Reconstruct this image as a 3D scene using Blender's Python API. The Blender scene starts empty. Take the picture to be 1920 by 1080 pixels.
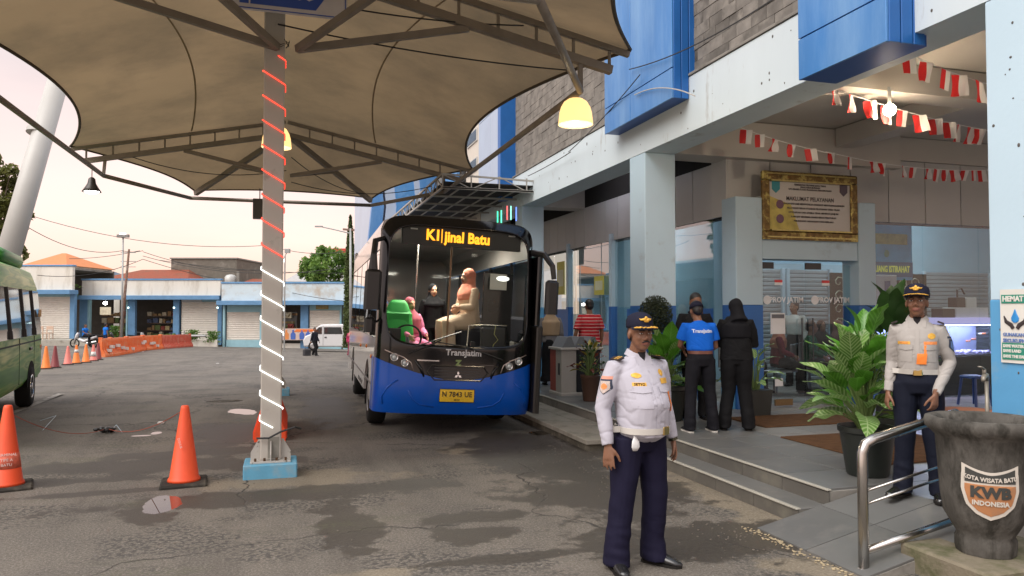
import bpy, bmesh, math, random
from mathutils import Vector, Matrix, noise
from mathutils.bvhtree import BVHTree
random.seed(7)
R = math.radians
S = bpy.context.scene
COL = S.collection
# ------------------------------------------------------------------ camera
YAW = R(16.9); FPX = 1400.0; CH = 1.72; PITCH = math.atan(42/FPX)
cd = bpy.data.cameras.new('camera'); cam = bpy.data.objects.new('camera', cd); COL.objects.link(cam)
cam.location = (0, 0, CH); cam.rotation_euler = (R(90)+PITCH, 0, -YAW)
cd.sensor_width = 36; cd.lens = 36*FPX/1920; cd.clip_start = .05; cd.clip_end = 1500
S.camera = cam
S.render.resolution_x = 1024; S.render.resolution_y = 576
# ------------------------------------------------------------------ sky: hazy overcast evening over a Nishita sky
SUN_EL, SUN_AZ = R(50), R(-118)          # azimuth from +Y, clockwise; light comes from the open yard, left and behind
w = bpy.data.worlds.new('World'); S.world = w; w.use_nodes = True
nt = w.node_tree; nt.nodes.clear(); N = nt.nodes.new; L = nt.links.new
out = N('ShaderNodeOutputWorld'); add = N('ShaderNodeAddShader')
sky = N('ShaderNodeTexSky'); sky.sky_type = 'NISHITA'; sky.sun_disc = False
sky.sun_elevation = SUN_EL; sky.sun_rotation = SUN_AZ; sky.dust_density = 3.0
bg1 = N('ShaderNodeBackground'); bg1.inputs[1].default_value = .05; sky.air_density = .6
L(sky.outputs[0], bg1.inputs[0])
tc = N('ShaderNodeTexCoord'); sep = N('ShaderNodeSeparateXYZ'); L(tc.outputs['Generated'], sep.inputs[0])
ramp = N('ShaderNodeValToRGB'); L(sep.outputs[2], ramp.inputs[0])
e = ramp.color_ramp.elements
e[0].position = 0; e[0].color = (.76, .50, .375, 1); e[1].position = 1; e[1].color = (1.05, 1.05, 1.08, 1)
for p_, c_ in ((.08, (.75, .50, .375, 1)), (.27, (.60, .475, .41, 1)), (.5, (.84, .78, .74, 1))):
    q = e.new(p_); q.color = c_
mp = N('ShaderNodeMapping'); mp.inputs['Scale'].default_value = (1, 1, 4.5); L(tc.outputs['Generated'], mp.inputs[0])
nz = N('ShaderNodeTexNoise'); nz.inputs['Scale'].default_value = 1.7; nz.inputs['Detail'].default_value = 5; L(mp.outputs[0], nz.inputs[0])
mr = N('ShaderNodeMapRange'); mr.inputs[1].default_value = .3; mr.inputs[2].default_value = .7; mr.inputs[3].default_value = .84; mr.inputs[4].default_value = 1.1
L(nz.outputs[0], mr.inputs[0])
vm = N('ShaderNodeVectorMath'); vm.operation = 'SCALE'; L(ramp.outputs[0], vm.inputs[0]); L(mr.outputs[0], vm.inputs['Scale'])
bg2 = N('ShaderNodeBackground'); bg2.inputs[1].default_value = .97; L(vm.outputs[0], bg2.inputs[0])
L(bg1.outputs[0], add.inputs[0]); L(bg2.outputs[0], add.inputs[1]); L(add.outputs[0], out.inputs[0])
# ------------------------------------------------------------------ sun through cloud
sd = bpy.data.lights.new('sun', 'SUN'); sd.energy = 1.5; sd.angle = R(50); sd.color = (1, .97, .93)
sun = bpy.data.objects.new('sun', sd); COL.objects.link(sun)
sdir = Vector((math.sin(SUN_AZ)*math.cos(SUN_EL), math.cos(SUN_AZ)*math.cos(SUN_EL), math.sin(SUN_EL)))
sun.rotation_euler = sdir.to_track_quat('Z', 'Y').to_euler()
S.view_settings.view_transform = 'Standard'; S.view_settings.look = 'None'
S.view_settings.exposure = 0.62; S.view_settings.gamma = 1; S.view_settings.use_curve_mapping = False

# ------------------------------------------------------------------ helpers
SA, CA = math.sin(YAW), math.cos(YAW)
FW = Vector((SA*math.cos(PITCH), CA*math.cos(PITCH), math.sin(PITCH))); RT = Vector((CA, -SA, 0)); UP = RT.cross(FW)
CAMP = Vector((0, 0, CH))
def ray(px, py): return FW + RT*((px-960)/FPX) - UP*((py-540)/FPX)
def onZ(px, py, z=0.):
    r = ray(px, py); return CAMP + r*((z-CH)/r.z)
def onX(px, py, x):
    r = ray(px, py); return CAMP + r*(x/r.x)
def onY(px, py, y):
    r = ray(px, py); return CAMP + r*(y/r.y)
def cf(lat, D, z=0.): return Vector((lat*CA + D*SA, D*CA - lat*SA, z))
def smax(t): return t if t > 1.5 else (0 if t < -1.5 else (t+1.5)**2/6)
def gz(x, y):
    D = x*SA + y*CA; lat = x*CA - y*SA
    f = smax(D-15)
    if D > 75: f = 60
    return -.02*f - .0005*f*min(20, max(0, lat+30))
def onG(px, py):
    r = ray(px, py); p = CAMP.copy(); t = 1
    while t < 140:
        p = CAMP + r*t
        if p.z <= gz(p.x, p.y): break
        t += .05
    p.z = gz(p.x, p.y); return p
def atD(px, py, D):
    return CAMP + ray(px, py)*D

def tag(o, label=None, cat=None, group=None, kind=None):
    if label: o['label'] = label
    if cat: o['category'] = cat
    if group: o['group'] = group
    if kind: o['kind'] = kind
    return o
def empty(name, loc=(0, 0, 0), rz=0, label=None, cat=None, group=None, rot=None):
    o = bpy.data.objects.new(name, None); COL.objects.link(o); o.location = loc
    o.rotation_euler = rot if rot else (0, 0, rz); o.empty_display_size = .1
    return tag(o, label, cat, group)
def inst(src, name, parent=None, loc=(0, 0, 0), rot=(0, 0, 0), sc=(1, 1, 1), mat=None):
    o = bpy.data.objects.new(name, src); COL.objects.link(o); o.parent = parent
    o.location = loc; o.rotation_euler = rot; o.scale = sc
    return o
TS = bpy.data.scenes.new('scratch'); TVL = TS.view_layers[0]
def evalmesh(o):
    TS.collection.objects.link(o); TVL.update(); dg = TVL.depsgraph
    me = bpy.data.meshes.new_from_object(o.evaluated_get(dg), preserve_all_data_layers=False, depsgraph=dg)
    bpy.data.objects.remove(o); return me
def children_of(o): return [c for c in bpy.data.objects if c.parent == o]
def dup(root, loc=None, rz=None, label=None, group=None):
    r = root.copy(); COL.objects.link(r)
    if loc is not None: r.location = loc
    if rz is not None: r.rotation_euler = (root.rotation_euler[0], root.rotation_euler[1], rz)
    if label: r['label'] = label
    if group: r['group'] = group
    for ch in root.children:
        c = ch.copy(); COL.objects.link(c); c.parent = r
        for g_ in ch.children:
            d = g_.copy(); COL.objects.link(d); d.parent = c
    return r

class MB:
    def __init__(s): s.v = []; s.f = []; s.m = Matrix.Identity(4); s.mi = []; s.cur = 0
    def add(s, vs, fs):
        b = len(s.v)
        for v in vs: s.v.append(tuple(s.m @ Vector(v)))
        for f in fs: s.f.append(tuple(i+b for i in f)); s.mi.append(s.cur)
        return s
    def box(s, x0, x1, y0, y1, z0, z1):
        vs = [(x0,y0,z0),(x1,y0,z0),(x1,y1,z0),(x0,y1,z0),(x0,y0,z1),(x1,y0,z1),(x1,y1,z1),(x0,y1,z1)]
        return s.add(vs, [(0,3,2,1),(4,5,6,7),(0,1,5,4),(1,2,6,5),(2,3,7,6),(3,0,4,7)])
    def bbox(s, x0, x1, y0, y1, z0, z1, b=.01):
        # box with chamfered vertical and top edges
        b = min(b, (x1-x0)/2.01, (y1-y0)/2.01, (z1-z0)/2.01)
        def ringp(i, z): return [(x0+b,y0+i,z),(x1-b,y0+i,z),(x1-i,y0+b,z),(x1-i,y1-b,z),(x1-b,y1-i,z),(x0+b,y1-i,z),(x0+i,y1-b,z),(x0+i,y0+b,z)]
        rs = [ringp(b, z0) if 0 else ringp(0, z0), ringp(0, z1-b), ringp(b*.98, z1)]
        vs = sum(rs, []); fs = [tuple(range(7, -1, -1)), tuple(range(16, 24))]
        for k in range(2):
            for i in range(8): j = (i+1) % 8; fs.append((k*8+i, k*8+j, k*8+8+j, k*8+8+i))
        return s.add(vs, fs)
    def prism(s, poly, y0, y1, ax='y'):
        # poly in (x,z) extruded along y; ax 'x': poly (y,z) along x; 'z': poly (x,y) along z
        n = len(poly); vs = []
        for t in (y0, y1):
            for a, b in poly:
                vs.append((a, t, b) if ax == 'y' else ((t, a, b) if ax == 'x' else (a, b, t)))
        ar = sum(poly[i][0]*poly[(i+1) % n][1]-poly[(i+1) % n][0]*poly[i][1] for i in range(n))
        fl = (ar > 0) if ax != 'y' else (ar < 0)
        if y1 < y0: fl = not fl
        r = list(range(n))
        fs = [tuple(r[::-1]), tuple(i+n for i in r)] + [(i, (i+1) % n, (i+1) % n+n, i+n) for i in range(n)]
        if not fl: fs = [tuple(f[::-1]) for f in fs]
        return s.add(vs, fs)
    def loft(s, pts, rad, n=12, ref=None, cap=True, power=2.0):
        # tube through pts; rad: number or (a,b) per point; a along side axis, b along the other
        pts = [Vector(p) for p in pts]; k = len(pts)
        if not isinstance(rad, (list, tuple)): rad = [rad]*k
        vs = []; prev = None
        for i, p in enumerate(pts):
            t = (pts[min(i+1, k-1)]-pts[max(i-1, 0)])
            t = t.normalized() if t.length > 1e-9 else Vector((0, 0, 1))
            if ref is not None: u = Vector(ref)
            elif prev is not None: u = prev
            else: u = Vector((1, 0, 0)) if abs(t.x) < .8 else Vector((0, 1, 0))
            u = (u - t*u.dot(t))
            if u.length < 1e-5: u = t.orthogonal()
            u.normalize(); v = t.cross(u); prev = u
            r = rad[i]; a, b = (r if isinstance(r, (list, tuple)) else (r, r))
            for j in range(n):
                th = 2*math.pi*j/n; c, d = math.cos(th), math.sin(th)
                if power != 2.0:
                    c = math.copysign(abs(c)**(2/power), c); d = math.copysign(abs(d)**(2/power), d)
                vs.append(p + u*(a*c) + v*(b*d))
        fs = []
        for i in range(k-1):
            for j in range(n):
                q = (j+1) % n; fs.append((i*n+j, i*n+q, (i+1)*n+q, (i+1)*n+j))
        if cap: fs.append(tuple(range(n-1, -1, -1))); fs.append(tuple((k-1)*n+j for j in range(n)))
        return s.add(vs, fs)
    def cyl(s, p0, p1, r, r1=None, n=12): return s.loft([p0, p1], [r, r if r1 is None else r1], n)
    def beam(s, p0, p1, w_, h_):
        # rectangular bar, width horizontal
        p0 = Vector(p0); p1 = Vector(p1); t = (p1-p0).normalized()
        u = t.cross(Vector((0, 0, 1)))
        if u.length < 1e-4: u = Vector((1, 0, 0))
        u.normalize(); v = u.cross(t)
        vs = []
        for p in (p0, p1):
            for a, b in ((-1,-1),(1,-1),(1,1),(-1,1)): vs.append(p + u*(a*w_/2) + v*(b*h_/2))
        return s.add(vs, [(0,3,2,1),(4,5,6,7),(0,1,5,4),(1,2,6,5),(2,3,7,6),(3,0,4,7)][0:6])
    def lathe(s, prof, c=(0, 0, 0), n=24, cap=True):
        vs = []; k = len(prof)
        for r, z in prof:
            for j in range(n):
                th = 2*math.pi*j/n; vs.append((c[0]+r*math.cos(th), c[1]+r*math.sin(th), c[2]+z))
        fs = []
        for i in range(k-1):
            for j in range(n):
                q = (j+1) % n; fs.append((i*n+j, i*n+q, (i+1)*n+q, (i+1)*n+j))
        if cap: fs.append(tuple(range(n-1, -1, -1))); fs.append(tuple((k-1)*n+j for j in range(n)))
        return s.add(vs, fs)
    def ell(s, c, r, n=14, k=9):
        r = r if isinstance(r, (list, tuple)) else (r, r, r)
        vs = [(c[0], c[1], c[2]-r[2])]
        for i in range(1, k):
            ph = math.pi*i/k - math.pi/2
            for j in range(n):
                th = 2*math.pi*j/n
                vs.append((c[0]+r[0]*math.cos(ph)*math.cos(th), c[1]+r[1]*math.cos(ph)*math.sin(th), c[2]+r[2]*math.sin(ph)))
        vs.append((c[0], c[1], c[2]+r[2])); fs = []
        for j in range(n):
            q = (j+1) % n; fs.append((0, 1+q, 1+j)); fs.append((len(vs)-1, 1+(k-2)*n+j, 1+(k-2)*n+q))
        for i in range(k-2):
            for j in range(n):
                q = (j+1) % n; fs.append((1+i*n+j, 1+i*n+q, 1+(i+1)*n+q, 1+(i+1)*n+j))
        return s.add(vs, fs)
    def grid(s, fn, nu, nv, thick=None):
        # surface fn(u,v) u,v in 0..1
        vs = [fn(i/nu, j/nv) for j in range(nv+1) for i in range(nu+1)]
        fs = [(j*(nu+1)+i, j*(nu+1)+i+1, (j+1)*(nu+1)+i+1, (j+1)*(nu+1)+i) for j in range(nv) for i in range(nu)]
        return s.add(vs, fs)
    def mesh(s, name, smooth=False):
        me = bpy.data.meshes.new(name); me.from_pydata(s.v, [], s.f)
        if smooth: me.polygons.foreach_set('use_smooth', [True]*len(me.polygons))
        me.update(); return me
    def build(s, name, mat, parent=None, smooth=False, loc=None, auto=None):
        me = s.mesh(name, smooth)
        mats = mat if isinstance(mat, (list, tuple)) else [mat]
        for m in mats: me.materials.append(m)
        if len(mats) > 1: me.polygons.foreach_set('material_index', s.mi)
        o = bpy.data.objects.new(name, me); COL.objects.link(o); o.parent = parent
        if loc is not None: o.location = loc
        if auto is not None:
            o.data.polygons.foreach_set('use_smooth', [True]*len(me.polygons))
            try: me.set_sharp_from_angle(angle=R(auto))
            except Exception: pass
        return o
def obj_of(me, name, mat, parent=None):
    me.materials.clear()
    for m in (mat if isinstance(mat, (list, tuple)) else [mat]): me.materials.append(m)
    o = bpy.data.objects.new(name, me); COL.objects.link(o); o.parent = parent
    return o
def remesh(mb, vox, smooth=3, disp=None, name='body', fac=.5):
    me = mb.mesh('tmp'); o = bpy.data.objects.new('tmp', me)
    m = o.modifiers.new('r', 'REMESH'); m.mode = 'VOXEL'; m.voxel_size = vox; m.use_smooth_shade = True
    if smooth: q = o.modifiers.new('s', 'SMOOTH'); q.factor = fac; q.iterations = smooth
    r = evalmesh(o); bpy.data.meshes.remove(me)
    r.name = name
    if disp:
        co = [v.co.copy() for v in r.vertices]; no = [v.normal.copy() for v in r.vertices]; fl = []
        for c, n_ in zip(co, no): fl.extend(c + n_*(disp(c) or 0))
        r.vertices.foreach_set('co', fl)
    r.polygons.foreach_set('use_smooth', [True]*len(r.polygons)); r.update()
    return r
def textmesh(body, size, ext=.002, align='CENTER', bold=0, space=1.0, shear=0):
    c = bpy.data.curves.new('t', 'FONT'); c.body = body; c.size = size; c.extrude = ext; c.align_x = align; c.align_y = 'CENTER'
    c.offset = bold; c.space_character = space; c.resolution_u = 2; c.shear = shear
    o = bpy.data.objects.new('t', c)
    me = evalmesh(o); bpy.data.curves.remove(c)
    return me
def text(name, body, size, mat, parent, loc, rot=(R(90), 0, 0), ext=.002, align='CENTER', bold=0, space=1.0, sx=1, shear=0):
    me = textmesh(body, size, ext, align, bold, space, shear); o = obj_of(me, name, mat, parent)
    o.location = loc; o.rotation_euler = rot; o.scale = (sx, 1, 1); return o

# ------------------------------------------------------------------ materials
MATS = {}
def M(name, col, rough=.6, metal=0, var=.15, scale=3, bump=.0, bscale=60, dirt=None, dscale=1.5, dlo=.5, dhi=.7, coat=0, spec=.5,
      st=(1, 1, 1), rnd=0, sss=0, trans=0):
    if name in MATS: return MATS[name]
    if rough >= .7 and spec == .5: spec = .12
    m = bpy.data.materials.new(name); m.use_nodes = True; t = m.node_tree; n = t.nodes; l = t.links
    b = n['Principled BSDF']; b.inputs['Roughness'].default_value = rough; b.inputs['Metallic'].default_value = metal
    b.inputs['Coat Weight'].default_value = coat; b.inputs['Coat Roughness'].default_value = .05
    b.inputs['Specular IOR Level'].default_value = spec
    if sss: b.inputs['Subsurface Weight'].default_value = sss; b.inputs['Subsurface Radius'].default_value = (.01, .004, .002)
    tc = n.new('ShaderNodeTexCoord'); mp = n.new('ShaderNodeMapping'); mp.inputs['Scale'].default_value = st
    l.new(tc.outputs['Object'], mp.inputs[0]); vec = mp.outputs[0]
    if rnd:
        oi = n.new('ShaderNodeObjectInfo'); va = n.new('ShaderNodeVectorMath'); va.operation = 'SCALE'; va.inputs[0].default_value = (31, 17, 23)
        l.new(oi.outputs['Random'], va.inputs['Scale']); vb = n.new('ShaderNodeVectorMath'); l.new(vec, vb.inputs[0]); l.new(va.outputs[0], vb.inputs[1]); vec = vb.outputs[0]
    nz = n.new('ShaderNodeTexNoise'); nz.inputs['Scale'].default_value = scale; nz.inputs['Detail'].default_value = 6; l.new(vec, nz.inputs[0])
    mx = n.new('ShaderNodeMix'); mx.data_type = 'RGBA'; l.new(nz.outputs[0], mx.inputs[0])
    mx.inputs[6].default_value = tuple(c*(1-var*1.6) for c in col)+(1,); mx.inputs[7].default_value = tuple(min(1, c*(1+var*1.4)) for c in col)+(1,)
    o = mx.outputs[2]
    if rnd:
        hv = n.new('ShaderNodeHueSaturation'); mr_ = n.new('ShaderNodeMapRange'); mr_.inputs[3].default_value = 1-rnd; mr_.inputs[4].default_value = 1+rnd
        l.new(oi.outputs['Random'], mr_.inputs[0]); l.new(mr_.outputs[0], hv.inputs['Value']); l.new(o, hv.inputs['Color']); o = hv.outputs[0]
    if dirt:
        n2 = n.new('ShaderNodeTexNoise'); n2.inputs['Scale'].default_value = dscale; n2.inputs['Detail'].default_value = 8; n2.inputs['Roughness'].default_value = .65
        l.new(vec, n2.inputs[0]); r2 = n.new('ShaderNodeMapRange'); r2.inputs[1].default_value = dlo; r2.inputs[2].default_value = dhi; l.new(n2.outputs[0], r2.inputs[0])
        m2 = n.new('ShaderNodeMix'); m2.data_type = 'RGBA'; l.new(r2.outputs[0], m2.inputs[0]); l.new(o, m2.inputs[6]); m2.inputs[7].default_value = tuple(dirt)+(1,); o = m2.outputs[2]
    l.new(o, b.inputs['Base Color'])
    if bump:
        n3 = n.new('ShaderNodeTexNoise'); n3.inputs['Scale'].default_value = bscale; n3.inputs['Detail'].default_value = 4; l.new(vec, n3.inputs[0])
        bp = n.new('ShaderNodeBump'); bp.inputs['Strength'].default_value = bump; bp.inputs['Distance'].default_value = .01
        l.new(n3.outputs[0], bp.inputs['Height']); l.new(bp.outputs[0], b.inputs['Normal'])
    if trans:
        tr = n.new('ShaderNodeBsdfTranslucent'); l.new(o, tr.inputs[0]); ms = n.new('ShaderNodeMixShader'); ms.inputs[0].default_value = trans
        l.new(b.outputs[0], ms.inputs[1]); l.new(tr.outputs[0], ms.inputs[2]); l.new(ms.outputs[0], n['Material Output'].inputs[0])
    MATS[name] = m; return m
def EM(name, col, st):
    if name in MATS: return MATS[name]
    m = bpy.data.materials.new(name); m.use_nodes = True; t = m.node_tree; b = t.nodes['Principled BSDF']
    b.inputs['Base Color'].default_value = (.1, .1, .1, 1); b.inputs['Emission Color'].default_value = tuple(col)+(1,); b.inputs['Emission Strength'].default_value = st
    MATS[name] = m; return m
def GLASS(name, tint=(.9, .95, .95), refl=1.0, base=.0, rough=.01, wav=0):
    if name in MATS: return MATS[name]
    m = bpy.data.materials.new(name); m.use_nodes = True; t = m.node_tree; n = t.nodes; l = t.links; n.remove(n['Principled BSDF'])
    tr = n.new('ShaderNodeBsdfTransparent'); tr.inputs[0].default_value = tuple(tint)+(1,)
    gl = n.new('ShaderNodeBsdfGlossy'); gl.inputs['Roughness'].default_value = rough; gl.inputs[0].default_value = (.95, .97, 1, 1)
    fr = n.new('ShaderNodeFresnel'); fr.inputs[0].default_value = 1.52
    ma = n.new('ShaderNodeMath'); ma.operation = 'MULTIPLY_ADD'; ma.inputs[1].default_value = refl; ma.inputs[2].default_value = base; ma.use_clamp = True
    gg = n.new('ShaderNodeNewGeometry'); ib = n.new('ShaderNodeMath'); ib.operation = 'SUBTRACT'; ib.inputs[0].default_value = 1; l.new(gg.outputs['Backfacing'], ib.inputs[1]); mm_ = n.new('ShaderNodeMath'); mm_.operation = 'MULTIPLY'; l.new(fr.outputs[0], ma.inputs[0]); l.new(ma.outputs[0], mm_.inputs[0]); l.new(ib.outputs[0], mm_.inputs[1]); ms = n.new('ShaderNodeMixShader'); l.new(mm_.outputs[0], ms.inputs[0]); l.new(tr.outputs[0], ms.inputs[1]); l.new(gl.outputs[0], ms.inputs[2])
    if wav:
        nz = n.new('ShaderNodeTexNoise'); nz.inputs['Scale'].default_value = 1.3; bp = n.new('ShaderNodeBump'); bp.inputs['Strength'].default_value = wav; bp.inputs['Distance'].default_value = .02
        l.new(nz.outputs[0], bp.inputs['Height']); l.new(bp.outputs[0], gl.inputs['Normal'])
    l.new(ms.outputs[0], n['Material Output'].inputs[0]); MATS[name] = m; return m

white_paint = M('white_wall_paint', (.60, .68, .71), .65, var=.06, scale=1.2, bump=.15, bscale=25, dirt=(.36, .35, .32), dscale=2.6, dlo=.6, dhi=.78, st=(1.5, 1.5, .45))
pale_blue = M('pale_blue_paint', (.46, .60, .68), .6, var=.05, scale=1.0, bump=.1, bscale=25, dirt=(.32, .33, .33), dscale=2.0, dlo=.62, dhi=.85)
mid_blue = M('blue_dado_paint', (.025, .12, .36), .5, var=.1, scale=2, bump=.08, bscale=30, dirt=(.10, .16, .22), dscale=2.5, dlo=.6, dhi=.8)
sky_blue = M('sky_blue_dado_paint', (.10, .33, .58), .55, var=.12, scale=2, bump=.1, bscale=25, dirt=(.22, .36, .45), dscale=3, dlo=.55, dhi=.75)
clad_blue = M('blue_metal_cladding', (.045, .20, .50), .42, .1, var=.12, scale=1.5, dirt=(.15, .32, .58), dscale=1.3, dlo=.40, dhi=.72, st=(1, 1.8, .35))
clad_deep = M('deep_blue_metal', (.010, .09, .36), .4, .1, var=.15, scale=1.5)
clad_pale = M('pale_metal_cladding', (.42, .50, .62), .4, .1, var=.08, scale=1.2)
ceil_m = M('ceiling_paint', (.52, .49, .45), .8, var=.05, scale=1)
panel_m = M('aluminium_panel', (.43, .43, .42), .5, .0, var=.05, scale=1.5, rnd=.06)
dark_gap = M('dark_joint', (.03, .028, .026), .8)
stone_m = M('andesite_cladding', (.175, .162, .145), .85, var=.4, scale=5, bump=.4, bscale=18, rnd=.36, dirt=(.31, .285, .25), dscale=3, dlo=.5, dhi=.75)
conc = M('concrete', (.24, .225, .20), .85, var=.2, scale=2.5, bump=.5, bscale=30, dirt=(.11, .10, .085), dscale=2, dlo=.5, dhi=.7)
tile_dark = M('grey_floor_tile', (.135, .135, .13), .38, var=.12, scale=3, bump=.05, bscale=40, rnd=.10, dirt=(.19, .18, .165), dscale=2.5, dlo=.5, dhi=.75)
tile_lite = M('light_floor_tile', (.20, .19, .175), .35, var=.1, scale=3, rnd=.06, dirt=(.15, .14, .13), dscale=2, dlo=.5, dhi=.8)
nosing = M('tile_nosing', (.36, .34, .29), .5)
grout = M('grout', (.10, .095, .085), .9)
steel_dark = M('painted_steel_brown', (.23, .195, .155), .6, .0, var=.25, scale=4, bump=.1)
pole_m = M('pole_paint', (.46, .43, .38), .55, var=.08, scale=2, bump=.08, dirt=(.28, .26, .22), dscale=5, dlo=.6, dhi=.75)
stainless = M('stainless_steel', (.50, .48, .45), .25, 1.0, var=.1, scale=8)
glass_m = GLASS('window_glass', (.78, .86, .86), 1.8, .10, wav=.1)
glass_c = GLASS('door_glass', (.84, .90, .90), 1.0, .02)
black = M('black_plastic', (.018, .018, .019), .35)
pit_m = M('wall_pit', (.12, .11, .10), .9)
rubber = M('rubber', (.02, .02, .02), .8)
chrome = M('chrome', (.7, .7, .7), .12, 1)
white_p = M('white_plastic', (.75, .75, .74), .4)
wood = M('dark_wood', (.10, .055, .03), .6, var=.3, scale=3, st=(1, 1, 8))
skin_m = M('skin', (.21, .098, .055), .5, var=.1, scale=25, bump=.05, bscale=150, sss=.12)
lip_m = M('lips', (.23, .085, .06), .5)
hair_m = M('hair', (.010, .009, .009), .5, bump=.4, bscale=120, var=.3)
gold_m = M('gold_thread', (.72, .40, .06), .45, .3, var=.2, scale=60)
brass = M('brass', (.65, .45, .16), .28, 1)
orange_m = M('orange_fabric', (.85, .22, .03), .6)
red_m = M('red_cloth', (.62, .03, .03), .6, trans=.35)
whitecloth = M('white_cloth', (.78, .76, .74), .7, trans=.35)
black_leather = M('black_leather', (.015, .015, .016), .22, coat=.3)
leaf_dk = M('dark_leaf', (.035, .09, .022), .4, var=.4, scale=6, rnd=.4, trans=.25)
# ================================================================== GROUND
def asphalt():
    m = bpy.data.materials.new('wet_asphalt'); m.use_nodes = True; t = m.node_tree; n = t.nodes; l = t.links; b = n['Principled BSDF']
    tc = n.new('ShaderNodeTexCoord'); P0 = tc.outputs['Object']
    def noi(sc, det=6, rough=.6, st=(1, 1, 1)):
        mp = n.new('ShaderNodeMapping'); mp.inputs['Scale'].default_value = st; l.new(P0, mp.inputs[0])
        z = n.new('ShaderNodeTexNoise'); z.inputs['Scale'].default_value = sc; z.inputs['Detail'].default_value = det; z.inputs['Roughness'].default_value = rough; l.new(mp.outputs[0], z.inputs[0]); return z.outputs[0]
    def math_(op, a, b_=None, c=None, cl=False):
        x = n.new('ShaderNodeMath'); x.operation = op; x.use_clamp = cl
        for i, v in enumerate((a, b_, c)):
            if v is None: continue
            if isinstance(v, (int, float)): x.inputs[i].default_value = v
            else: l.new(v, x.inputs[i])
        return x.outputs[0]
    def rng(v, lo, hi, a=0., b_=1.):
        x = n.new('ShaderNodeMapRange'); x.inputs[1].default_value = lo; x.inputs[2].default_value = hi; x.inputs[3].default_value = a; x.inputs[4].default_value = b_; l.new(v, x.inputs[0]); return x.outputs[0]
    def mix(f, a, c):
        x = n.new('ShaderNodeMix'); x.data_type = 'RGBA'
        if isinstance(f, float): x.inputs[0].default_value = f
        else: l.new(f, x.inputs[0])
        for i, v in ((6, a), (7, c)):
            if isinstance(v, tuple): x.inputs[i].default_value = v+(1,)
            else: l.new(v, x.inputs[i])
        return x.outputs[2]
    edge = noi(1.9, 9, .68); edge2 = noi(11, 6, .65)
    en = math_('ADD', math_('MULTIPLY', edge, 3.4), math_('MULTIPLY', edge2, .5))
    def blob(c, r, ang=0, amp=1.0):
        mp = n.new('ShaderNodeMapping'); mp.vector_type = 'TEXTURE'
        mp.inputs['Location'].default_value = (c[0], c[1], 0); mp.inputs['Rotation'].default_value = (0, 0, R(ang)); mp.inputs['Scale'].default_value = (r[0], r[1], 100)
        l.new(P0, mp.inputs[0]); v = n.new('ShaderNodeVectorMath'); v.operation = 'LENGTH'; l.new(mp.outputs[0], v.inputs[0])
        return math_('SUBTRACT', math_('MULTIPLY_ADD', en, amp, 1.0-1.95*amp), v.outputs['Value'])
    def group(lst, lo, hi, amp=1.0):
        o = None
        for px, py, rx, ry, an in lst:
            q = onZ(px, py); v = blob((q.x, q.y), (rx, ry), an, amp)
            o = v if o is None else math_('MAXIMUM', o, v)
        return rng(o, lo, hi)
    wet = group([(300, 872, 1.5, .42, -8), (560, 925, 1.7, .28, 0), (60, 905, 1.2, .2, -5), (265, 965, .2, .42, 20), (430, 812, .55, 1.3, 0), (1010, 850, .8, 1.7, 5), (1130, 925, .8, .9, 5),
                 (905, 968, .55, .16, 0), (880, 1003, .35, .2, 0), (960, 1045, .7, .1, 0), (650, 985, .25, .8, 0), (1340, 1010, 1.1, .45, -8), (760, 700, 1.0, 5, 0), (620, 765, .5, 2.2, 0), (180, 925, .8, .10, 0), (350, 850, 1, .3, 10)], -.12, .10)
    pud = group([(303, 945, .15, .36, 0), (455, 772, .22, .42, 20), (425, 751, .33, .25, 0), (293, 812, .07, .12, 0), (263, 817, .14, .06, 0), (1010, 812, .14, .2, 0), (1230, 660, .3, .3, 0)], .0, .03, .35)
    tan = group([(545, 900, 1.0, .42, 0), (1345, 925, .28, 1.4, -3), (1420, 985, .2, .8, -30), (700, 1078, .35, .10, 0), (1150, 855, .5, .10, 30), (1560, 1070, .5, .2, -40), (1330, 860, .25, .8, 0), (860, 845, .2, .3, 0)], -.15, .25, 1.0)
    big = noi(.22, 4, .5); mid = noi(1.1, 8, .65, (1, .45, 1)); fine = noi(55, 3, .7); tiny = noi(190, 2, .6)
    base = mix(rng(big, .35, .65), (.128, .108, .086), (.170, .146, .118))
    base = mix(rng(mid, .38, .64), base, (.088, .077, .065))
    base = mix(rng(fine, .45, .62, 0, .6), base, (.27, .245, .21))
    base = mix(rng(tiny, .52, .64, 0, .7), base, (.045, .04, .036))
    # coarse worn aggregate showing through in patches
    agg = math_('MULTIPLY', rng(noi(.7, 5, .6, (1, 1.6, 1)), .50, .58), rng(noi(26, 2, .5), .47, .56))
    base = mix(math_('MULTIPLY', agg, .8), base, (.045, .042, .038))
    spk = n.new('ShaderNodeTexVoronoi'); spk.inputs['Scale'].default_value = 7; l.new(P0, spk.inputs[0])
    base = mix(rng(spk.outputs['Distance'], .035, .05, .75, 0), base, (.38, .36, .32))
    base = mix(math_('MULTIPLY', tan, .62), base, mix(rng(fine, .35, .7), (.19, .155, .105), (.31, .26, .185)))
    # cracks
    mp = n.new('ShaderNodeMapping'); l.new(P0, mp.inputs[0]); va = n.new('ShaderNodeVectorMath'); va.operation = 'MULTIPLY_ADD'
    nc = n.new('ShaderNodeTexNoise'); nc.inputs['Scale'].default_value = 1.5; nc.inputs['Detail'].default_value = 6; l.new(P0, nc.inputs[0])
    l.new(nc.outputs['Color'], va.inputs[0]); va.inputs[1].default_value = (.9, .9, .9); l.new(P0, va.inputs[2])
    vo = n.new('ShaderNodeTexVoronoi'); vo.feature = 'DISTANCE_TO_EDGE'; vo.inputs['Scale'].default_value = .28; l.new(va.outputs[0], vo.inputs[0])
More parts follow.
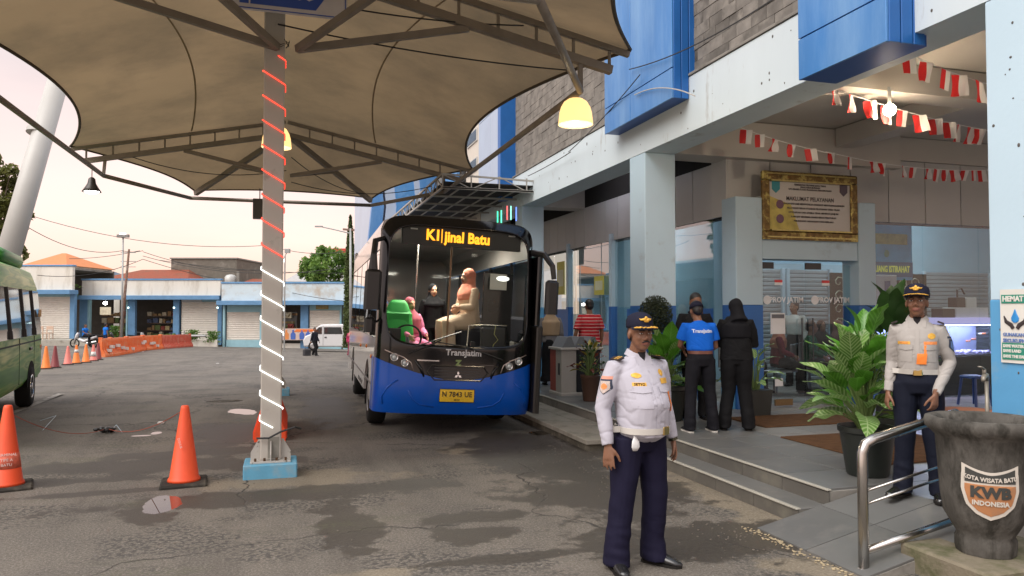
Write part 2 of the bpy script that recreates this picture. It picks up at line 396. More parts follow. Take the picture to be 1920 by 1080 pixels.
    crack = math_('MULTIPLY', rng(vo.outputs[0], .0015, .005, .85, 0), rng(noi(.45), .44, .52))
    base = mix(crack, base, (.03, .027, .023))
    base = mix(math_('MULTIPLY', wet, .84), base, (.036, .029, .022))
    base = mix(pud, base, (.02, .018, .015))
    # greasy tyre lanes and faint scrapes running along the bus lane
    lane = math_('MULTIPLY', rng(noi(1.6, 5, .6, (1.6, .09, 1)), .48, .64, 0, .42), rng(noi(.35), .40, .56))
    base = mix(lane, base, (.06, .05, .042))
    moss = math_('MULTIPLY', rng(noi(.9, 6, .65, (.6, 1.4, 1)), .56, .68, 0, .5), rng(noi(30, 3), .4, .6))
    base = mix(moss, base, (.085, .088, .045))
    l.new(base, b.inputs['Base Color'])
    rg = mix(wet, (.85,)*3, (.62,)*3); rg = mix(pud, rg, (.01,)*3); l.new(rg, b.inputs['Roughness'])
    h = math_('ADD', math_('MULTIPLY', fine, .5), math_('MULTIPLY', tiny, .35)); h = math_('SUBTRACT', h, math_('MULTIPLY', crack, 1.5))
    bp = n.new('ShaderNodeBump'); bp.inputs['Distance'].default_value = .012; l.new(h, bp.inputs['Height'])
    l.new(math_('MULTIPLY', math_('SUBTRACT', 1.0, pud), math_('SUBTRACT', .75, math_('MULTIPLY', wet, .35))), bp.inputs['Strength'])
    l.new(bp.outputs[0], b.inputs['Normal']); l.new(rng(pud, 0, 1, .45, 1.0), b.inputs['Specular IOR Level'])
    return m
asph = asphalt()
g = MB()
xs = [-400, -200, -120, -80] + [-60+i*2 for i in range(0, 51)] + [60, 90, 200, 400]
ys = [-60, -20, -5] + [i*2 for i in range(0, 46)] + [100, 130, 200, 400, 700]
vs = [(x, y, gz(x, y)) for y in ys for x in xs]; nx = len(xs)
g.add(vs, [(j*nx+i, j*nx+i+1, (j+1)*nx+i+1, (j+1)*nx+i) for j in range(len(ys)-1) for i in range(nx-1)])
gr = g.build('ground', asph); tag(gr, kind='structure')
random.seed(77); q = MB()
for k in range(900):
    x, y = random.uniform(-4.5, 3.4), 3.2+9*random.random()**1.6
    if k % 3 == 0: x = 3.3+random.gauss(0, .2); y = random.uniform(4.5, 9)
    r = random.uniform(.003, .009); q.ell((x, y, .002), (r*random.uniform(.8, 1.5), r, r*.6), 5, 3)
tag(q.build('loose_grit', M('loose_grit', (.17, .15, .125), .9, var=.4, scale=3)), 'loose grit and tiny stones scattered over the near asphalt', 'grit', kind='stuff')
# faint painted parking line in the yard
ln = MB(); paint_old = M('worn_road_paint', (.42, .40, .36), .7, var=.2, dirt=(.16, .14, .12), dscale=6, dlo=.4, dhi=.6)
for (a, b_) in (((22, 775), (115, 738)),):
    p, q = onZ(*a), onZ(*b_); d = (q-p).normalized(); s_ = Vector((-d.y, d.x, 0))*.06; up_ = Vector((0, 0, .005))
    ln.add([p-s_+up_, p+s_+up_, q+s_+up_, q-s_+up_], [(0, 3, 2, 1)])
tag(ln.build('road_marking', paint_old), kind='structure')

# ================================================================== KERB, STEPS, PLATFORM, RAMP
kerb_m = M('kerb_concrete', (.27, .25, .21), .8, var=.15, scale=2, bump=.4, bscale=35, dirt=(.14, .13, .10), dscale=2.5, dlo=.48, dhi=.7)
mossy = M('dirty_kerb_face', (.10, .09, .07), .9, var=.35, scale=3, bump=.6, bscale=30, dirt=(.20, .18, .14), dscale=4)
plat = tag(MB().box(4.27, 13, 5.12, 9.9, -.8, .24).box(5.36, 16.6, 1.0, 5.12, -.8, .24).box(13.01, 16.6, 5.13, 9.9, -.8, .24).box(4.25, 13, 9.9, 40, -1.6, .24).box(3.97, 4.27, 5.12, 8.35, -.3, .115).build('platform', conc), kind='structure')
kb = MB()
kerb = tag(MB().box(3.55, 4.25, 8.5, 40, -1.6, .09).build('kerb', mossy), kind='structure')
k1 = MB().bbox(0, .44, 0, 1.18, 0, .055, .008).mesh('kerb_slab'); k1.materials.append(kerb_m)
k2 = MB().bbox(0, .26, 0, 1.18, 0, .05, .008).mesh('kerb_slab_b'); k2.materials.append(kerb_m)
y = 8.45
while y < 24:
    inst(k1, 'kerb_slab', kerb, (3.51, y, .09+random.uniform(-.003, .003))); inst(k2, 'kerb_slab', kerb, (3.98, y, .085+random.uniform(-.003, .003))); y += 1.19
tA = MB().bbox(0, .592, 0, .592, 0, .022, .003).mesh('tile'); tB = tA.copy()
tA.materials.append(tile_dark); tB.materials.append(tile_lite)
nx_ = 0
for j in range(0, 30):
    for i in range(0, 8):
        x = 4.28+i*.6; y = 5.15+j*.6
        if y > 9.3 and x > 6.4: continue
        if y > 9.8 and i > 3: continue
        if y > 19: continue
        if x > 8.6: continue
        inst(tA if (i < 2 and not (j > 5 and i == 1)) else tB, 'tile', plat, (x, y, .238+random.uniform(-.001, .001)))
for j in range(6):
    for i in range(6): inst(tB, 'tile', plat, (5.37+i*.6, 5.15-(j+1)*.6, .238))
# riser tiles and nosings
rt_ = MB().box(0, .014, 0, .595, 0, .11).mesh('riser_tile'); rt_.materials.append(M('riser_tile', (.105, .098, .085), .5, rnd=.12, dirt=(.16, .15, .12), dscale=4))
ns = MB().bbox(-.012, .03, 0, .595, 0, .012, .004).mesh('nosing'); ns.materials.append(nosing)
for k in range(9):
    y = 5.12+k*.6
    if y < 8.2:
        inst(rt_, 'riser_tile', plat, (3.955, y, .0)); inst(ns, 'nosing', plat, (3.955, y, .118))
for k in range(24):
    y = 5.12+k*.6; inst(rt_, 'riser_tile', plat, (4.255, y, .125)); inst(ns, 'nosing', plat, (4.255, y, .248))
stt = MB().bbox(0, .29, 0, .595, 0, .012, .003).mesh('tread_tile'); stt.materials.append(tile_dark)
for k in range(6):
    if 5.12+k*.6 < 8.2: inst(stt, 'tread_tile', plat, (3.985, 5.12+k*.6, .113))
# ramp
rp = MB(); zr = lambda x: max(0, min(.262, (x-3.55)*.218))
ramp_o = tag(rp.prism([(3.50, -.3), (5.6, -.3), (5.6, .25), (4.75, .25), (3.55, -.008)], 3.96, 5.11).build('ramp', conc), kind='structure')
for i in range(3):
    for j in range(2):
        q = MB(); x0 = 3.57+i*.6; x1 = x0+.592; y0 = 3.965+j*.575; y1 = y0+.568
        z0, z1 = zr(x0)-.004, zr(x1)-.004
        if i == 2: x1 = 5.36
        th = .012
        if i == 2:
            q.prism([(x0, z0), (4.75, .257), (5.36, .257), (5.36, .257+th), (4.75, .257+th), (x0, z0+th)], y0, y1)
        else:
            q.prism([(x0, z0), (x1, z1), (x1, z1+th), (x0, z0+th)], y0, y1)
        q.build('ramp_tile', tile_dark, ramp_o)
sandm = M('crumbled_mortar', (.38, .31, .2), .95, var=.35, scale=20, bump=1, bscale=40)
q = MB(); random.seed(3)
for k in range(150):
    t = random.random(); x = 3.51+random.gauss(0, .03); y = 3.95+t*1.25; r = random.uniform(.003, .010)
    q.ell((x, y, .004), (r*1.5, r*1.2, r*.6), 6, 4)
tag(q.build('mortar_crumbs', sandm), 'broken pale mortar crumbs along the low edge of the grey tiled ramp', 'rubble', kind='stuff')
# mats
mat_m = M('brown_doormat', (.115, .06, .03), .95, var=.4, scale=7, bump=1.0, bscale=90, st=(1, 3, 1))
tag(MB().bbox(5.45, 7.1, 5.75, 7.35, .262, .275, .006).build('doormat', mat_m), 'large brown coir mat on the grey tiles beside the big striped plant', 'doormat', 'brown doormats')
tag(MB().bbox(5.72, 7.7, 8.0, 8.85, .262, .280, .006).build('doormat', mat_m), 'brown mat lying in front of the glass entrance doors', 'doormat', 'brown doormats')

# ================================================================== PORTICO: pillars, beams, ceiling
def pillar(x0, x1, y0, y1, label, hb=1.79, ztop=4.05, dado=None, zb=.24):
    e_ = empty('pillar', ((x0+x1)/2, (y0+y1)/2, zb), 0, label, 'pillar', 'terminal front pillars')
    hx, hy = (x1-x0)/2, (y1-y0)/2
    a = MB().bbox(-hx, hx, -hy, hy, hb-zb, ztop-zb, .012); a.build('shaft', M('pillar_paint', (.50, .65, .74), .65, var=.05, scale=1.2, bump=.1, bscale=25, dirt=(.36, .40, .42), dscale=2.6, dlo=.6, dhi=.8), e_)
    MB().bbox(-hx-.003, hx+.003, -hy-.003, hy+.003, 0, hb-zb, .01).build('painted_dado', dado or mid_blue, e_)
    return e_
pillar(5, 5.5, 3.77, 4.27, 'pillar at the right edge with the green and white water saving notice', 1.80, 4.03, sky_blue)
pillar(5, 5.5, 9.8, 10.3, 'pale pillar with a dark blue base behind the round clipped bush', 1.79, 4.03, mid_blue)
pillar(5, 5.5, 15.66, 16.2, 'farthest pillar, grey blue, rising just beyond the open bus door', 1.79, 4.03, sky_blue)
# road side beam
hb = empty('terminal_building', (5.25, 10, 4.03), 0, 'two storey bus terminal building with stone cladding and blue metal boxes over a white beam', 'building')
def W2(mb, name, m, parent=hb, **k):
    o = mb.build(name, m, parent, **k); o.matrix_parent_inverse = Matrix.Translation(-parent.location); return o
W2(MB().bbox(5.0, 5.5, 1.0, 26, 4.032, 4.76, .012), 'front_beam', white_paint)
W2(MB().bbox(4.985, 5.1, 1.0, 26, 4.765, 4.80, .01), 'beam_ledge', conc)
for (y0, y1) in ((9.75, 10.25), (15.7, 16.2), (3.75, 4.25), (21.5, 22)):
    W2(MB().bbox(5.502, 9.6, y0, y1, 4.034, 4.59, .01), 'cross_beam', ceil_m)
W2(MB().bbox(5.502, 13, 6.9, 7.25, 4.25, 4.59, .01), 'cross_beam', ceil_m)
W2(MB().bbox(8.3, 8.65, 4.26, 9.74, 4.30, 4.59, .01), 'cross_beam', ceil_m)
W2(MB().box(5.5, 16.6, 1, 30, 4.6, 4.75), 'ceiling', ceil_m)
W2(MB().box(5.2, 16.6, 1, 26.5, 4.82, 9.0), 'upper_wall', conc)
# ---- stone cladding tiles above the beam (courses with staggered joints)
random.seed(11); stones = [MB().bbox(-.03, .0+d, 0, .287, 0, .146, .003).mesh('stone') for d in (.0,)]
for s_ in stones: s_.materials.append(stone_m)
cnt = 0; boxes = [(8.53, 10.66), (4.85, 6.02)]
big = MB()
for c in range(0, 28):
    z = 4.805+c*.15; y = 6.0-(c % 2)*.15
    while y < 16.4:
        near = y < 8.6
        if not any(a-.25 < y and y+.3 < b_+.25 and a < y and y+.29 < b_ for a, b_ in boxes):
            p = Vector((5.1, y, z)); d = p-CAMP; dep = d.dot(FW); sy = 540-FPX*d.dot(UP)/dep; sx = 960+FPX*d.dot(RT)/dep
            if sy > -30:
                dx = random.uniform(-.005, .005)
                if near and cnt < 290:
                    inst(stones[0], 'stone', hb, (5.105-5.25-.0+dx, y-10, z-4.03), sc=(1, 1, 1)); cnt += 1
                else: big.bbox(5.07+dx, 5.2, y+.002, y+.287, z, z+.146, .003)
        y += .29
o_ = W2(big, 'stone_cladding', stone_m); o_['kind'] = 'stuff'
# ---- blue metal boxes
def blue_box(y0, y1, x0, zb, ztop, seams):
    e_ = W2(MB().bbox(x0+.02, 5.15, y0+.02, y1, zb+.01, ztop, .01), 'metal_box', clad_deep)
    ys_ = [y0]+seams+[y1]
    for a, b_ in zip(ys_[:-1], ys_[1:]):
        zz = zb
        while zz < ztop-.1:
            h_ = min(.40 if zz == zb else 1.9, ztop-zz)
            W2(MB().bbox(x0-.012, x0+.018, a+.006, b_-.006, zz+.004, zz+h_-.008, .006), 'box_panel', clad_blue); zz += h_
    for k in range(3):
        xx = x0+.01+k*(5.1-x0)/3
        W2(MB().bbox(xx+.006, xx+(5.1-x0)/3-.006, y0-.0, y0+.02, zb+.006, ztop, .005), 'side_panel', M('blue_side_panel', (.015, .13, .42), .4, .1))
blue_box(8.53, 10.66, 4.76, 4.46, 9, [9.75])
blue_box(4.91, 6.02, 4.72, 3.93, 9, [])
# ---- further sections of the facade, past the stone
clad_sky = M('sky_blue_metal', (.08, .26, .55), .4, .1, dirt=(.2, .36, .6), dscale=2)
W2(MB().bbox(4.70, 5.2, 16.40, 16.62, 4.3, 9, .01), 'blue_fin', M('blue_side_panel', (.015, .13, .42), .4, .1)); W2(MB().bbox(4.80, 5.2, 16.63, 16.95, 4.3, 9, .01), 'blue_fin', clad_deep)
for a, b_ in ((16.97, 18.1), (18.12, 19.3)):
    for c in range(4): W2(MB().bbox(4.93, 5.2, a, b_, 4.4+c*1.15, 4.4+c*1.15+1.14, .006), 'pale_panel', clad_pale)
cream = M('cream_wall', (.62, .57, .50), .7, var=.05)
W2(MB().box(4.98, 5.3, 19.32, 21.5, 3.0, 9), 'cream_wall_section', cream)
gl_dk = GLASS('dark_window', (.15, .17, .18), 1.5, .12)
for c in range(5):
    for z in (5.2, 6.05, 6.9, 7.75):
        pass
for z in (4.75, 5.55, 6.35, 7.15, 7.95):
    f_ = W2(MB().bbox(4.95, 5.0, 19.6, 20.75, z, z+.36, .004), 'window', M('window_frame', (.5, .5, .48), .5))
    f2 = MB().box(4.94, 4.952, 19.66, 20.69, z+.04, z+.32).build('pane', M('dark_pane', (.10, .12, .13), .15), f_); 
    W2(MB().bbox(4.90, 5.0, 20.95, 21.45, z-.1, z+.3, .004), 'dark_recess', M('dark_recess', (.05, .05, .05), .8))
W2(MB().bbox(4.80, 5.4, 21.5, 23.6, 3.0, 9, .02), 'blue_section', clad_sky)
# far tower of the building with wavy blue and pale bands
tw = empty('annex_tower', (5.2, 28, gz(5, 28)), 0, 'far end of the terminal with slanted blue and pale metal fins behind the bus roof', 'building')
b0 = MB().box(2.95, 9, 27, 34, 0, 14).build('wall', clad_pale, tw); b0.matrix_parent_inverse = Matrix.Translation(-Vector((5.2, 28, 0)))
for i, (xx, wd, mm) in enumerate(((2.75, .42, clad_blue), (3.25, .35, clad_pale), (3.6, .7, clad_sky), (4.3, .25, clad_pale), (4.5, .9, clad_blue), (5.5, .35, clad_pale), (5.9, 1.4, clad_sky))):
    q = MB(); poly = []
    for k in range(9): z = 1+k*1.6; poly.append((xx + (.16 if k % 2 else 0), z))
    for k in range(8, -1, -1): z = 1+k*1.6; poly.append((xx+wd + (.16 if k % 2 else 0), z))
    q.prism(poly, 26.6-.05*i, 26.98); o = q.build('metal_fin', mm, tw); o.matrix_parent_inverse = Matrix.Translation(-Vector((5.2, 28, 0)))

# ================================================================== ground floor walls behind the pillars
gf = empty('ground_floor_front', (6.45, 9.9, .24), 0, 'glazed ground floor front with pale posts, metal panels above and glass entrance doors', 'shop front')
def G2(mb, name, m, **k):
    o = mb.build(name, m, gf, **k); o.matrix_parent_inverse = Matrix.Translation(-gf.location); return o
# metal panels: along the road (x=6.45) and across (y=9.9)
pw = .585; y = 10.35
G2(MB().box(6.50, 6.6, 9.95, 30, 3.14, 4.6), 'panel_backing', dark_gap)
while y < 22:
    G2(MB().bbox(6.455, 6.5, y+.008, y+pw-.008, 3.17, 4.03, .004), 'metal_panel', panel_m); y += pw
G2(MB().box(6.45, 15.55, 9.965, 10.02, 3.14, 4.59), 'panel_backing', dark_gap)
x = 6.46
G2(MB().bbox(6.44, 6.47, 9.93, 10.34, 3.17, 4.59, .004), 'metal_panel', panel_m)
for k in range(12):
    G2(MB().bbox(x+.008, x+.76-.008, 9.92, 9.965, 3.17, 4.2, .004), 'metal_panel', panel_m); x += .76
G2(MB().bbox(6.45, 15.6, 9.88, 9.97, 4.205, 4.59, .006), 'ceiling_drop', ceil_m)
# portal round the door
pl2 = M('portal_paint', (.42, .55, .63), .6, var=.06, scale=1.5, dirt=(.26, .3, .33), dscale=2, dlo=.6, dhi=.8)
for x0, x1 in ((6.40, 6.86), (8.62, 8.95)):
    G2(MB().bbox(x0, x1, 9.62, 10.0, 1.805, 3.42, .01), 'portal_post', pl2); G2(MB().bbox(x0-.003, x1+.003, 9.617, 10.0, .24, 1.802, .01), 'portal_dado', mid_blue)
G2(MB().bbox(6.862, 8.618, 9.64, 10.0, 2.50, 2.80, .01), 'portal_lintel', pl2)
G2(MB().box(6.862, 8.618, 9.66, 9.9, 2.80, 3.45), 'plaque_backing', panel_m)
# glass doors
for i in range(2):
    x0 = 6.88+i*.87; d = G2(MB().box(x0, x0+.85, 9.80, 9.812, .30, 2.44), 'glass_door', glass_c)
    hk = MB().cyl((x0+(.76 if i == 0 else .09), 9.74, .95), (x0+(.76 if i == 0 else .09), 9.74, 1.6), .010, n=8).build('door_handle', M('dark_handle', (.08, .08, .08), .4, .5), d)
    MB().bbox(x0+.01, x0+.30, 9.79, 9.822, 2.36, 2.46, .004).build('patch_fitting', black, d); MB().bbox(x0+.3, x0+.62, 9.79, 9.822, .262, .36, .004).build('patch_fitting', M('brass_fitting', (.2, .13, .06), .4, .6), d)
    MB().box(x0+.3, x0+.44, 9.790, 9.797, .56, .68).build('sticker', white_p, d) if i == 0 else None
    for k, (w0, w1, zz) in enumerate(((.2, .8, 1.9),)):
        MB().lathe([(.0, 0), (.07, 0), (.07, .004), (0, .004)], n=16, cap=False).build('logo', white_p, d, loc=None).matrix_basis = Matrix.Translation((x0+.17, 9.79, 1.88)) @ Matrix.Rotation(R(90), 4, 'X')
        text('lettering', 'PROV JATIM', .115, white_p, d, (x0+.52, 9.789, 1.88), ext=.001, bold=.003)
        f = MB(); f.box(x0+.31, x0+.45, 9.79, 9.794, 2.15, 2.19); f.build('flag_sticker', M('red_sticker', (.6, .04, .04), .5), d); MB().box(x0+.31, x0+.45, 9.79, 9.794, 2.11, 2.15).build('flag_sticker', white_p, d)
# notice on left door (blank framed card; its square code is left out)
nb = G2(MB().box(7.10, 7.36, 9.775, 9.785, 1.36, 1.68), 'door_notice', white_p); MB().box(7.12, 7.34, 9.768, 9.776, 1.60, 1.66).build('notice_header', M('grey_print', (.15, .15, .16), .6), nb)
# fixed glazing on the right of the doors and along the road side
for k in range(6): 
    x0 = 8.97+k*1.2; G2(MB().box(x0, x0+1.19, 9.90, 9.912, .26, 3.16), 'glass_pane', glass_c); 
y = 10.36; k = 0
while y < 21:
    G2(MB().box(6.475, 6.487, y, y+1.42, .26, 3.16), 'glass_pane', glass_m)
    y += 1.46; k += 1
for yy in (12.55, 14.05, 16.5, 19):
    G2(MB().bbox(6.40, 6.52, yy, yy+.13, 1.80, 3.30, .006), 'mullion', pl2); G2(MB().bbox(6.395, 6.525, yy-.002, yy+.132, .24, 1.80, .006), 'mullion_base', mid_blue)
G2(MB().bbox(6.43, 6.47, 12.7, 13.4, .25, 1.75, .004), 'blue_panel', mid_blue); G2(MB().bbox(6.43, 6.47, 16.7, 18.9, .25, 1.75, .004), 'blue_panel', mid_blue); G2(MB().bbox(6.43, 6.47, 10.36, 10.8, .25, 1.75, .004), 'blue_panel', mid_blue)
G2(MB().bbox(6.30, 6.40, 9.66, 9.9, .262, .75, .01), 'low_plinth', sky_blue)
# yellow notices far along
for (yy, zz, h_, w_) in ((16.7, 2.1, .8, .5), (14.4, 2.05, .4, .5)):
    pn = empty('wall_notice', (6.38, yy, zz), 0, 'yellow notice panel on the glass by the far pillar' if yy > 15 else 'small yellow green poster inside the glazing left of the pale pillar', 'notice')
    o = MB().box(0, .012, 0, w_, 0, h_).build('board', M('yellow_board', (.55, .5, .08), .6), pn); MB().box(-.004, 0, .06, w_-.06, .25*h_, .75*h_).build('print_area', M('pale_print', (.6, .6, .4), .6), pn)

# ================================================================== interior behind the glass
it = empty('waiting_hall', (8.5, 14, .24), 0, 'dim waiting hall behind the glass doors with roller shutters and pale blue walls', 'room')
def I2(mb, name, m, **k):
    o = mb.build(name, m, it, **k); o.matrix_parent_inverse = Matrix.Translation(-it.location); return o
hall = M('hall_wall', (.36, .53, .63), .7, var=.05); shut_m = M('grey_shutter', (.30, .335, .35), .5, .0, var=.06)
I2(MB().box(6.6, 16.5, 10.03, 13.4, .14, .235), 'floor', tile_dark); I2(MB().box(6.6, 9, 13.4, 22, .14, .235), 'floor', tile_dark)
I2(MB().box(8.6, 16.5, 13.4, 13.6, .24, 4.04), 'back_wall', hall); I2(MB().box(16.4, 16.5, 10.03, 13.4, .24, 4.04), 'side_wall', hall); I2(MB().box(8.9, 9.0, 13.61, 22, .24, 4.04), 'side_wall', hall)
I2(MB().box(6.61, 16.5, 10.03, 22, 4.05, 4.1), 'hall_ceiling', M('hall_ceiling', (.5, .5, .5), .8))
def shutter(x0, x1, z0, z1, y, mt=shut_m, pitch=.09, along='y', fn=I2, name='roller_shutter'):
    q = MB(); z = z0; poly = []
    while z < z1: poly += [(y, z), (y-.02, z+pitch*.3), (y-.02, z+pitch*.75), (y, z+pitch)]; z += pitch
    poly += [(y+.04, z), (y+.04, z0)]
    q.prism(poly, x0, x1, 'x'); return fn(q, name, mt)
for x0, x1 in ((9.2, 9.95), (10.15, 11.15), (13.75, 15.6)):
    shutter(x0, x1, .24, 2.5, 13.37); I2(MB().bbox(x0-.08, x0-.002, 13.3, 13.39, .24, 2.6, .005), 'shutter_post', pl2); I2(MB().bbox(x1+.002, x1+.08, 13.3, 13.39, .24, 2.6, .005), 'shutter_post', pl2)
I2(MB().box(11.25, 13.6, 13.36, 13.395, .24, 1.7), 'blue_dado', mid_blue)
# rest room portal sign seen through the right glass
sg = empty('hall_sign', (10.93, 11.5, 2.38), 0, 'blue hanging sign with yellow capital letters over the lattice inside the right window', 'sign')
MB().box(-.62, .62, 0, .06, -.08, 1.0).build('board', M('blue_sign_board', (.04, .30, .52), .5, var=.3), sg)
MB().box(-.62, .62, -.012, 0, -.02, .26).build('letter_band', M('deep_blue_print', (.02, .10, .22), .5), sg)
text('lettering', 'RUANG ISTIRAHAT', .17, EM('yellow_letter_glow', (.6, .6, .06), .3), sg, (.10, -.02, .12), bold=.005, sx=.60)  # letters emit a faint glow of their own, no lamp inside
MB().ell((0, -.02, .42), (.06, .01, .07)).build('emblem', M('green_emblem', (.05, .2, .1), .5), sg)
MB().box(-.5, .5, -.012, 0, .60, .80).build('picture_strip', M('ochre_print', (.30, .26, .06), .6, var=.5, scale=9), sg)
lt = empty('lattice_screen', (11.1, 11.8, .24), 0, 'pale curly lattice screen under the blue hall sign', 'screen')
q = MB(); random.seed(5)
for i in range(7):
    for j in range(8):
        cx, cz = -1+i*.3, .2+j*.26
        pts = [(cx+.13*math.cos(a*.9+i)*(1-a/9), 0, cz+.12*math.sin(a*.9+i)*(1-a/9)) for a in range(8)]; q.loft(pts, .011, 5)
q.build('scrollwork', M('cream_metal', (.42, .42, .30), .5), lt)['kind'] = 'stuff'
MB().box(-1.15, 1.15, .05, .08, 0, 2.2).build('backing', M('dark_backing', (.02, .03, .02), .8), lt)
cab = empty('metal_cabinet', (10.18, 10.9, .50), 0, 'grey metal cabinet with taped papers seen through the right window', 'cabinet')
MB().bbox(-.38, .42, 0, .45, .0, 1.86, .01).build('body', M('grey_cabinet', (.40, .40, .40), .5), cab)
for (x0, z0, w_, h_, c_) in ((.0, 1.05, .26, .35, (.5, .52, .42)), (-.34, 1.02, .16, .4, (.55, .55, .55)), (.14, 1.5, .12, .25, (.1, .12, .2))):
    MB().box(x0, x0+w_, -.01, -.002, z0, z0+h_).build('paper', M('paper%d' % int(z0*100), c_, .7, var=.2, scale=15), cab)
for i, (x, y, ry) in enumerate(((8.6, 11.4, 0), (12.5, 11.8, 0), (7.7, 16.5, 1))):
    hl = empty('hall_tube_lamp', (x, y, 3.98), 0, ('lit ceiling tube inside the hall above the waiting people', 'lit ceiling tube inside the hall right of the metal cabinet', 'lit ceiling tube in the hall behind the road side glazing')[i], 'lamp', 'ceiling tubes in the hall')
    MB().bbox(-.6, .6, -.04, .04, .02, .06, .005).build('batten', white_p, hl); MB().cyl((-.58, 0, .0), (.58, 0, .0), .016, n=8).build('tube', EM('hall_tube_glow', (.85, .93, 1), 8), hl)
    al = bpy.data.lights.new('hall_light', 'POINT'); al.energy = 55; al.color = (.85, .93, 1); al.shadow_soft_size = .2; o = bpy.data.objects.new('hall_light', al); COL.objects.link(o); o.parent = hl; o.location = (0, 0, -.25)
# small pits and chips in the paint of the beam and the right pillar
random.seed(31); q = MB()
for k in range(46):
    y, z = random.uniform(4.6, 16), random.uniform(4.08, 4.72); r = random.uniform(.006, .02); q.ell((4.999, y, z), (.003, r, r*random.uniform(.6, 1.6)), 7, 5)
o = W2(q, 'paint_chips', pit_m); o['kind'] = 'stuff'
q = MB()
for k in range(24):
    y, z = random.uniform(3.8, 4.25), random.uniform(.5, 4.0); r = random.uniform(.004, .012); q.ell((4.999 if z > 1.8 else 4.996, y, z), (.004, r, r*random.uniform(.7, 1.5)), 7, 5)
o = W2(q, 'paint_chips', pit_m); o['kind'] = 'stuff'
# aquarium on a dark stand
aq = empty('aquarium', (9.4, 10.3, .20), 0, 'lit fish tank with white gravel on a dark stand behind the officer on the ramp', 'aquarium')
MB().bbox(0, 2.9, 0, .5, 0, .72, .01).build('stand', M('dark_stand', (.015, .012, .012), .5), aq)
MB().bbox(.02, 2.88, .02, .48, .722, .74, .003).build('tank_base', black, aq)
q = MB(); q.box(.02, 2.88, .02, .03, .74, 1.26).box(.02, .03, .03, .47, .74, 1.26).box(2.87, 2.88, .03, .47, .74, 1.26); q.build('tank_glass', GLASS('tank_glass', (.85, .88, .95), 1, .02), aq)
MB().box(.02, 2.88, .47, .48, .74, 1.26).build('back_glass', M('tank_back', (.20, .23, .32), .5), aq)
MB().bbox(.0, 2.9, .0, .5, 1.265, 1.39, .01).build('light_hood', EM('hood_glow', (.55, .50, .95), .5), aq); MB().box(.1, 2.8, .1, .4, 1.255, 1.263).build('tank_lamp', EM('tank_lamp', (.75, .7, 1), 22), aq)
q = MB(); random.seed(2)
for k in range(260): q.ell((random.uniform(.05, 2.85), random.uniform(.05, .45), .76+random.uniform(0, .03)), random.uniform(.012, .03), 5, 3)
q.build('gravel', M('tank_gravel', (.6, .55, .8), .6), aq)['kind'] = 'stuff'
for k in range(9):
    x, z = .9+random.random()*1.9, .9+random.random()*.3
    f = MB().ell((x, .2, z), (.04, .012, .018), 8, 5); f.prism([(x+.035, z), (x+.065, z+.02), (x+.065, z-.02)], .195, .205); f.build('fish', M('orange_fish', (.7, .2, .06), .4) if k % 3 else M('pale_fish', (.7, .7, .65), .4), aq)
pump = empty('filter_box', (11.6, 10.4, 1.592), 0, 'black filter box and white tank parts on top of the fish tank', 'filter')
MB().bbox(-.5, -.22, 0, .25, 0, .16, .01).build('black_box', black, pump); MB().bbox(-.2, .55, 0, .3, 0, .18, .01).build('white_box', white_p, pump)
MB().bbox(-.12, .08, .05, .25, .182, .36, .01).build('cup', black, pump); MB().bbox(.09, .34, .05, .25, .182, .36, .01).build('white_cup', white_p, pump)
MB().loft([(.0, .15, .34), (.0, .15, .5), (.1, .15, .52), (.17, .15, .42)], .016, 8).build('pipe', black, pump)
st_ = empty('plastic_stool', (10.15, 8.95, .262), 0, 'blue plastic stool under the fish tank', 'stool'); MB().bbox(-.15, .15, -.15, .15, .42, .46, .02).build('seat', M('blue_plastic', (.01, .04, .16), .4), st_)
for a in (-1, 1):
    for b_ in (-1, 1): MB().loft([(a*.12, b_*.12, .42), (a*.16, b_*.16, 0)], (.02, .02), 6).build('leg', MATS['blue_plastic'], st_)
# plaque
pq = empty('wall_plaque', (7.72, 9.64, 3.31), 0, 'gold framed white service pledge plaque hanging over the glass doors', 'plaque')
fr_m = M('gilt_frame', (.16, .10, .03), .4, .5, var=.6, scale=16, bump=.8, bscale=30, dirt=(.45, .38, .12), dscale=9, dlo=.5, dhi=.62)
W_, H_ = .87, .52
for (x0, x1, z0, z1) in ((-W_, W_, H_-.13, H_), (-W_, W_, -H_, -H_+.13), (-W_, -W_+.13, -H_+.131, H_-.131), (W_-.13, W_, -H_+.131, H_-.131)):
    q = MB().bbox(x0, x1, -.06, .02, z0, z1, .02); q.build('frame_rail', fr_m, pq)
gi = M('gilt_bead', (.45, .38, .14), .35, .6, var=.4, scale=30)
for (x0, x1, z0, z1) in ((-W_+.14, W_-.14, H_-.155, H_-.133), (-W_+.14, W_-.14, -H_+.133, -H_+.155), (-W_+.06, W_-.06, H_-.05, H_-.03), (-W_+.06, W_-.06, -H_+.03, -H_+.05)):
    MB().box(x0, x1, -.075, -.03, z0, z1).build('gilt_bead', gi, pq)
MB().box(-W_+.13, W_-.13, -.02, .0, -H_+.13, H_-.13).build('paper', M('plaque_paper', (.47, .45, .42), .35, var=.05), pq)
ink = M('ink', (.07, .06, .06), .6)
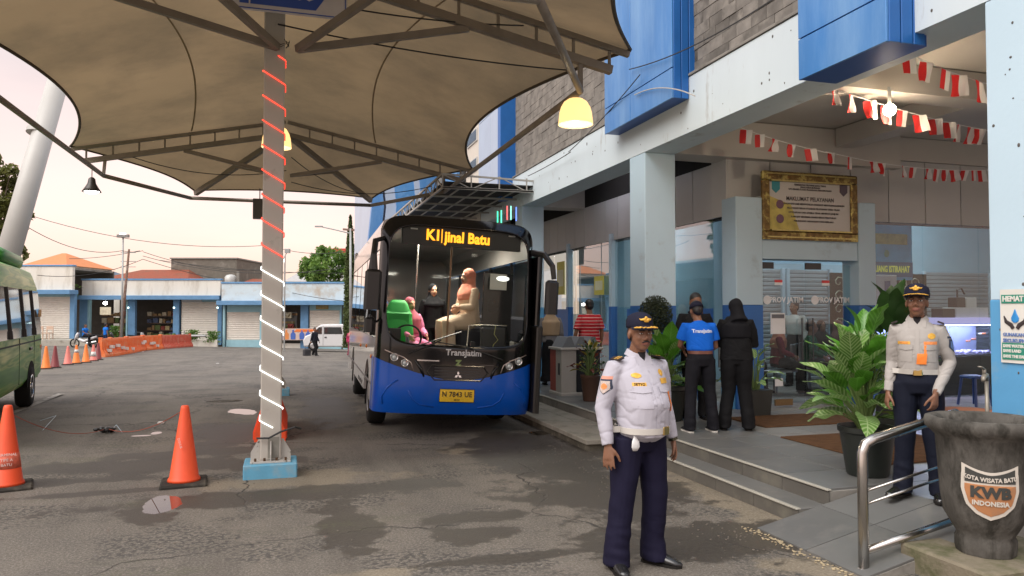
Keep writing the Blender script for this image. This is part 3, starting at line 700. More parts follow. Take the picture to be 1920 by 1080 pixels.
for (s_, sz, zz, sx) in (('PEMERINTAH PROVINSI JAWA TIMUR', .035, .33, 1), ('DINAS PERHUBUNGAN', .035, .295, 1), ('UPT PENGELOLAAN PRASARANA PERHUBUNGAN', .035, .26, 1), ('MAKLUMAT PELAYANAN', .088, .115, .88),
                      ('DENGAN INI KAMI MENYATAKAN SANGGUP MENYELENGGARAKAN', .037, .035, 1), ('PELAYANAN SESUAI STANDAR PELAYANAN YANG TELAH', .037, -.03, 1), ('DITETAPKAN DAN APABILA TIDAK MENEPATI JANJI INI', .037, -.095, 1), ('KAMI SIAP MENERIMA SANKSI SESUAI PERATURAN', .037, -.16, 1), ('PERUNDANG UNDANGAN YANG BERLAKU', .037, -.225, 1)):
    text('lettering', s_, sz, ink, pq, (.06 if zz < .1 else 0, -.024, zz), bold=.0015, ext=.001, sx=sx)
for (x, m_) in ((-.62, M('teal_emblem', (.03, .22, .26), .5)), (.62, M('dark_emblem', (.08, .06, .08), .5))):
    MB().prism([(x-.07, .37), (x-.07, .25), (x, .19), (x+.07, .25), (x+.07, .37), (x, .4)], -.028, -.02).build('crest', m_, pq)
MB().prism([(-.73, .14), (-.35, .02), (-.2, -.38), (-.73, -.38)], -.0235, -.0202).build('yellow_corner', M('yellow_letter_glow2', (.45, .38, .10), .6, var=.4, scale=8), pq)
for z in (.02, -.2): MB().ell((-.55, -.026, z), (.07, .008, .07), 10, 5).build('seal', M('purple_seal', (.16, .08, .12), .6), pq)

# ---- bunting of small red and white flags
def bunting(p0, p1, sag, ts, label, fl=(.16, .20)):
    p0, p1 = Vector(p0), Vector(p1); mid = p0
    e_ = empty('flag_bunting', p0, 0, label, 'bunting', 'strings of red and white flags')
    f = lambda t: (p1-p0)*t - Vector((0, 0, 4*sag*t*(1-t)))
    MB().loft([f(k/16) for k in range(17)], .004, 5).build('string', white_p, e_)
    for t in ts:
        p = f(t); d = (p1-p0); yaw = math.atan2(d.y, d.x)+random.uniform(-.5, .5); wd = fl[0]*random.uniform(.85, 1.1); h_ = fl[1]*random.uniform(.9, 1.1); tl = random.uniform(-.12, .12); cu = random.uniform(-.03, .03)
        fo = None
        for half, mm in ((0, red_m), (1, whitecloth)):
            q = MB()
            def fn(u, v, half=half):
                x = -wd/2 + (half+u)*wd/2; return (x + tl*v*h_, cu*math.sin(5*x/wd+v*3)*(.3+v)*1.2, -v*h_)
            q.grid(fn, 4, 5); o = q.build('flag' if half == 0 else 'white_half', mm, e_ if half == 0 else fo, smooth=True)
            if half == 0: fo = o; o.location = p; o.rotation_euler = (random.uniform(-.2, .2), random.uniform(-.15, .1), yaw)
random.seed(21)
a = onY(1385, 238, 8.6); b_ = onY(1560, 288, 8.6)
bunting(a, b_, .03, [.08, .22, .38, .56, .76], 'short string of red and white flags nearest the white beam, left end', (.16, .18))
bunting(onY(1548, 284, 8.9), onY(1870, 318, 8.9), .10, [.03, .13, .26, .31, .43, .49, .58, .63, .68, .73, .8, .85, .9], 'lowest string of crumpled red and white flags in front of the metal panels', (.13, .17))
bunting(onY(1545, 160, 7.0), onY(1880, 250, 7.0), .05, [.05, .14, .24, .33, .42, .51, .60, .68, .74, .81, .86], 'middle string of red and white flags crossing in front of the lit bulb', (.16, .20))
bunting(onY(1690, 95, 5.8), onY(1880, 165, 5.8), .03, [.07, .24, .43, .56, .76], 'highest string of red and white flags beside the right pillar', (.16, .21))
# bulb on the ceiling beam
lb = empty('ceiling_bulb', onZ(1668, 206, 4.0), 0, 'bare glowing bulb hanging under the portico ceiling', 'lamp')
MB().cyl((0, 0, .05), (0, 0, .26), .02, n=8).build('holder', white_p, lb); MB().ell((0, 0, 0), .07).build('bulb', EM('bulb_glow', (1, .80, .52), 30), lb, smooth=True)
pl = bpy.data.lights.new('bulb_light', 'POINT'); pl.energy = 32; pl.color = (1, .8, .58); pl.shadow_soft_size = .06; o = bpy.data.objects.new('bulb_light', pl); COL.objects.link(o); o.parent = lb; o.location = (0, 0, -.09)
# tube lamp whose glow washes the far panels
tl_ = empty('tube_lamp', (5.72, 13.6, 4.48), 0, 'fluorescent tube washing the far metal panels beside the third pillar', 'lamp')
MB().cyl((0, -.6, -.03), (0, .6, -.03), .016, n=8).build('tube', EM('tube_glow', (.9, .85, 1), 20), tl_); MB().bbox(-.03, .03, -.62, .62, -.01, .03, .005).build('batten', white_p, tl_)

# ---- notice on the right pillar: on the road face x = 5
nt_ = empty('water_notice', (4.99, 4.02, 1.4), 0, 'green and white notice about saving water on the right pillar', 'notice')
def pz(px, py): q = onX(px, py, 4.99); return q.y-4.02, q.z-1.4
y1, ztop = pz(1877, 543); _, zbot = pz(1877, 679); y1 = pz(1877, 600)[0]
MB().box(-.006, 0, -.60, y1, zbot, ztop).build('sheet', M('notice_white', (.72, .70, .64), .5), nt_)
green = M('notice_green', (.03, .25, .17), .5)
def zrow(py): return pz(1877, py)[1]
MB().box(-.010, -.0065, -.60, y1-.012, zrow(569), zrow(553)).build('header_band', green, nt_); MB().box(-.010, -.0065, -.60, y1-.012, zrow(673), zrow(642)).build('footer_band', green, nt_)
RX = (R(90), 0, R(-90))
for s_, sz, py, mm, bo in (('HEMAT', .052, 561, M('notice_white', (0,)*3), .0025), ('GUNAKAN AIR', .034, 627, M('blue_ink', (.12, .2, .45), .5), .001), ('SECUKUPNYA', .036, 638, M('blue_ink', (0,)*3), .0015), ('SAVE WATER', .028, 648, M('notice_white', (0,)*3), .0016), ('SAVE LAND', .028, 657, M('notice_white', (0,)*3), .0016), ('SAVE THE EARTH', .028, 667, M('notice_white', (0,)*3), .0016)):
    text('lettering', s_, sz, mm, nt_, (-.0115, y1-.022, zrow(py)), RX, .001, 'LEFT', bo, sx=.95)
dp = MB(); dp.loft([(0, 0, -.045), (0, 0, -.03), (0, 0, -.01), (0, 0, .02), (0, 0, .05)], [(.004, .012), (.004, .028), (.004, .03), (.004, .014), (.004, .001)], 14)
o = dp.build('drop', M('drop_blue', (.03, .25, .6), .3), nt_); o.location = (-.010, pz(1905, 595)[0], zrow(593))
for sgn in (-1, 1):
    q = MB().loft([(0, sgn*.015, -.06), (0, sgn*.03, -.035), (0, sgn*.07, -.01), (0, sgn*.085, .03)], [(.003, .014), (.003, .016), (.003, .014), (.003, .004)], 8, ref=(1, 0, 0)); o = q.build('hand_icon', M('dark_print', (.04, .03, .03), .5), nt_); o.location = (-.010, pz(1905, 595)[0], zrow(600))
# ================================================================== TENSILE CANOPY
cn = empty('tensile_canopy', (0, 8.2, 0), 0, 'large brown fabric canopy on steel gable trusses over the bus lane', 'canopy')
def C2_(mb, name, m, **k):
    o = mb.build(name, m, cn, **k); o.matrix_parent_inverse = Matrix.Translation(-cn.location); return o
fab = M('canopy_fabric', (.36, .262, .155), .75, var=.14, scale=.6, dirt=(.20, .155, .10), dscale=.5, dlo=.42, dhi=.72, trans=.24, bump=.05, bscale=12)
YA, YB, XE, ZA, ZE = 8.1, 16.0, 3.95, 5.68, 4.86
def zt(x): return ZE + (ZA-ZE)*(1-abs(x)/XE)
def mem(u, v):   # middle bay, u across, v along
    s_ = u*2-1; xe = XE - .85*math.sin(math.pi*v)**.9
    x = s_*xe; y = YA+(YB-YA)*v
    z = zt(x) + .10*abs(s_) *0 + .22*math.sin(math.pi*v)*(1-abs(s_)) - .12*math.sin(math.pi*v)*abs(s_)**3 + .10*math.sin(math.pi*v)*math.sin(math.pi*abs(s_))
    return (x, y, z)
def cap_(sign):
    y0 = YB if sign > 0 else YA
    cw_, we = (.38, 2.05) if sign > 0 else (.12, 2.5)
    def f(u, v):
        s_ = u*2-1; xw = XE + (we-XE)*v - cw_*math.sin(math.pi*v); x = s_*xw
        y = y0 + sign*(2.75*v - .55*v*(1-s_*s_)); z = (1-v)*zt(s_*XE) + v*4.52 + .10*math.sin(math.pi*v)*(1-abs(s_))
        return (x, y, z)
    return f
for nm, fn, nu, nv in (('fabric_bay', mem, 40, 40), ('fabric_end', cap_(1), 32, 14), ('fabric_end', cap_(-1), 32, 14)):
    q = MB(); q.grid(fn, nu, nv); C2_(q, nm, fab, smooth=True)
edge_m = M('edge_webbing', (.09, .07, .05), .7)
for fn in (mem,):
    for u in (0, 1): C2_(MB().loft([Vector(fn(u, k/30))-Vector((0, 0, .01)) for k in range(31)], (.022), 6), 'edge_cable', edge_m, smooth=True)
for sg_ in (1, -1):
    fn = cap_(sg_)
    for u in (0, 1): C2_(MB().loft([Vector(fn(u, k/14)) for k in range(15)], .022, 6), 'edge_cable', edge_m, smooth=True)
    C2_(MB().loft([Vector(fn(k/20, 1)) for k in range(21)], .022, 6), 'edge_cable', edge_m, smooth=True)
# fabric seams
seam = M('fabric_seam', (.30, .215, .125), .8)
for u in (.27, .73):
    q = MB(); pts = [Vector(mem(u, k/30))-Vector((0, 0, .012)) for k in range(31)]
    q.loft(pts, [(.014, .002)]*31, 6, ref=(1, 0, 0)); C2_(q, 'seam', seam)
# gable trusses: paired tubes with spacers
for Y_ in (YA, YB):
    for sg_ in (-1, 1):
        lo = lambda x, o=0: Vector((sg_*x, Y_, zt(x)-.33-o)); hi = lambda x: Vector((sg_*x, Y_, zt(x)-.07))
        C2_(MB().beam(lo(.02), lo(XE-.25), .085, .095), 'truss_lower_chord', steel_dark); C2_(MB().beam(hi(.02), hi(XE-.02), .06, .065), 'truss_upper_chord', steel_dark)
        for k in range(1, 9):
            x = k*XE/8.6; C2_(MB().beam(lo(x)+Vector((0, 0, .06)), hi(x)-Vector((0, 0, .04)), .03, .03), 'truss_spacer', steel_dark)
    # struts from the mast
    zj = 4.50+(0 if Y_ == YA else .02); yj = 8.2 if Y_ == YA else 16.1
    for sg_ in (-1, 1):
        C2_(MB().beam((sg_*.10, yj, zj), (sg_*1.95, Y_, zt(1.95)-.38), .06, .075), 'strut', steel_dark)
        ye = Y_ + (2.3 if Y_ == YB else -2.3)
        C2_(MB().beam((sg_*.08, Y_, zt(.1)-.36), (sg_*2.0, ye+.25*(1 if Y_ == YB else -1), 4.42), .09, .105), 'end_rafter', steel_dark)
        C2_(MB().beam((sg_*.10, yj, zj), (sg_*1.05, Y_+(1.25 if Y_ == YB else -1.25), 4.86), .06, .075), 'strut', steel_dark)
# ring tubes
ZR = 4.30; ringp = [(3.3, YA), (3.3, 15.9), (2.0, 18.5), (-2.1, 18.5), (-3.35, 15.9), (-3.35, YA), (-2.0, 5.8), (2.0, 5.8)]
for i in range(8):
    a, b_ = ringp[i], ringp[(i+1) % 8]; C2_(MB().cyl((a[0], a[1], ZR), (b_[0], b_[1], ZR), .042, n=10), 'ring_tube', steel_dark, smooth=True)
for (x, y) in (ringp[0], ringp[1], ringp[4], ringp[5]):
    C2_(MB().beam((x, y, ZR+.03), (x, YA if y < 9 else YB, zt(3.3)-.38), .05, .05), 'hanger', steel_dark)
wire = M('black_wire', (.02, .02, .02), .6)
def cable(p, q, sag, r=.006, n=14, parent=None, nm='cable', sway=0):
    p, q = Vector(p), Vector(q)
    pts = [p+(q-p)*(k/n)-Vector((0, 0, 4*sag*(k/n)*(1-k/n))) + Vector((sway*math.sin(k*1.3), 0, 0)) for k in range(n+1)]
    return MB().loft(pts, r, 5).build(nm, wire, parent)
for a, b_, sg_ in (((-.1, 8.2, 4.75), (3.2, 8.15, 4.55), .06), ((-3, 16, 4.75), (0, 16.1, 4.62), .22), ((.1, 16.1, 4.9), (2.2, 17.8, 4.5), .25), ((.3, 8.0, 4.95), (2.6, 8.1, 5.0), .05), ((.1, 16.2, 4.4), (3, 15.9, 4.4), .2)):
    o = cable(a, b_, sg_, .009, parent=cn); o.matrix_parent_inverse = Matrix.Translation(-cn.location)

# ---- masts
mast_base = M('blue_base_block', (.13, .36, .52), .7, var=.15, scale=4, bump=.3, dirt=(.24, .36, .42), dscale=6, dlo=.5, dhi=.7)
rustw = M('chipped_white_plate', (.45, .43, .39), .55, var=.08, dirt=(.10, .07, .05), dscale=12, dlo=.6, dhi=.66)
def mast(x, y, label, ztop=5.3, lights=True):
    z0 = gz(x, y); e_ = empty('canopy_mast', (x, y, z0), 0, label, 'pole', 'masts holding up the fabric canopy')
    MB().bbox(-.265, .265, -.22, .22, -.05, .145, .012).build('base_block', mast_base, e_); hz = ztop-z0
    q = MB(); q.bbox(-.105, .105, -.072, .072, .17, hz, .012); sh = q.build('shaft', pole_m, e_)
    MB().bbox(-.20, .20, -.15, .15, .146, .165, .004).build('base_plate', rustw, e_)
    for sx in (-1, 1):
        MB().prism([(sx*.107, .165), (sx*.20, .165), (sx*.20, .24), (sx*.125, .37), (sx*.107, .37)], -.012, .0).build('gusset', rustw, e_)
    MB().prism([(-.074, .165), (-.15, .165), (-.15, .23), (-.08, .36), (-.074, .36)], -.006, .006, 'x').build('gusset', rustw, e_)
    for bx in (-.15, -.06, .06, .15): MB().cyl((bx, -.125, .165), (bx, -.125, .195), .012, n=6).build('bolt', M('rusty_bolt', (.12, .07, .04), .7, .5), e_)
    MB().box(-.03, .085, -.0735, -.0715, .18, .40).build('bare_patch', M('bare_patch', (.25, .24, .21), .7, var=.3, scale=9), sh)
    return e_
mast(-.13, 8.29, 'square grey canopy mast in front, wrapped with red and white light rope', 5.3)
mast(-.16, 16.1, 'second canopy mast, almost hidden straight behind the lit one', 5.4)
# ---- light rope
rp_ = empty('light_rope', (-.13, 8.29, 0), 0, 'spiral rope of small LEDs on the front mast, red above and white below', 'light rope')
def spiral(z):   # point on the rectangular mast hull for height z
    w_, d_ = .222, .156; f = (.2 - z/.262) % 1; per = 2*(w_+d_)
    s = f/.52*w_ if f < .52 else (w_+(f-.52)/.12*d_ if f < .64 else (w_+d_+(f-.64)/.22*w_ if f < .86 else 2*w_+d_+(f-.86)/.14*d_))
    for (x0, y0, x1, y1, ln) in ((-w_/2, -d_/2, w_/2, -d_/2, w_), (w_/2, -d_/2, w_/2, d_/2, d_), (w_/2, d_/2, -w_/2, d_/2, w_), (-w_/2, d_/2, -w_/2, -d_/2, d_)):
        if s <= ln: return Vector((x0+(x1-x0)*s/ln, y0+(y1-y0)*s/ln, z))
        s -= ln
    return Vector((-w_/2, -d_/2, z))
def spiral_old(z):
    th = -z/ .295*2*math.pi+1.0; c, s_ = math.cos(th), math.sin(th); k = 1/max(abs(c)/.121, abs(s_)/.106)
    k2 = 1/((abs(c)/.113)**12+(abs(s_)/.098)**12)**(1/12); return Vector((c*k2, s_*k2, z))
def rope(z0, z1, col, glow, nm, pitch_fn=lambda z: z):
    n_ = int((z1-z0)/.006); MB().loft([spiral(z0+(z1-z0)*k/n_) for k in range(n_+1)], .005, 5).build(nm+'_tube', col, rp_, smooth=True)
    q = MB(); n2 = int((z1-z0)/.262*.76/.019)
    for k in range(n2): p = spiral(z0+(z1-z0)*k/n2); q.ell(p+Vector((p.x, p.y, 0)).normalized()*.003, .0072, 6, 4)
    q.build(nm+'_bulbs', glow, rp_)['kind'] = 'stuff'
rope(2.28, 4.42, EM('rope_red', (.7, .03, .02), .5), EM('led_red', (1, .05, .025), 1.9), 'red')
rope(.50, 2.27, EM('rope_white', (.6, .6, .55), .25), EM('led_white', (1, 1, .93), 2.2), 'white')
MB().loft([(-.14, -.11, .40), (-.02, -.13, .40), (.1, -.125, .46), (.24, -.12, .50), (.30, -.05, .47)], .011, 6).build('feed_wire', wire, rp_)
# tangled wires at the joint
q = MB(); random.seed(4)
for k in range(3): q.loft([(random.uniform(.04, .16), -.12+random.uniform(-.02, .02), 4.52+random.uniform(-.05, .07)) for j in range(5)], .004, 4)
tag(q.build('wire_tangle', wire, None, loc=(-.13, 8.29, 0)), 'small tangle of black wires at the strut joint of the lit mast', 'wires')
# ---- road name sign at the top of the mast
sn = empty('direction_sign', (-.02, 7.98, 4.80), 0, 'blue and white arrow sign high on the lit mast', 'sign')
MB().bbox(-.56, .62, -.03, 0, -.02, .50, .004).build('board', M('sign_white', (.62, .60, .62), .4), sn)
sb = M('sign_blue', (.03, .09, .42), .4)
MB().prism([(-.45, .04), (.30, .04), (.40, .19), (.30, .34), (-.45, .34)], -.036, -.031).build('arrow_field', sb, sn)
for (x0, x1, z0, z1) in ((-.55, .605, -.01, 0), (-.55, .605, .48, .49), (-.55, -.54, 0, .48), (.595, .605, 0, .48)): MB().box(x0, x1, -.034, -.0305, z0, z1).build('border_line', sb, sn)
MB().box(-.36, -.345, -.040, -.0365, .0, .48).build('divider', M('sign_white', (0,)*3), sn)
text('lettering', 'SUROSO', .19, M('sign_white', (0,)*3), sn, (.0, -.0385, .19), bold=.004, sx=.8)
# ---- hanging lamps
shade = EM('lamp_shade_glow', (1.0, .60, .22), 1.1); shade_in = EM('lamp_inner_glow', (1, .86, .55), 5)
def bell_lamp(loc, label, s_=1.0, lit=True, w=12):
    e_ = empty('pendant_lamp', loc, 0, label, 'lamp', 'lamps hanging from the canopy frame')
    prof = [(.04, .17), (.09, .165), (.14, .13), (.175, .07), (.195, 0), (.205, -.09), (.21, -.14)]
    prof = [(a*s_, b_*s_) for a, b_ in prof]
    MB().lathe(prof+[(a-.006, b_) for a, b_ in prof[::-1]], n=28, cap=False).build('shade', shade if lit else M('dark_shade', (.05, .045, .04), .4, .4), e_, smooth=True)
    MB().cyl((0, 0, .165*s_), (0, 0, .23*s_), .045*s_, .03*s_, 12).build('cap', black, e_)
    MB().ell((0, 0, .02*s_), (.07*s_, .07*s_, .085*s_)).build('bulb', shade_in if lit else EM('cool_bulb', (1, .95, .9), 9), e_, smooth=True)
    l_ = bpy.data.lights.new('lamp_light', 'POINT'); l_.energy = w; l_.color = (1, .78, .5); l_.shadow_soft_size = .08
    o = bpy.data.objects.new('lamp_light', l_); COL.objects.link(o); o.parent = e_; o.location = (0, 0, -.18*s_)
    return e_
l1 = bell_lamp((3.32, 8.3, 4.09), 'glowing amber bell lamp hanging before the grey stone wall'); MB().cyl((0, 0, .22), (0, 0, .25), .01).build('stem', black, l1)
l2 = bell_lamp((-.15, 12.2, 4.42), 'glowing amber bell lamp half hidden behind the lit mast', 1.08, w=10); MB().cyl((0, 0, .2), (0, 0, 1.0), .01).build('stem', wire, l2)
l3 = empty('pendant_lamp', onY(172, 352, 16.0), 0, 'small dark bell lamp hanging against the sky at the left corner of the canopy', 'lamp', 'lamps hanging from the canopy frame')
pf = [(.03, .20), (.06, .17), (.075, .08), (.12, .0), (.17, -.08)]
MB().lathe(pf+[(a-.006, b_) for a, b_ in pf[::-1]], n=20, cap=False).build('shade', M('dark_shade', (.05, .045, .04), .4, .4), l3, smooth=True)
MB().ell((0, 0, -.07), (.13, .13, .045)).build('bulb', EM('cool_bulb', (1, .95, .9), 9), l3, smooth=True); MB().cyl((0, 0, .2), (0, 0, .42), .008, n=6).build('stem', wire, l3)
# small black speaker box behind the mast
p = onY(487, 392, 15.9); sp = MB().bbox(-.13, .13, -.1, .1, -.2, .2, .01).cyl((0, 0, .2), (0, 0, .42), .01).build('speaker_box', black, None, loc=p); tag(sp, 'small dark box hanging from the ring tube left of the lit mast', 'speaker')

# ================================================================== steel mesh awning on the building
aw = empty('steel_awning', (3.9, 15, 4.3), 0, 'flat truss awning of thin white steel with mesh, fixed to the building above the bus', 'awning')
def A2(mb, name, m, **k):
    o = mb.build(name, m, aw, **k); o.matrix_parent_inverse = Matrix.Translation(-aw.location); return o
tr_m = M('pale_thin_steel', (.40, .38, .34), .5, .3); AX0, AX1, AY0, AY1, AZ0, AZ1 = 3.05, 5.0, 14.9, 23.0, 4.22, 4.50
for y in (AY0, AY1):
    A2(MB().beam((AX0, y, AZ0), (AX1, y, AZ0), .04, .04), 'rail', tr_m); A2(MB().beam((AX0, y, AZ1), (AX1, y, AZ1-.05), .035, .035), 'rail', tr_m)
    for k in range(4):
        x = AX0+k*.6; A2(MB().beam((x, y, AZ0), (x, y, AZ1), .025, .025), 'web', tr_m)
        if k < 3: A2(MB().beam((x, y, AZ1 if k % 2 == 0 else AZ0), (x+.6, y, AZ0 if k % 2 == 0 else AZ1), .02, .02), 'web', tr_m)
A2(MB().beam((AX0, AY0, AZ0), (AX0, AY1, AZ0), .04, .04), 'rail', tr_m); A2(MB().beam((AX0, AY0, AZ1), (AX0, AY1, AZ1), .04, .04), 'rail', tr_m)
for k in range(14):
    y = AY0+k*.6; A2(MB().beam((AX0, y, AZ0), (AX0, y, AZ1), .022, .022), 'web', tr_m)
    A2(MB().beam((AX0, y, AZ1 if k % 2 else AZ0), (AX0, y+.6, AZ0 if k % 2 else AZ1), .02, .02), 'web', tr_m)
    if k % 2 == 0: A2(MB().beam((AX0, y, AZ0+.01), (AX1, y, AZ0+.01), .04, .04), 'cross_bar', tr_m)
for k in range(1, 5): x = AX0+k*.4; A2(MB().beam((x, AY0, AZ0+.03), (x, AY1, AZ0+.03), .025, .025), 'cross_bar', tr_m)
A2(MB().box(AX0+.03, AX1, AY0+.03, AY1, AZ1-.16, AZ1-.14), 'roof_sheet', M('dark_roof_sheet', (.055, .05, .045), .7, var=.3, scale=6))
# coloured light tubes under the awning
for k, c_ in enumerate(((.05, .9, .45), (.1, .9, .5), (.9, .12, .12), (.25, .75, .6), (.12, .25, .95))):
    px = (933, 940, 951, 958, 968)[k]; p = onY(px, (410, 408, 400, 400, 402)[k], 15.4)
    t_ = MB().cyl((0, 0, -.14), (0, 0, .16), .014, n=8).build('light_tube', EM('rgb%d' % k, c_, 1.4), None, loc=p)
    tag(t_, ('leftmost green light tube hanging under the awning', 'second green light tube under the awning', 'red light tube in the middle of the five under the awning', 'pale teal light tube under the awning', 'rightmost blue light tube under the awning')[k], 'light tube', 'coloured light tubes under the awning')
# cables strung along the facade
for a, b_, s_, lb_ in ((onX(1180, 130, 4.7), onX(1505, -40, 4.7), .12, 'black cable sagging across the blue metal box up to the stone wall'), (onX(990, 330, 4.9), onX(1070, 285, 4.9), .02, 'thin wire running along the ledge of the white beam'), (onX(1066, 285, 4.85), onX(1200, 140, 4.68), .05, 'black cable rising from the ledge past the amber lamp'), (onX(1190, 178, 4.72), onX(1303, 180, 4.7), -.1, 'pale looped cable across the bottom of the blue metal box')):
    o = cable(a, b_, s_, .008, nm='facade_cable'); tag(o, lb_, 'cable')
    if 'pale' in lb_: o.data.materials.clear(); o.data.materials.append(pole_m)

# ================================================================== leaning white mast on the left
lm = empty('leaning_mast', atD(-8, 560, 20), 0, 'thick white steel mast leaning behind the green minibus', 'pole')
a = atD(-8, 560, 20); b_ = atD(118, 120, 22); a2 = a + (a-b_)*.12
o = MB().cyl(a2-a, b_-a, .30, .27, 24).build('tube', M('white_steel', (.44, .43, .40), .45, var=.04), lm, smooth=True)
c_ = atD(74, 248, 21.4); t_ = (b_-a).normalized(); MB().cyl(c_-a-t_*.07, c_-a+t_*.07, .33, n=24).build('collar', M('white_steel', (0,)*3), lm)

# ================================================================== SHOP ROW (facing the camera across the yard)
RZ = -YAW
def local(name, lat, D, z, label, cat, group=None, rz=0):
    return empty(name, cf(lat, D, z), RZ+rz, label, cat, group)
fas = M('weathered_fascia', (.72, .69, .61), .8, var=.08, scale=1, dirt=(.40, .35, .27), dscale=1.2, dlo=.50, dhi=.85, st=(1.6, 1, .35)); blue_t = M('faded_blue_trim', (.14, .28, .46), .7, var=.15)
fas2 = M('pale_blue_fascia', (.55, .64, .67), .8, var=.06, dirt=(.45, .40, .33), dscale=.8)
sh2 = M('shop_shutter', (.66, .62, .55), .6, .1, var=.08); lt_blue = M('shop_light_blue', (.30, .50, .56), .7, var=.08)
def shop(lat0, lat1, D, z0, zl, zf, parts, label, fm):
    """zl: ledge underside, zf: fascia top"""
    kk = D/57; lat0 *= kk; lat1 *= kk; parts = [(p_[0], p_[1]*kk, p_[2]*kk, *p_[3:]) for p_ in parts]
    e_ = local('shop_building', lat0, D, z0, label, 'shop', 'low shops across the yard'); W_ = lat1-lat0
    MB().bbox(0, W_, -.5, -.2, zl+.32, zf-.12, .02).build('fascia', fm, e_); MB().bbox(-.05, W_+.05, -.55, -.1, zf-.118, zf, .02).build('cap_trim', blue_t, e_)
    MB().bbox(-.15, W_+.15, -1.1, .0, zl, zl+.31, .02).build('ledge', blue_t, e_)
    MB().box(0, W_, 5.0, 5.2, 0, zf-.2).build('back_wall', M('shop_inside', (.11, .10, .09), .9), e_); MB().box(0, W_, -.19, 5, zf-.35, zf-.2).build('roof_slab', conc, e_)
    MB().box(0, W_, 0, 5, -.8, .0).build('plinth', M('plinth', (.38, .36, .31), .85, var=.1, dirt=(.2, .18, .15), dscale=2), e_)
    for kind, a_, b2, *rest in parts:
        a_ -= lat0; b2 -= lat0
        if kind == 'post': MB().bbox(a_, b2, -.2, .1, 0, zl-.002, .01).build('post', rest[0] if rest else blue_t, e_)
        elif kind == 'shut':
            q = MB(); z = rest[0]; poly = []
            while z < rest[1]: poly += [(0, z), (-.03, z+.05), (-.03, z+.1), (0, z+.14)]; z += .14
            poly += [(.05, z), (.05, rest[0])]; q.prism(poly, a_, b2, 'x'); q.build('roller_shutter', sh2, e_)
            MB().box(a_, b2, -.05, .1, z, zl).build('shutter_box', lt_blue, e_)
            if rest[0] > .01: MB().box(a_, b2, -.1, .1, -.1, rest[0]).build('low_wall', lt_blue, e_)
        elif kind == 'wall': MB().box(a_, b2, -.15, .1, rest[0], rest[1]).build('wall', rest[2], e_)
    return e_
z_s = -1.25
DS = 57; mpp = DS/1400
def LT(px): return (px-960)/1400*DS
def ZZ(py): return CH+(582-py)/1400*DS - z_s
shopA = shop(LT(160), LT(418), DS, z_s+.35, ZZ(562)-.35, ZZ(523)-.35, [('post', LT(152), LT(167)), ('post', LT(167), LT(171), lt_blue), ('post', LT(239), LT(242), lt_blue), ('post', LT(243), LT(256)), ('post', LT(327), LT(338)), ('post', LT(410), LT(418)),
     ('shut', LT(341), LT(409), .2, ZZ(568)-.35)], 'long low shop with two open fronts and a weathered cream fascia', fas)
shopB = shop(LT(420), LT(655), DS-1, z_s, ZZ(572), ZZ(530), [('post', LT(420), LT(424), lt_blue), ('shut', LT(426), LT(488), .75, ZZ(588)), ('post', LT(489), LT(494), lt_blue), ('post', LT(565), LT(579)), ('post', LT(645), LT(652), lt_blue), ('shut', LT(581), LT(638), .6, ZZ(585)), ('post', LT(638), LT(641), lt_blue), ('wall', LT(494), LT(565), 0, .5, fas)], 'low pale blue shop with closed shutters behind the white van', fas2)
shopC = shop(LT(-30), LT(143), DS-2, z_s+.9, ZZ(553)-.9, ZZ(500)-.9, [('post', LT(20), LT(30)), ('shut', LT(70), LT(132), .0, ZZ(560)-.9), ('post', LT(134), LT(143)), ('wall', LT(-30), LT(20), 0, 2.5, fas)], 'shop on a raised terrace at the far left behind the green minibus', fas)
# terrace and wall to the left
tag(MB().box(0, 12, -3.0, 0, -1.2, 0).build('terrace', M('plinth', (0,)*3), None, loc=cf(LT(-60), DS-2, z_s+.9)), kind='structure').rotation_euler = (0, 0, RZ)
# goods inside the open fronts
goods = [M('goods%d' % i, c, .7, var=.3, scale=8) for i, c in enumerate(((.25, .16, .08), (.10, .13, .05), (.35, .28, .15), (.20, .05, .04), (.08, .10, .16), (.42, .38, .28)))]
random.seed(9)
for (pa, pb, lbl) in ((171, 239, 'wooden shelves packed with goods in the left open shop front'), (258, 326, 'crowded racks and pale wooden stands in the right open shop front')):
    e_ = local('goods_shelf', LT(pa), DS+1.2, z_s+.35, lbl, 'shelf'); wd = LT(pb)-LT(pa)
    for z in (.5, 1.05, 1.6, 2.15): MB().box(.1, wd-.1, 0, .5, z, z+.05).build('shelf_board', wood, e_)
    for z in (.0, .55, 1.10, 1.65, 2.2):
        x = .15
        while x < wd-.4:
            w_ = random.uniform(.15, .5); h_ = random.uniform(.15, .42); MB().bbox(x, x+w_, .02, .4, z+.002, z+h_, .02).build('item', random.choice(goods), e_); x += w_+random.uniform(.02, .12)
fl_ = local('shop_lamp', LT(203), DS-.4, z_s+ZZ(566)-.1, 'bright white lamp glowing under the ledge of the open shop', 'lamp'); MB().ell((0, 0, 0), (.16, .1, .13)).build('glow_bulb', EM('shop_bulb', (1, .98, .9), 14), fl_); 
for i, px in enumerate((247, 332, 413)):
    o = MB().ell((0, 0, 0), (.07, .05, .07)).build('post_lamp', EM('post_lamp_glow', (.7, 1, 1), 2.2), None, loc=cf(LT(px), DS-.5, z_s+ZZ(577))); tag(o, ('small round lamp on the blue post between the open shop fronts', 'small round lamp on the post left of the first closed shutter', 'small round lamp on the post where the two long shops meet')[i], 'lamp', 'small lamps on shop posts')
sgn = [(540, 563, 558, 572, (.5, .5, .45), 'white shop board with a red end above the dark window'), (601, 624, 571, 580, (.25, .2, .08), 'small dark board with amber letters above the far shutter'), (206, 226, 576, 590, (.6, .55, .4), 'white card sign hanging inside the open shop'), (355, 392, 563, 567, (.05, .05, .05), 'dark narrow board above the shutter')]
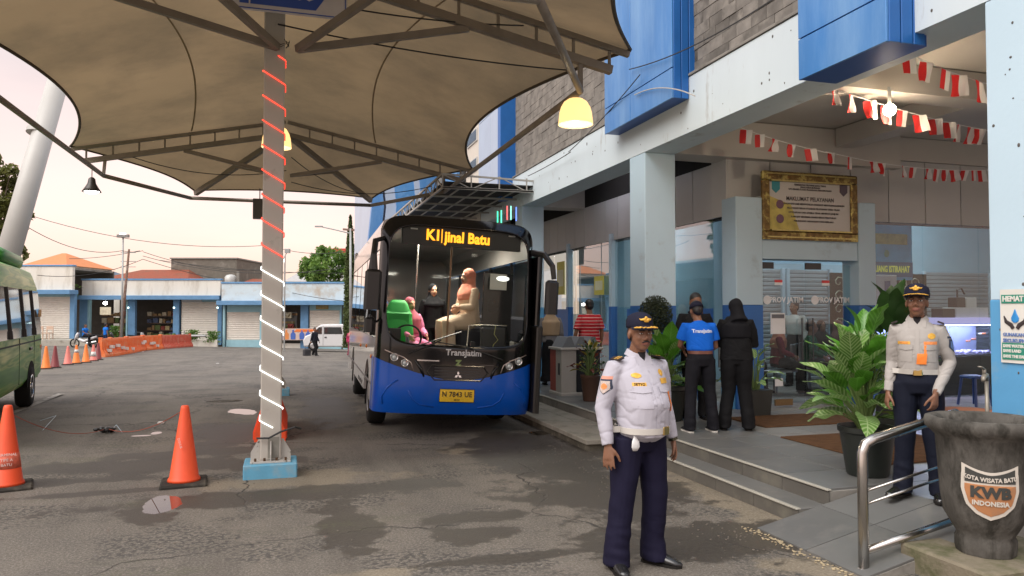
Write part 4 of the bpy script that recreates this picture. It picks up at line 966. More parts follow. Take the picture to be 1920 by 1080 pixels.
for (a_, b2, y0, y1, c_, lbl) in sgn:
    e_ = local('shop_sign', LT(a_), DS-1.35, z_s+ZZ(y1), lbl, 'sign'); MB().bbox(0, LT(b2)-LT(a_), 0, .05, 0, ZZ(y0)-ZZ(y1), .005).build('board', M('sg%d' % a_, c_, .6, var=.3, scale=6), e_)
# dark shop window with goods
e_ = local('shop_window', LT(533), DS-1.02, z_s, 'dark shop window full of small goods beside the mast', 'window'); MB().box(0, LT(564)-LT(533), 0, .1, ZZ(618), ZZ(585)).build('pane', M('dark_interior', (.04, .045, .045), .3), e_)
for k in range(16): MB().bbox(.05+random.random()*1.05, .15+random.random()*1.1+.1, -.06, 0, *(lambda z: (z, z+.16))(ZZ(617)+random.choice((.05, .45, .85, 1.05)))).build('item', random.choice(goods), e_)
# banner with orange and blue under it
e_ = local('shop_banner', LT(531), DS-1.6, z_s, 'orange, white and blue banner hung on the low wall left of the white van', 'banner'); bz0, bz1 = ZZ(636)+.0, ZZ(615)
MB().bbox(0, LT(602)-LT(531), 0, .04, bz0, bz1, .003).build('cloth', M('banner_ground', (.55, .42, .36), .6, var=.15), e_)
for k, (x, c_) in enumerate(((.3, (.05, .12, .42)), (1.25, (.05, .12, .42)), (.75, (.62, .22, .06)), (1.9, (.05, .12, .42)), (2.35, (.7, .2, .04)))):
    q = MB().prism([(x-.17, bz0+.05), (x+.17, bz0+.05), (x+.19, bz0+.45), (x+.06, bz0+.6), (x-.06, bz0+.6), (x-.19, bz0+.45)], -.012, 0); q.ell((x, -.01, bz0+.68), (.08, .01, .09), 8, 5); q.build('printed_figure', M('print%d' % (k % 3), c_, .6), e_)
MB().prism([(1.3, bz1-.25), (2.8, bz1-.22), (2.8, bz1-.06), (1.5, bz1-.05)], -.016, 0).build('orange_flash', M('flash', (.75, .18, .03), .6), e_)
# roofs behind the shops
def hip(name, pts, D, dpt, m, label, base=0):
    """pts px: left-bottom, left-top, right-top, right-bottom"""
    e_ = local('house_roof' if name is None else name, (pts[0][0]-960)/1400*D, D, CH+(582-pts[0][1])/1400*D, label, 'house')
    f = lambda p: ((p[0]-pts[0][0])/1400*D, (pts[0][1]-p[1])/1400*D)
    a_, b2, c2, d2 = [f(p) for p in pts]
    q = MB(); q.add([(a_[0], 0, a_[1]), (d2[0], 0, d2[1]), (d2[0], dpt, d2[1]), (a_[0], dpt, a_[1]), (b2[0], dpt/2, b2[1]), (c2[0], dpt/2, c2[1])], [(0, 1, 5, 4), (1, 2, 5), (2, 3, 4, 5), (3, 0, 4), (0, 3, 2, 1)]); q.build('roof', m, e_)
    MB().box(a_[0]+.3, d2[0]-.3, .3, dpt-.3, -3.5, -.01).build('wall', fas, e_)
    return e_
red_t = M('red_roof_tiles', (.25, .075, .045), .8, var=.35, scale=9, bump=.6, bscale=9, dirt=(.15, .09, .06), dscale=1); orange_t = M('orange_roof', (.55, .22, .10), .8, var=.1, scale=4)
hip(None, [(186, 522), (222, 501), (316, 501), (352, 522)], 64, 8, red_t, 'house with a rusty red hipped tile roof behind the long shop')
hip(None, [(38, 497), (62, 468), (70, 468), (124, 497)], 72, 9, orange_t, 'house with a bright orange pyramid roof at the far left')
hip(None, [(157, 521), (160, 506), (180, 506), (200, 521)], 66, 6, M('grey_blue_roof', (.16, .20, .25), .7), 'small grey blue roof peeking out left of the red one')
hip(None, [(530, 528), (533, 506), (560, 506), (640, 528)], 70, 9, M('grey_roof', (.38, .37, .36), .7), 'house with a grey roof behind the round green tree')
hip(None, [(440, 535), (450, 520), (500, 520), (520, 535)], 66, 6, red_t, 'low brown roof between the concrete block and the mast')
e_ = local('red_topped_building', (610-960)/1400*95, 95, 0, 'distant pale building with a red roof edge behind the round tree', 'building'); MB().box(0, 8, 0, 6, 0, CH+(582-474)/1400*95).build('wall', white_p, e_); MB().box(-.3, 8.3, -.3, 6, CH+(582-474)/1400*95, CH+(582-466)/1400*95).build('roof_edge', M('red_edge', (.5, .05, .03), .6), e_)
e_ = local('concrete_block_building', (320-960)/1400*68, 68, z_s, 'unpainted grey concrete block of a building rising behind the shops', 'building')
cw = (443-320)/1400*68; ch = CH+(582-483)/1400*68-z_s
MB().box(0, cw, 0, 7, 0, ch-.12).build('wall', M('bare_block', (.17, .155, .13), .9, var=.2, scale=3, bump=.3, dirt=(.25, .23, .20), dscale=1.2, dlo=.55, dhi=.7), e_); MB().box(-.1, cw+.1, -.1, 7, ch-.118, ch).build('coping', M('grey_coping', (.25, .24, .22), .8), e_)
e_ = local('water_tank', (432-960)/1400*60, 60, z_s+ZZ(527)-.3, 'steel water tank on the roof at the corner of the concrete block', 'tank'); MB().lathe([(.3, 0), (.45, .1), (.45, .75), (.3, .9), (.1, .95)], n=16).build('drum', M('dull_steel', (.45, .45, .43), .5, .3), e_, smooth=True); MB().bbox(.5, .7, -.1, .1, -.4, 1.2, .01).build('post', conc, e_)

# ================================================================== street lamps, poles, wires
pm = M('galvanised', (.33, .34, .33), .5, .4)
e_ = local('street_lamp', LT(229)*.93, DS*.93, z_s+.1, 'slim grey street lamp with a wide flat head in front of the open shop', 'street lamp'); hh = CH+(582-445)/1400*DS*.93-z_s-.1
MB().cyl((0, 0, -.4), (0, 0, hh), .08, .055, 10).build('post', pm, e_, smooth=True); MB().bbox(-.42, .42, -.12, .12, hh, hh+.22, .03).build('head', M('lamp_head_grey', (.22, .21, .2), .6), e_); MB().bbox(-.2, .2, -.13, .0, hh+.23, hh+.30, .02).build('glass', EM('cool_bulb', (0,)*3, 1), e_)
e_ = local('utility_pole', LT(266), DS-2.5, z_s, 'rusty leaning utility pole with wires between the two open shops', 'pole'); hh = CH+(582-467)/1400*(DS-2.5)-z_s
MB().cyl((-.35, 0, -.2), (.25, 0, hh), .14, .07, 10).build('post', M('rust_pole', (.20, .12, .09), .8, var=.3, dirt=(.3, .28, .25), dscale=2), e_, smooth=True)
for z in (hh-.25, hh-.9, hh-1.3): MB().beam((-.35, 0, z), (.75, 0, z), .05, .05).build('cross_arm', pm, e_)
e_ = local('street_lamp', (650-960)/1400*44, 44, -.9, 'tall street lamp with a long curved arm beside the column shaped conifer', 'street lamp'); k_ = 44/1400; hh = CH+(582-428)*k_+.9
MB().cyl((.25, 0, 0), (.2, 0, hh), .09, .06, 10).build('post', pm, e_, smooth=True); MB().loft([(.2, 0, hh-.3), (-.6, 0, hh-.1), (-1.5, 0, hh+.1)], .035, 8).build('arm', pm, e_); MB().bbox(-1.9, -1.45, -.1, .1, hh+.08, hh+.17, .03).build('head', pm, e_); MB().beam((-.25, 0, hh-.05), (.75, 0, hh-.12), .08, .12).build('cross_arm', M('rust_pole', (0,)*3), e_)
e_ = local('flood_lamp', (535-960)/1400*50, 50, -1.0, 'grey flood lamp on a pole showing just right of the mast', 'street lamp'); k_ = 50/1400; hh = CH+(582-480)*k_+1.0
MB().cyl((-.05, 0, 0), (-.05, 0, hh), .05, n=8).build('post', pm, e_); MB().loft([(-.05, 0, hh), (.05, 0, hh+.2), (.15, 0, hh+.3)], .03, 6).build('arm', pm, e_); MB().bbox(-.05, .3, -.15, .1, hh+.2, hh+.5, .04).build('head', pm, e_)
wl = [((-200, 380, 50), (60, 405, 52), .2), ((60, 405, 52), (500, 460, 55), .8), ((30, 412, 40), (229, 470, 53), .7), ((229, 470, 53), (268, 470, 54.5), .1), ((70, 516, 50), (268, 486, 54.5), .5), ((268, 486, 54.5), (412, 524, 57), .1), ((268, 472, 54.5), (500, 505, 57), .5), ((500, 458, 55), (655, 470, 50), .4), ((130, 485, 60), (262, 470, 54.5), .15), ((300, 488, 60), (650, 512, 60), .3), ((540, 547, 56), (655, 565, 50), .1), ((268, 480, 54.5), (655, 500, 50), .8)]
for i, (a_, b2, s_) in enumerate(wl):
    o = cable(atD(*a_), atD(*b2), s_, .02, nm='overhead_wire'); tag(o, 'thin overhead wire ' + ('reaching the leaning mast from the left edge', 'running from the leaning mast to the lit mast, highest of all', 'sagging from the left tree to the slim street lamp', 'joining the slim street lamp and the utility pole', 'sagging over the far left shop to the utility pole', 'from the utility pole down to the corner of the concrete block', 'passing across the concrete block towards the lit mast', 'between the lit mast and the column conifer', 'faint and level, left of the utility pole', 'low over the red roof behind the shops', 'crossing the pale fascia right of the lit mast', 'from the utility pole to the column conifer')[i], 'wire', 'overhead wires above the shops'); 

# ================================================================== TREES
def leafmesh(n, fn, size, seed, flat=0.):
    rnd = random.Random(seed); q = MB(); vs, fs = [], []
    for k in range(n):
        p = fn(rnd)
        if p is None: continue
        s_ = size*rnd.uniform(.6, 1.3); u = Vector((rnd.gauss(0, 1), rnd.gauss(0, 1), rnd.gauss(0, 1)*(1-flat))).normalized(); v = u.orthogonal().normalized(); v = Matrix.Rotation(rnd.random()*6.28, 3, u) @ v
        b_ = len(vs); vs += [p-u*s_, p+v*s_*.45, p+u*s_, p-v*s_*.45]; fs.append((b_, b_+1, b_+2, b_+3))
    q.v = [tuple(v) for v in vs]; q.f = fs; q.mi = [0]*len(fs); return q
bark = M('bark', (.12, .09, .065), .9, var=.3, scale=5, bump=.8, bscale=12)
lf1 = M('green_leaves', (.10, .21, .04), .55, var=.6, scale=1.6, trans=.4, dirt=(.20, .32, .06), dscale=1.1, dlo=.42, dhi=.62); lf2 = M('yellow_green_leaves', (.15, .16, .04), .55, var=.6, scale=2, trans=.4); lf3 = M('conifer_needles', (.10, .13, .05), .7, var=.5, scale=4, trans=.2)
def tree(root, clumps, n, size, m, seed, trunk_h, tr=.18):
    rnd = random.Random(seed); q = MB(); q.loft([(0, 0, -.3), (.05, 0, trunk_h*.5), (0, .05, trunk_h)], [tr, tr*.75, tr*.6], 8)
    for c, r in clumps:
        c = Vector(c); q.loft([(0, .03, trunk_h*.8), (c.x*.5, c.y*.5, (c.z+trunk_h)/2-.1), c], [tr*.45, tr*.28, tr*.1], 6)
    q.build('trunk', bark, root, smooth=True)
    tot = sum(r**2 for c, r in clumps)
    def fn(rd):
        t = rd.random()*tot
        for c, r in clumps:
            t -= r**2
            if t <= 0: break
        d = Vector((rd.gauss(0, 1), rd.gauss(0, 1), rd.gauss(0, .8))).normalized(); k = rd.random()**.45*r
        if noise.noise(Vector(c)+d*k*1.8/ max(r, .3)) < -.12: return None
        return Vector(c)+d*k
    leafmesh(n, fn, size, seed).build('crown', m, root)
k_ = 62/1400
e_ = local('round_tree', (612-960)*k_, 62, z_s, 'round bright green tree rising behind the pale blue shop', 'tree')
def cl(px, py, r, dy=0): return (((px-612)*k_, dy, CH+(582-py)*k_-z_s), r*k_)
tree(e_, [cl(580, 497, 20), cl(600, 480, 21, .5), cl(625, 484, 22), cl(643, 500, 22, .5), cl(610, 508, 26, -1), cl(590, 520, 18), cl(640, 520, 24), cl(569, 512, 12), cl(605, 467, 8), cl(655, 485, 14)], 9000, .17, lf1, 5, 3.6)
k_ = 45/1400
e_ = local('column_conifer', (656-960)*k_, 45, -.9, 'tall thin column shaped conifer standing beside the bus', 'tree'); H_ = CH+(582-404)*k_+.9
MB().cyl((0, 0, -.2), (0, 0, H_*.95), .1, .02, 8).build('trunk', bark, e_)
leafmesh(7000, lambda rd: (lambda t, a: Vector((math.cos(a)*.42*(1-t**6)*rd.random()**.4*(1-.45*t), math.sin(a)*.42*(1-t**6)*rd.random()**.4*(1-.45*t), .4+t*(H_-.4))))(rd.random(), rd.random()*6.28), .10, 8).build('crown', lf3, e_)
k_ = 34/1400
e_ = local('left_tree', (-25-960)*k_, 34, -.5, 'sparse yellow green tree at the left edge behind the leaning mast', 'tree')
def cl2(px, py, r, dy=0): return (((px+25)*k_, dy, CH+(582-py)*k_+.5), r*k_)
tree(e_, [cl2(-20, 330, 26), cl2(8, 345, 22, .5), cl2(15, 320, 14), cl2(30, 375, 17), cl2(50, 402, 9), cl2(0, 385, 26), cl2(15, 430, 22), cl2(-20, 400, 40), cl2(38, 425, 10), cl2(-10, 300, 10), cl2(30, 475, 18)], 5200, .16, lf2, 12, 4)
for i, (px, py, h_, lb_) in enumerate(((378, 645, .9, 'straggly weeds by the low wall below the closed shutter'), (414, 640, .8, 'small bush at the corner where the shops meet'), (237, 640, 1.2, 'bushy yellow green plant at the foot of the slim street lamp'), (333, 640, .6, 'low green plant by the blue shop post'), (152, 545, 1.1, 'climbing plant in the gap between the left shops'))):
    p = cf(LT(px), DS-1.5, z_s+ (ZZ(640) if py > 600 else ZZ(560))); e_ = empty('shrub', p, 0, lb_, 'shrub')
    MB().loft([(0, 0, 0), (.03, 0, h_*.6)], [.03, .01], 5).build('stem', bark, e_); leafmesh(350, lambda rd, h_=h_: Vector((rd.gauss(0, .22), rd.gauss(0, .22), rd.random()*h_)), .11, 40+i).build('leaves', lf1, e_)

# ================================================================== CONES AND BARRIERS
cone_m = {k: M('cone_'+k, c, .5, var=.1, scale=3, dirt=d, dscale=4, dlo=.62, dhi=.75) for k, c, d in (('red', (.82, .085, .02), (.55, .10, .05)), ('orange', (.85, .21, .03), (.7, .25, .1)), ('pink', (.72, .20, .16), (.6, .3, .25)), ('maroon', (.20, .03, .03), (.25, .06, .05)))}
cbase = M('cone_rubber_base', (.035, .032, .028), .8, var=.3, dirt=(.10, .09, .07), dscale=6)
def cone(loc, col, h=.76, band=None, rz=0, label='', grp='traffic cones', wb=.2):
    e_ = empty('traffic_cone', loc, rz, label, 'traffic cone', grp)
    MB().bbox(-wb, wb, -wb, wb, 0, .035, .02).build('base', cbase, e_)
    pr = [(.155, .036), (.148, .06), (.135, .075), (.04, h-.03), (.034, h-.005), (.026, h)]
    MB().lathe(pr, n=28).build('cone_body', cone_m[col], e_, smooth=True)
    r = lambda z: .135+(.04-.135)*(z-.075)/(h-.105)+.0025
    if band: z0, z1, m = band; MB().lathe([(r(z0)-.002, z0), (r(z0), z0), (r(z1), z1), (r(z1)-.002, z1)], n=28, cap=False).build('band', m, e_, smooth=True)
    return e_
wb_m = M('reflective_band', (.62, .60, .56), .5, var=.1)
c1 = cone(onZ(345, 907), 'red', .775, None, R(5), 'clean red orange traffic cone standing alone left of the lit mast', wb=.215)
c2 = cone(onZ(12, 915), 'red', .80, (.20, .34, M('worn_stencil', (.72, .14, .08), .6, var=.4, scale=20)), R(15), 'red traffic cone with worn white stencil lines cut by the left edge', wb=.22)
for k, (s_, z) in enumerate((('TERMINAL', .335), ('TIPE A', .285), ('BATU', .24))):
    rr = .135+(.04-.135)*(z-.075)/(.80-.105)+.004; text('stencil', s_, .036, M('stencil_white', (.75, .6, .55), .6), c2, (.0, -rr, z), (R(90-8), 0, 0), .001)
text('stencil', 'DISHUB', .03, M('stencil_white', (0,)*3), c1, (-.04, -.115, .42), (R(82), R(75), 0), .001)
for px, py, col, h, band, lb_ in ((86, 692, 'orange', .78, None, 'orange cone nearest the green minibus'), (103, 690, 'maroon', .78, None, 'dark maroon cone just behind the orange one by the minibus'), (127, 684, 'pink', .72, None, 'faded pink cone, third from the minibus'), (143, 682, 'orange', .74, (.44, .56, wb_m), 'orange cone with a pale band round its neck'), (161, 680, 'orange', .74, None, 'plain orange cone between the banded one and the pink one'), (175, 677, 'pink', .70, (.2, .4, wb_m), 'pink cone with a wide white patch by the barriers'), (184, 675, 'maroon', .76, None, 'dark red cone touching the first plastic barrier')):
    cone(onG(px, py), col, h, band, .3, lb_)
barrier_o = M('barrier_orange', (.80, .17, .04), .5, var=.1, dirt=(.65, .3, .15), dscale=3); barrier_r = M('barrier_red', (.62, .12, .07), .5, var=.12, dirt=(.55, .25, .18), dscale=3)
def barrier(p, q, m, label, h=.85, stickers=0, seed=0):
    p, q = Vector(p), Vector(q); d = q-p; Ln = d.length; e_ = empty('plastic_barrier', p, math.atan2(d.y, d.x), label, 'barrier', 'orange plastic barriers in a row')
    e_.rotation_euler[1] = -math.asin(max(-1, min(1, d.z/Ln)))
    prof = [(-.24, 0), (.24, 0), (.24, .12), (.10, .36), (.075, h), (-.075, h), (-.10, .36), (-.24, .12)]
    q_ = MB(); n_ = max(2, int(Ln/.24)); 
    q_.prism(prof, 0, Ln, 'x')
    for k in range(n_):
        x = (k+.5)*Ln/n_; 
        for sg_ in (-1, 1): q_.prism([(sg_*.262, .02), (sg_*.262, .11), (sg_*.135, .38), (sg_*.105, h-.08), (sg_*.05, h-.08), (sg_*.05, .02)], x-.045, x+.045, 'x')
    q_.bbox(-.005, .12, -.09, .09, h-.001, h+.04, .01); q_.bbox(Ln-.12, Ln+.005, -.09, .09, h-.001, h+.04, .01)
    q_.build('body', m, e_); rd = random.Random(seed)
    for k in range(stickers):
        x = rd.uniform(.1, Ln-.4); z = rd.uniform(.15, .5); MB().prism([(x, z), (x+.25, z-.02), (x+.27, z+.13), (x+.02, z+.15)], -.31, -.14).build('sticker', M('sticker_white', (.62, .58, .52), .6, var=.15), e_)
    return e_
seg = [((187, 670), (206, 668), barrier_o, 2), ((206, 668), (236, 663), barrier_o, 3), ((237, 663), (266, 657), barrier_o, 3), ((268, 657), (300, 654), barrier_o, 3), ((301, 654), (356, 650), barrier_r, 0)]
lbs = ['first orange plastic barrier after the cones, with white stickers', 'second orange plastic barrier, covered with white stickers', 'third orange plastic barrier, behind the fallen white paper', 'fourth orange plastic barrier, next to the faded red one', 'faded red plastic barrier at the far end of the row']
for i, (a_, b2, m, s_) in enumerate(seg): barrier(onG(*a_), onG(*b2), m, lbs[i], .9, s_, i)
# barrier standing end-on just behind the mast
q_ = barrier(onZ(506, 828), onZ(512, 792), barrier_o, 'bright orange barrier standing end on right behind the lit mast', .80); q_['group'] = 'orange plastic barriers in a row'; del q_['group']; q_.scale = (1, .82, 1.08)
q_.children[0].data.materials[0] = cone_m['red']
# red crate by the terrace
e_ = local('red_box', LT(97), DS-6, gz(*cf(LT(97), DS-6).xy), 'red box with a white stripe in front of the raised terrace', 'box'); MB().bbox(-.1, .8, 0, .6, 0, .75, .03).build('box_body', M('bright_red', (.6, .03, .03), .5), e_); MB().box(-.05, .7, -.012, -.002, .35, .5).build('stripe', wb_m, e_); MB().bbox(-.2, .95, -.08, .7, .752, .86, .03).build('lid', M('bright_red', (0,)*3), e_)
# litter: crumpled black bag, straws, string between cones
e_ = empty('crumpled_bag', onZ(197, 812), .3, 'crumpled black plastic bag lying on the asphalt between the two near cones', 'litter')
q = MB(); random.seed(6)
for k in range(9): q.ell((random.uniform(-.13, .13), random.uniform(-.06, .06), random.uniform(.02, .06)), (random.uniform(.03, .07), random.uniform(.03, .06), random.uniform(.02, .04)), 7, 5)
me = remesh(q, .012, 1, lambda c: .012*noise.noise(c*40)); obj_of(me, 'crumpled_film', M('black_film', (.012, .012, .012), .3), e_)
straw = M('pale_blue_straw', (.45, .58, .68), .4)
for a_, b2, c2 in (((75, 790, 0), (105, 784, .02), (80, 808, 0)), ((205, 812, .02), (218, 803, .03), (229, 812, .0))):
    P_ = [onZ(a_[0], a_[1]), onZ(b2[0], b2[1]), onZ(c2[0], c2[1])]; P_[0].z = .01; P_[1].z = .02+b2[2]; P_[2].z = .01
    o = MB().cyl((0, 0, 0), P_[1]-P_[0], .0035, n=6).cyl(P_[1]-P_[0], P_[2]-P_[0], .0035, n=6).build('drinking_straw', straw, None, loc=P_[0]); tag(o, 'pale bent strip on the asphalt, left of the crumpled bag' if a_[0] < 100 else 'pale bent strip stuck up beside the crumpled bag', 'litter')
for a_, b2, lb_ in ((c2.location+Vector((.04, 0, .70)) if False else onZ(12, 915)+Vector((.05, 0, .70)), onZ(200, 810)+Vector((0, 0, .05)), 'thin red string from the left cone down to the crumpled bag'), (onZ(200, 810)+Vector((0, 0, .05)), onZ(345, 907)+Vector((0, 0, .74)), 'thin red string from the crumpled bag up to the lone cone')):
    o = cable(a_, b2, .12, .004, nm='string'); o.data.materials.clear(); o.data.materials.append(M('red_string', (.35, .08, .05), .7)); tag(o, lb_, 'string')
for i, (px, py) in enumerate(((268, 660), (408, 682), (345, 797), (302, 794))):
    p = onG(px, py); o = MB().bbox(-.05, .05, -.04, .04, 0, .025, .01).build('paper_scrap', M('scrap', (.6, .58, .55), .8), None, loc=p); tag(o, ('white scrap at the foot of the third barrier', 'tiny white scrap out on the open yard', 'white fleck on the asphalt left of the mast', 'pale fleck on the asphalt behind the lone cone')[i], 'litter')
# chairs on the terrace
def small_chair(loc, label, m, h=.9, back=True, rz=0, g_='chairs and stools on the raised terrace'):
    e_ = empty('wooden_chair', loc, RZ+rz, label, 'chair', g_)
    MB().bbox(-.25, .25, -.25, .25, .42, .47, .01).build('seat', m, e_)
    for sx in (-.22, .22):
        for sy in (-.22, .22): MB().beam((sx, sy, 0), (sx, sy, .42), .05, .05).build('leg', m, e_)
        if back: MB().beam((sx, .22, .47), (sx, .24, h), .05, .05).build('back_post', m, e_)
    if back: MB().bbox(-.25, .25, .2, .25, h-.25, h, .01).build('backrest', m, e_)
    return e_
dw = M('dark_stool_wood', (.09, .07, .06), .7); pw_ = M('pale_chair', (.55, .40, .30), .6)
for px, m, bk, lb_ in ((86, dw, False, 'dark low stool at the left end of the terrace'), (101, dw, False, 'second dark stool on the terrace'), (113, dw, True, 'tall dark wooden chair on the terrace'), (128, pw_, True, 'pale chair on the terrace right of the dark tall one'), (146, pw_, True, 'pale chair at the right end of the terrace')):
    small_chair(cf(LT(px), DS-3.6, z_s+.9), lb_, m, 1.25 if px == 113 else .95, bk)
# railing and pipe by the shutter
e_ = local('pipe_rail', LT(368), DS-2, z_s+.2, 'rusty pipe rail and low wall in front of the closed shutter', 'railing'); MB().cyl((0, 0, 0), (0, 0, 1.25), .05, n=8).build('post', pm, e_); MB().cyl((0, 0, .9), (1.6, 0, .9), .09, n=10).build('pipe', pm, e_); MB().bbox(-.1, 2.3, .3, .5, -.3, .6, .02).build('low_wall', fas, e_)
# ================================================================== BUS
bus = empty('city_bus', (2.20, 9.93, .01), 0, 'blue and black fronted city bus with an orange destination display standing at the kerb', 'bus', rot=(0, R(3.0), R(-2.0)))
bus_blue = M('bus_blue', (.001, .075, .42), .30, var=.06, coat=.15, spec=.3, dirt=(.03, .08, .30), dscale=2.4, dlo=.5, dhi=.85); bus_black = M('bus_gloss_black', (.006, .006, .007), .14, var=.1, coat=.15, spec=.35)
bus_side = M('bus_silver_white', (.46, .44, .42), .3, var=.04, coat=.8); bus_in = M('bus_interior_grey', (.30, .29, .27), .6)
PN = 3.6
def FYx(x): a = min(abs(x)/1.1, .99999); return .42*(1-(1-a**PN)**(1/PN))
def lean(z):
    y = .0
    if z < .55: y += .9*(.55-z)**2
    if z > 1.2: y += .10*(z-1.2)
    if z > 2.65: y += 1.3*(z-2.65)**2
    return y
def FR(x, z, off=0): return (x, FYx(x)+lean(z)-off - .03*math.exp(-((z-.62)/.25)**2), z)
zb = lambda x: .755+.27*(abs(x)/1.1)**1.5
def xs_(u):   # -1..1 -> x with dense corners
    s = abs(u); x = .88*s/.6 if s < .6 else .88+.2199*math.sin(math.pi/2*(s-.6)/.4)**.9
    return math.copysign(min(x, 1.0998), u)
q = MB(); q.grid(lambda u, v: FR(xs_(u*2-1), .30+(zb(xs_(u*2-1))-.30)*v, .012), 60, 16)
q.grid(lambda u, v: (xs_(u*2-1), FYx(xs_(u*2-1))+lean(.30)+v*.3, .30), 40, 1); bump_o = q.build('bumper', bus_blue, bus, smooth=True)
def sup(a, b, n, th):
    c, s_ = math.cos(th), math.sin(th); return math.copysign(abs(c)**(2/n), c)*a, math.copysign(abs(s_)**(2/n), s_)*b
WC = 2.045; NT = 160
def inner(th, g=0): x, z = sup(.985-g, .815-g, 6, th); return x, WC+z
def outer(th): x, z = sup(1.0995, 1.20, 9, th); z = 1.80+z; return x, max(z, zb(x)-.015)
q = MB(); vs = []; K = 9
for i in range(K):
    for j in range(NT):
        th = 2*math.pi*j/NT; a = inner(th); b_ = outer(th); t = i/(K-1); x = a[0]+(b_[0]-a[0])*t; z = a[1]+(b_[1]-a[1])*t; vs.append(FR(x, z, .0))
for j in range(NT):   # inner lip
    x, z = inner(2*math.pi*j/NT); p = FR(x, z); vs.append((p[0], p[1]+.03, p[2]))
fs = [(i*NT+j, i*NT+(j+1) % NT, (i+1)*NT+(j+1) % NT, (i+1)*NT+j) for i in range(K-1) for j in range(NT)] + [(K*NT+j, K*NT+(j+1) % NT, (j+1) % NT, j) for j in range(NT)]
q.add(vs, fs); q.build('front_mask', bus_black, bus, smooth=True)
wg = GLASS('windscreen_glass', (.86, .89, .86), 1.7, .045); q = MB(); vs = [FR(0, WC, -.012)]
for i in range(1, 13):
    for j in range(NT): x, z = inner(2*math.pi*j/NT, -.004); t = i/12; vs.append(FR(x*t, WC+(z-WC)*t, -.012))
fs = [(0, 1+(j+1) % NT, 1+j) for j in range(NT)]+[(1+i*NT+j, 1+i*NT+(j+1) % NT, 1+(i+1)*NT+(j+1) % NT, 1+(i+1)*NT+j) for i in range(11) for j in range(NT)]
q.add(vs, fs); wind = q.build('windscreen', wg, bus, smooth=True)
# sides with wheel arches
LB = 7.5; WY = (1.55, 5.55); RA = .50
def side_poly():
    p = [(.42, .34)]
    for wy in WY:
        for k in range(13): a = math.pi - math.pi*k/12; p.append((wy+RA*math.cos(a), max(.34, .42+RA*math.sin(a))))
    p += [(LB, .34), (LB, 1.28), (.42, 1.28)]; return p
for sx in (-1, 1):
    MB().prism(side_poly(), sx*1.06, sx*1.099, 'x').build('side_panel', bus_side, bus)
    MB().prism([(.42, .30), (.42, 1.02), (.75, 1.02), (.60, .30)], sx*1.0995, sx*1.103, 'x').build('side_blue_flash', bus_blue, bus)
    MB().prism([(.47, 2.52), (LB, 2.52), (LB, 2.80), (.60, 2.80)], sx*1.04, sx*1.088, 'x').build('cant_rail', bus_side, bus)
    pw2 = GLASS('bus_side_glass', (.30, .33, .34), 1.4, .16)
    y = .46
    for wd in (1.05, 1.45, 1.45, 1.45, 1.45):
        MB().bbox(sx*1.085-.006, sx*1.085+.006, y+.02, y+wd-.03, 1.30, 2.50, .005).build('side_window', pw2, bus)
        MB().bbox(sx*1.075-.02, sx*1.075+.012, y+wd-.03, y+wd+.02, 1.281, 2.519, .004).build('window_post', bus_black, bus); y += wd
    MB().bbox(sx*1.095-.01, sx*1.095+.012, .6, LB, .62, .65, .004).build('rub_strip', black, bus)
    for yy, zz in ((.85, 1.0), (1.9, 1.10), (3.3, 1.05)): MB().ell((sx*1.105, yy, zz), (.015, .045, .03), 10, 6).build('marker_lamp', M('amber_lens', (.75, .22, .03), .25), bus, smooth=True)
    for k in range(4): MB().bbox(sx*1.10-.005, sx*1.10+.005, 2.5+k*.3, 2.6+k*.3, .45, .52, .002).build('vent', black, bus)
    MB().box(sx*1.05-.02, sx*1.05+.02, .60, LB, 1.2, 1.281).build('inner_sill', bus_in, bus)
q = MB(); prof = [(-1.088, 2.80), (-1.05, 2.93), (-.90, 3.0), (.90, 3.0), (1.05, 2.93), (1.088, 2.80), (1.04, 2.80), (.88, 2.95), (-.88, 2.95), (-1.04, 2.80)]
q.prism(prof, .62, LB); q.build('roof', bus_side, bus)
MB().bbox(-1.09, 1.09, LB, LB+.06, .4, 2.98, .03).build('rear_panel', bus_side, bus); MB().box(-1.05, 1.05, .45, LB, .55, .62).build('floor', M('bus_floor', (.12, .12, .12), .7), bus)
MB().bbox(-.85, .85, 2.5, 4.6, 3.002, 3.17, .05).build('roof_unit', bus_side, bus); MB().box(-1.0, 1.0, .35, LB, .38, .55).build('chassis', M('chassis_black', (.012, .012, .012), .8), bus)
MB().box(-.86, .86, .7, LB-.1, 2.90, 2.94).build('inner_ceiling', M('bus_ceiling', (.45, .44, .42), .7), bus)
# wheels
for wy in WY:
    for sx in (-1, 1):
        wz = .37 if sx < 0 else .47
        q = MB(); q.m = Matrix.Translation((sx*.93, wy, wz)) @ Matrix.Rotation(R(90), 4, 'Y'); q.lathe([(.24, -.12), (.38, -.125), (.415, -.09), (.42, 0), (.415, .09), (.38, .125), (.24, .12)], n=36); tw_ = q.build('wheel', rubber, bus, smooth=True)
        q = MB(); q.m = Matrix.Translation((sx*1.0, wy, wz)) @ Matrix.Rotation(R(90*sx), 4, 'Y'); q.lathe([(.235, .0), (.235, .06), (.21, .055), (.17, -.01), (.08, .0), (.07, .05), (.0, .055)], n=28, cap=False)
        for k in range(8): a = k*math.pi/4; q.cyl((.13*math.cos(a), .13*math.sin(a), -.01), (.13*math.cos(a), .13*math.sin(a), .03), .014, n=6)
        q.build('rim', M('wheel_steel', (.38, .38, .38), .4, .7), tw_, smooth=True)
        MB().box(sx*.93-.14, sx*.93+.14, wy+.52, wy+.53, .18, .6).build('mudflap', rubber, bus)
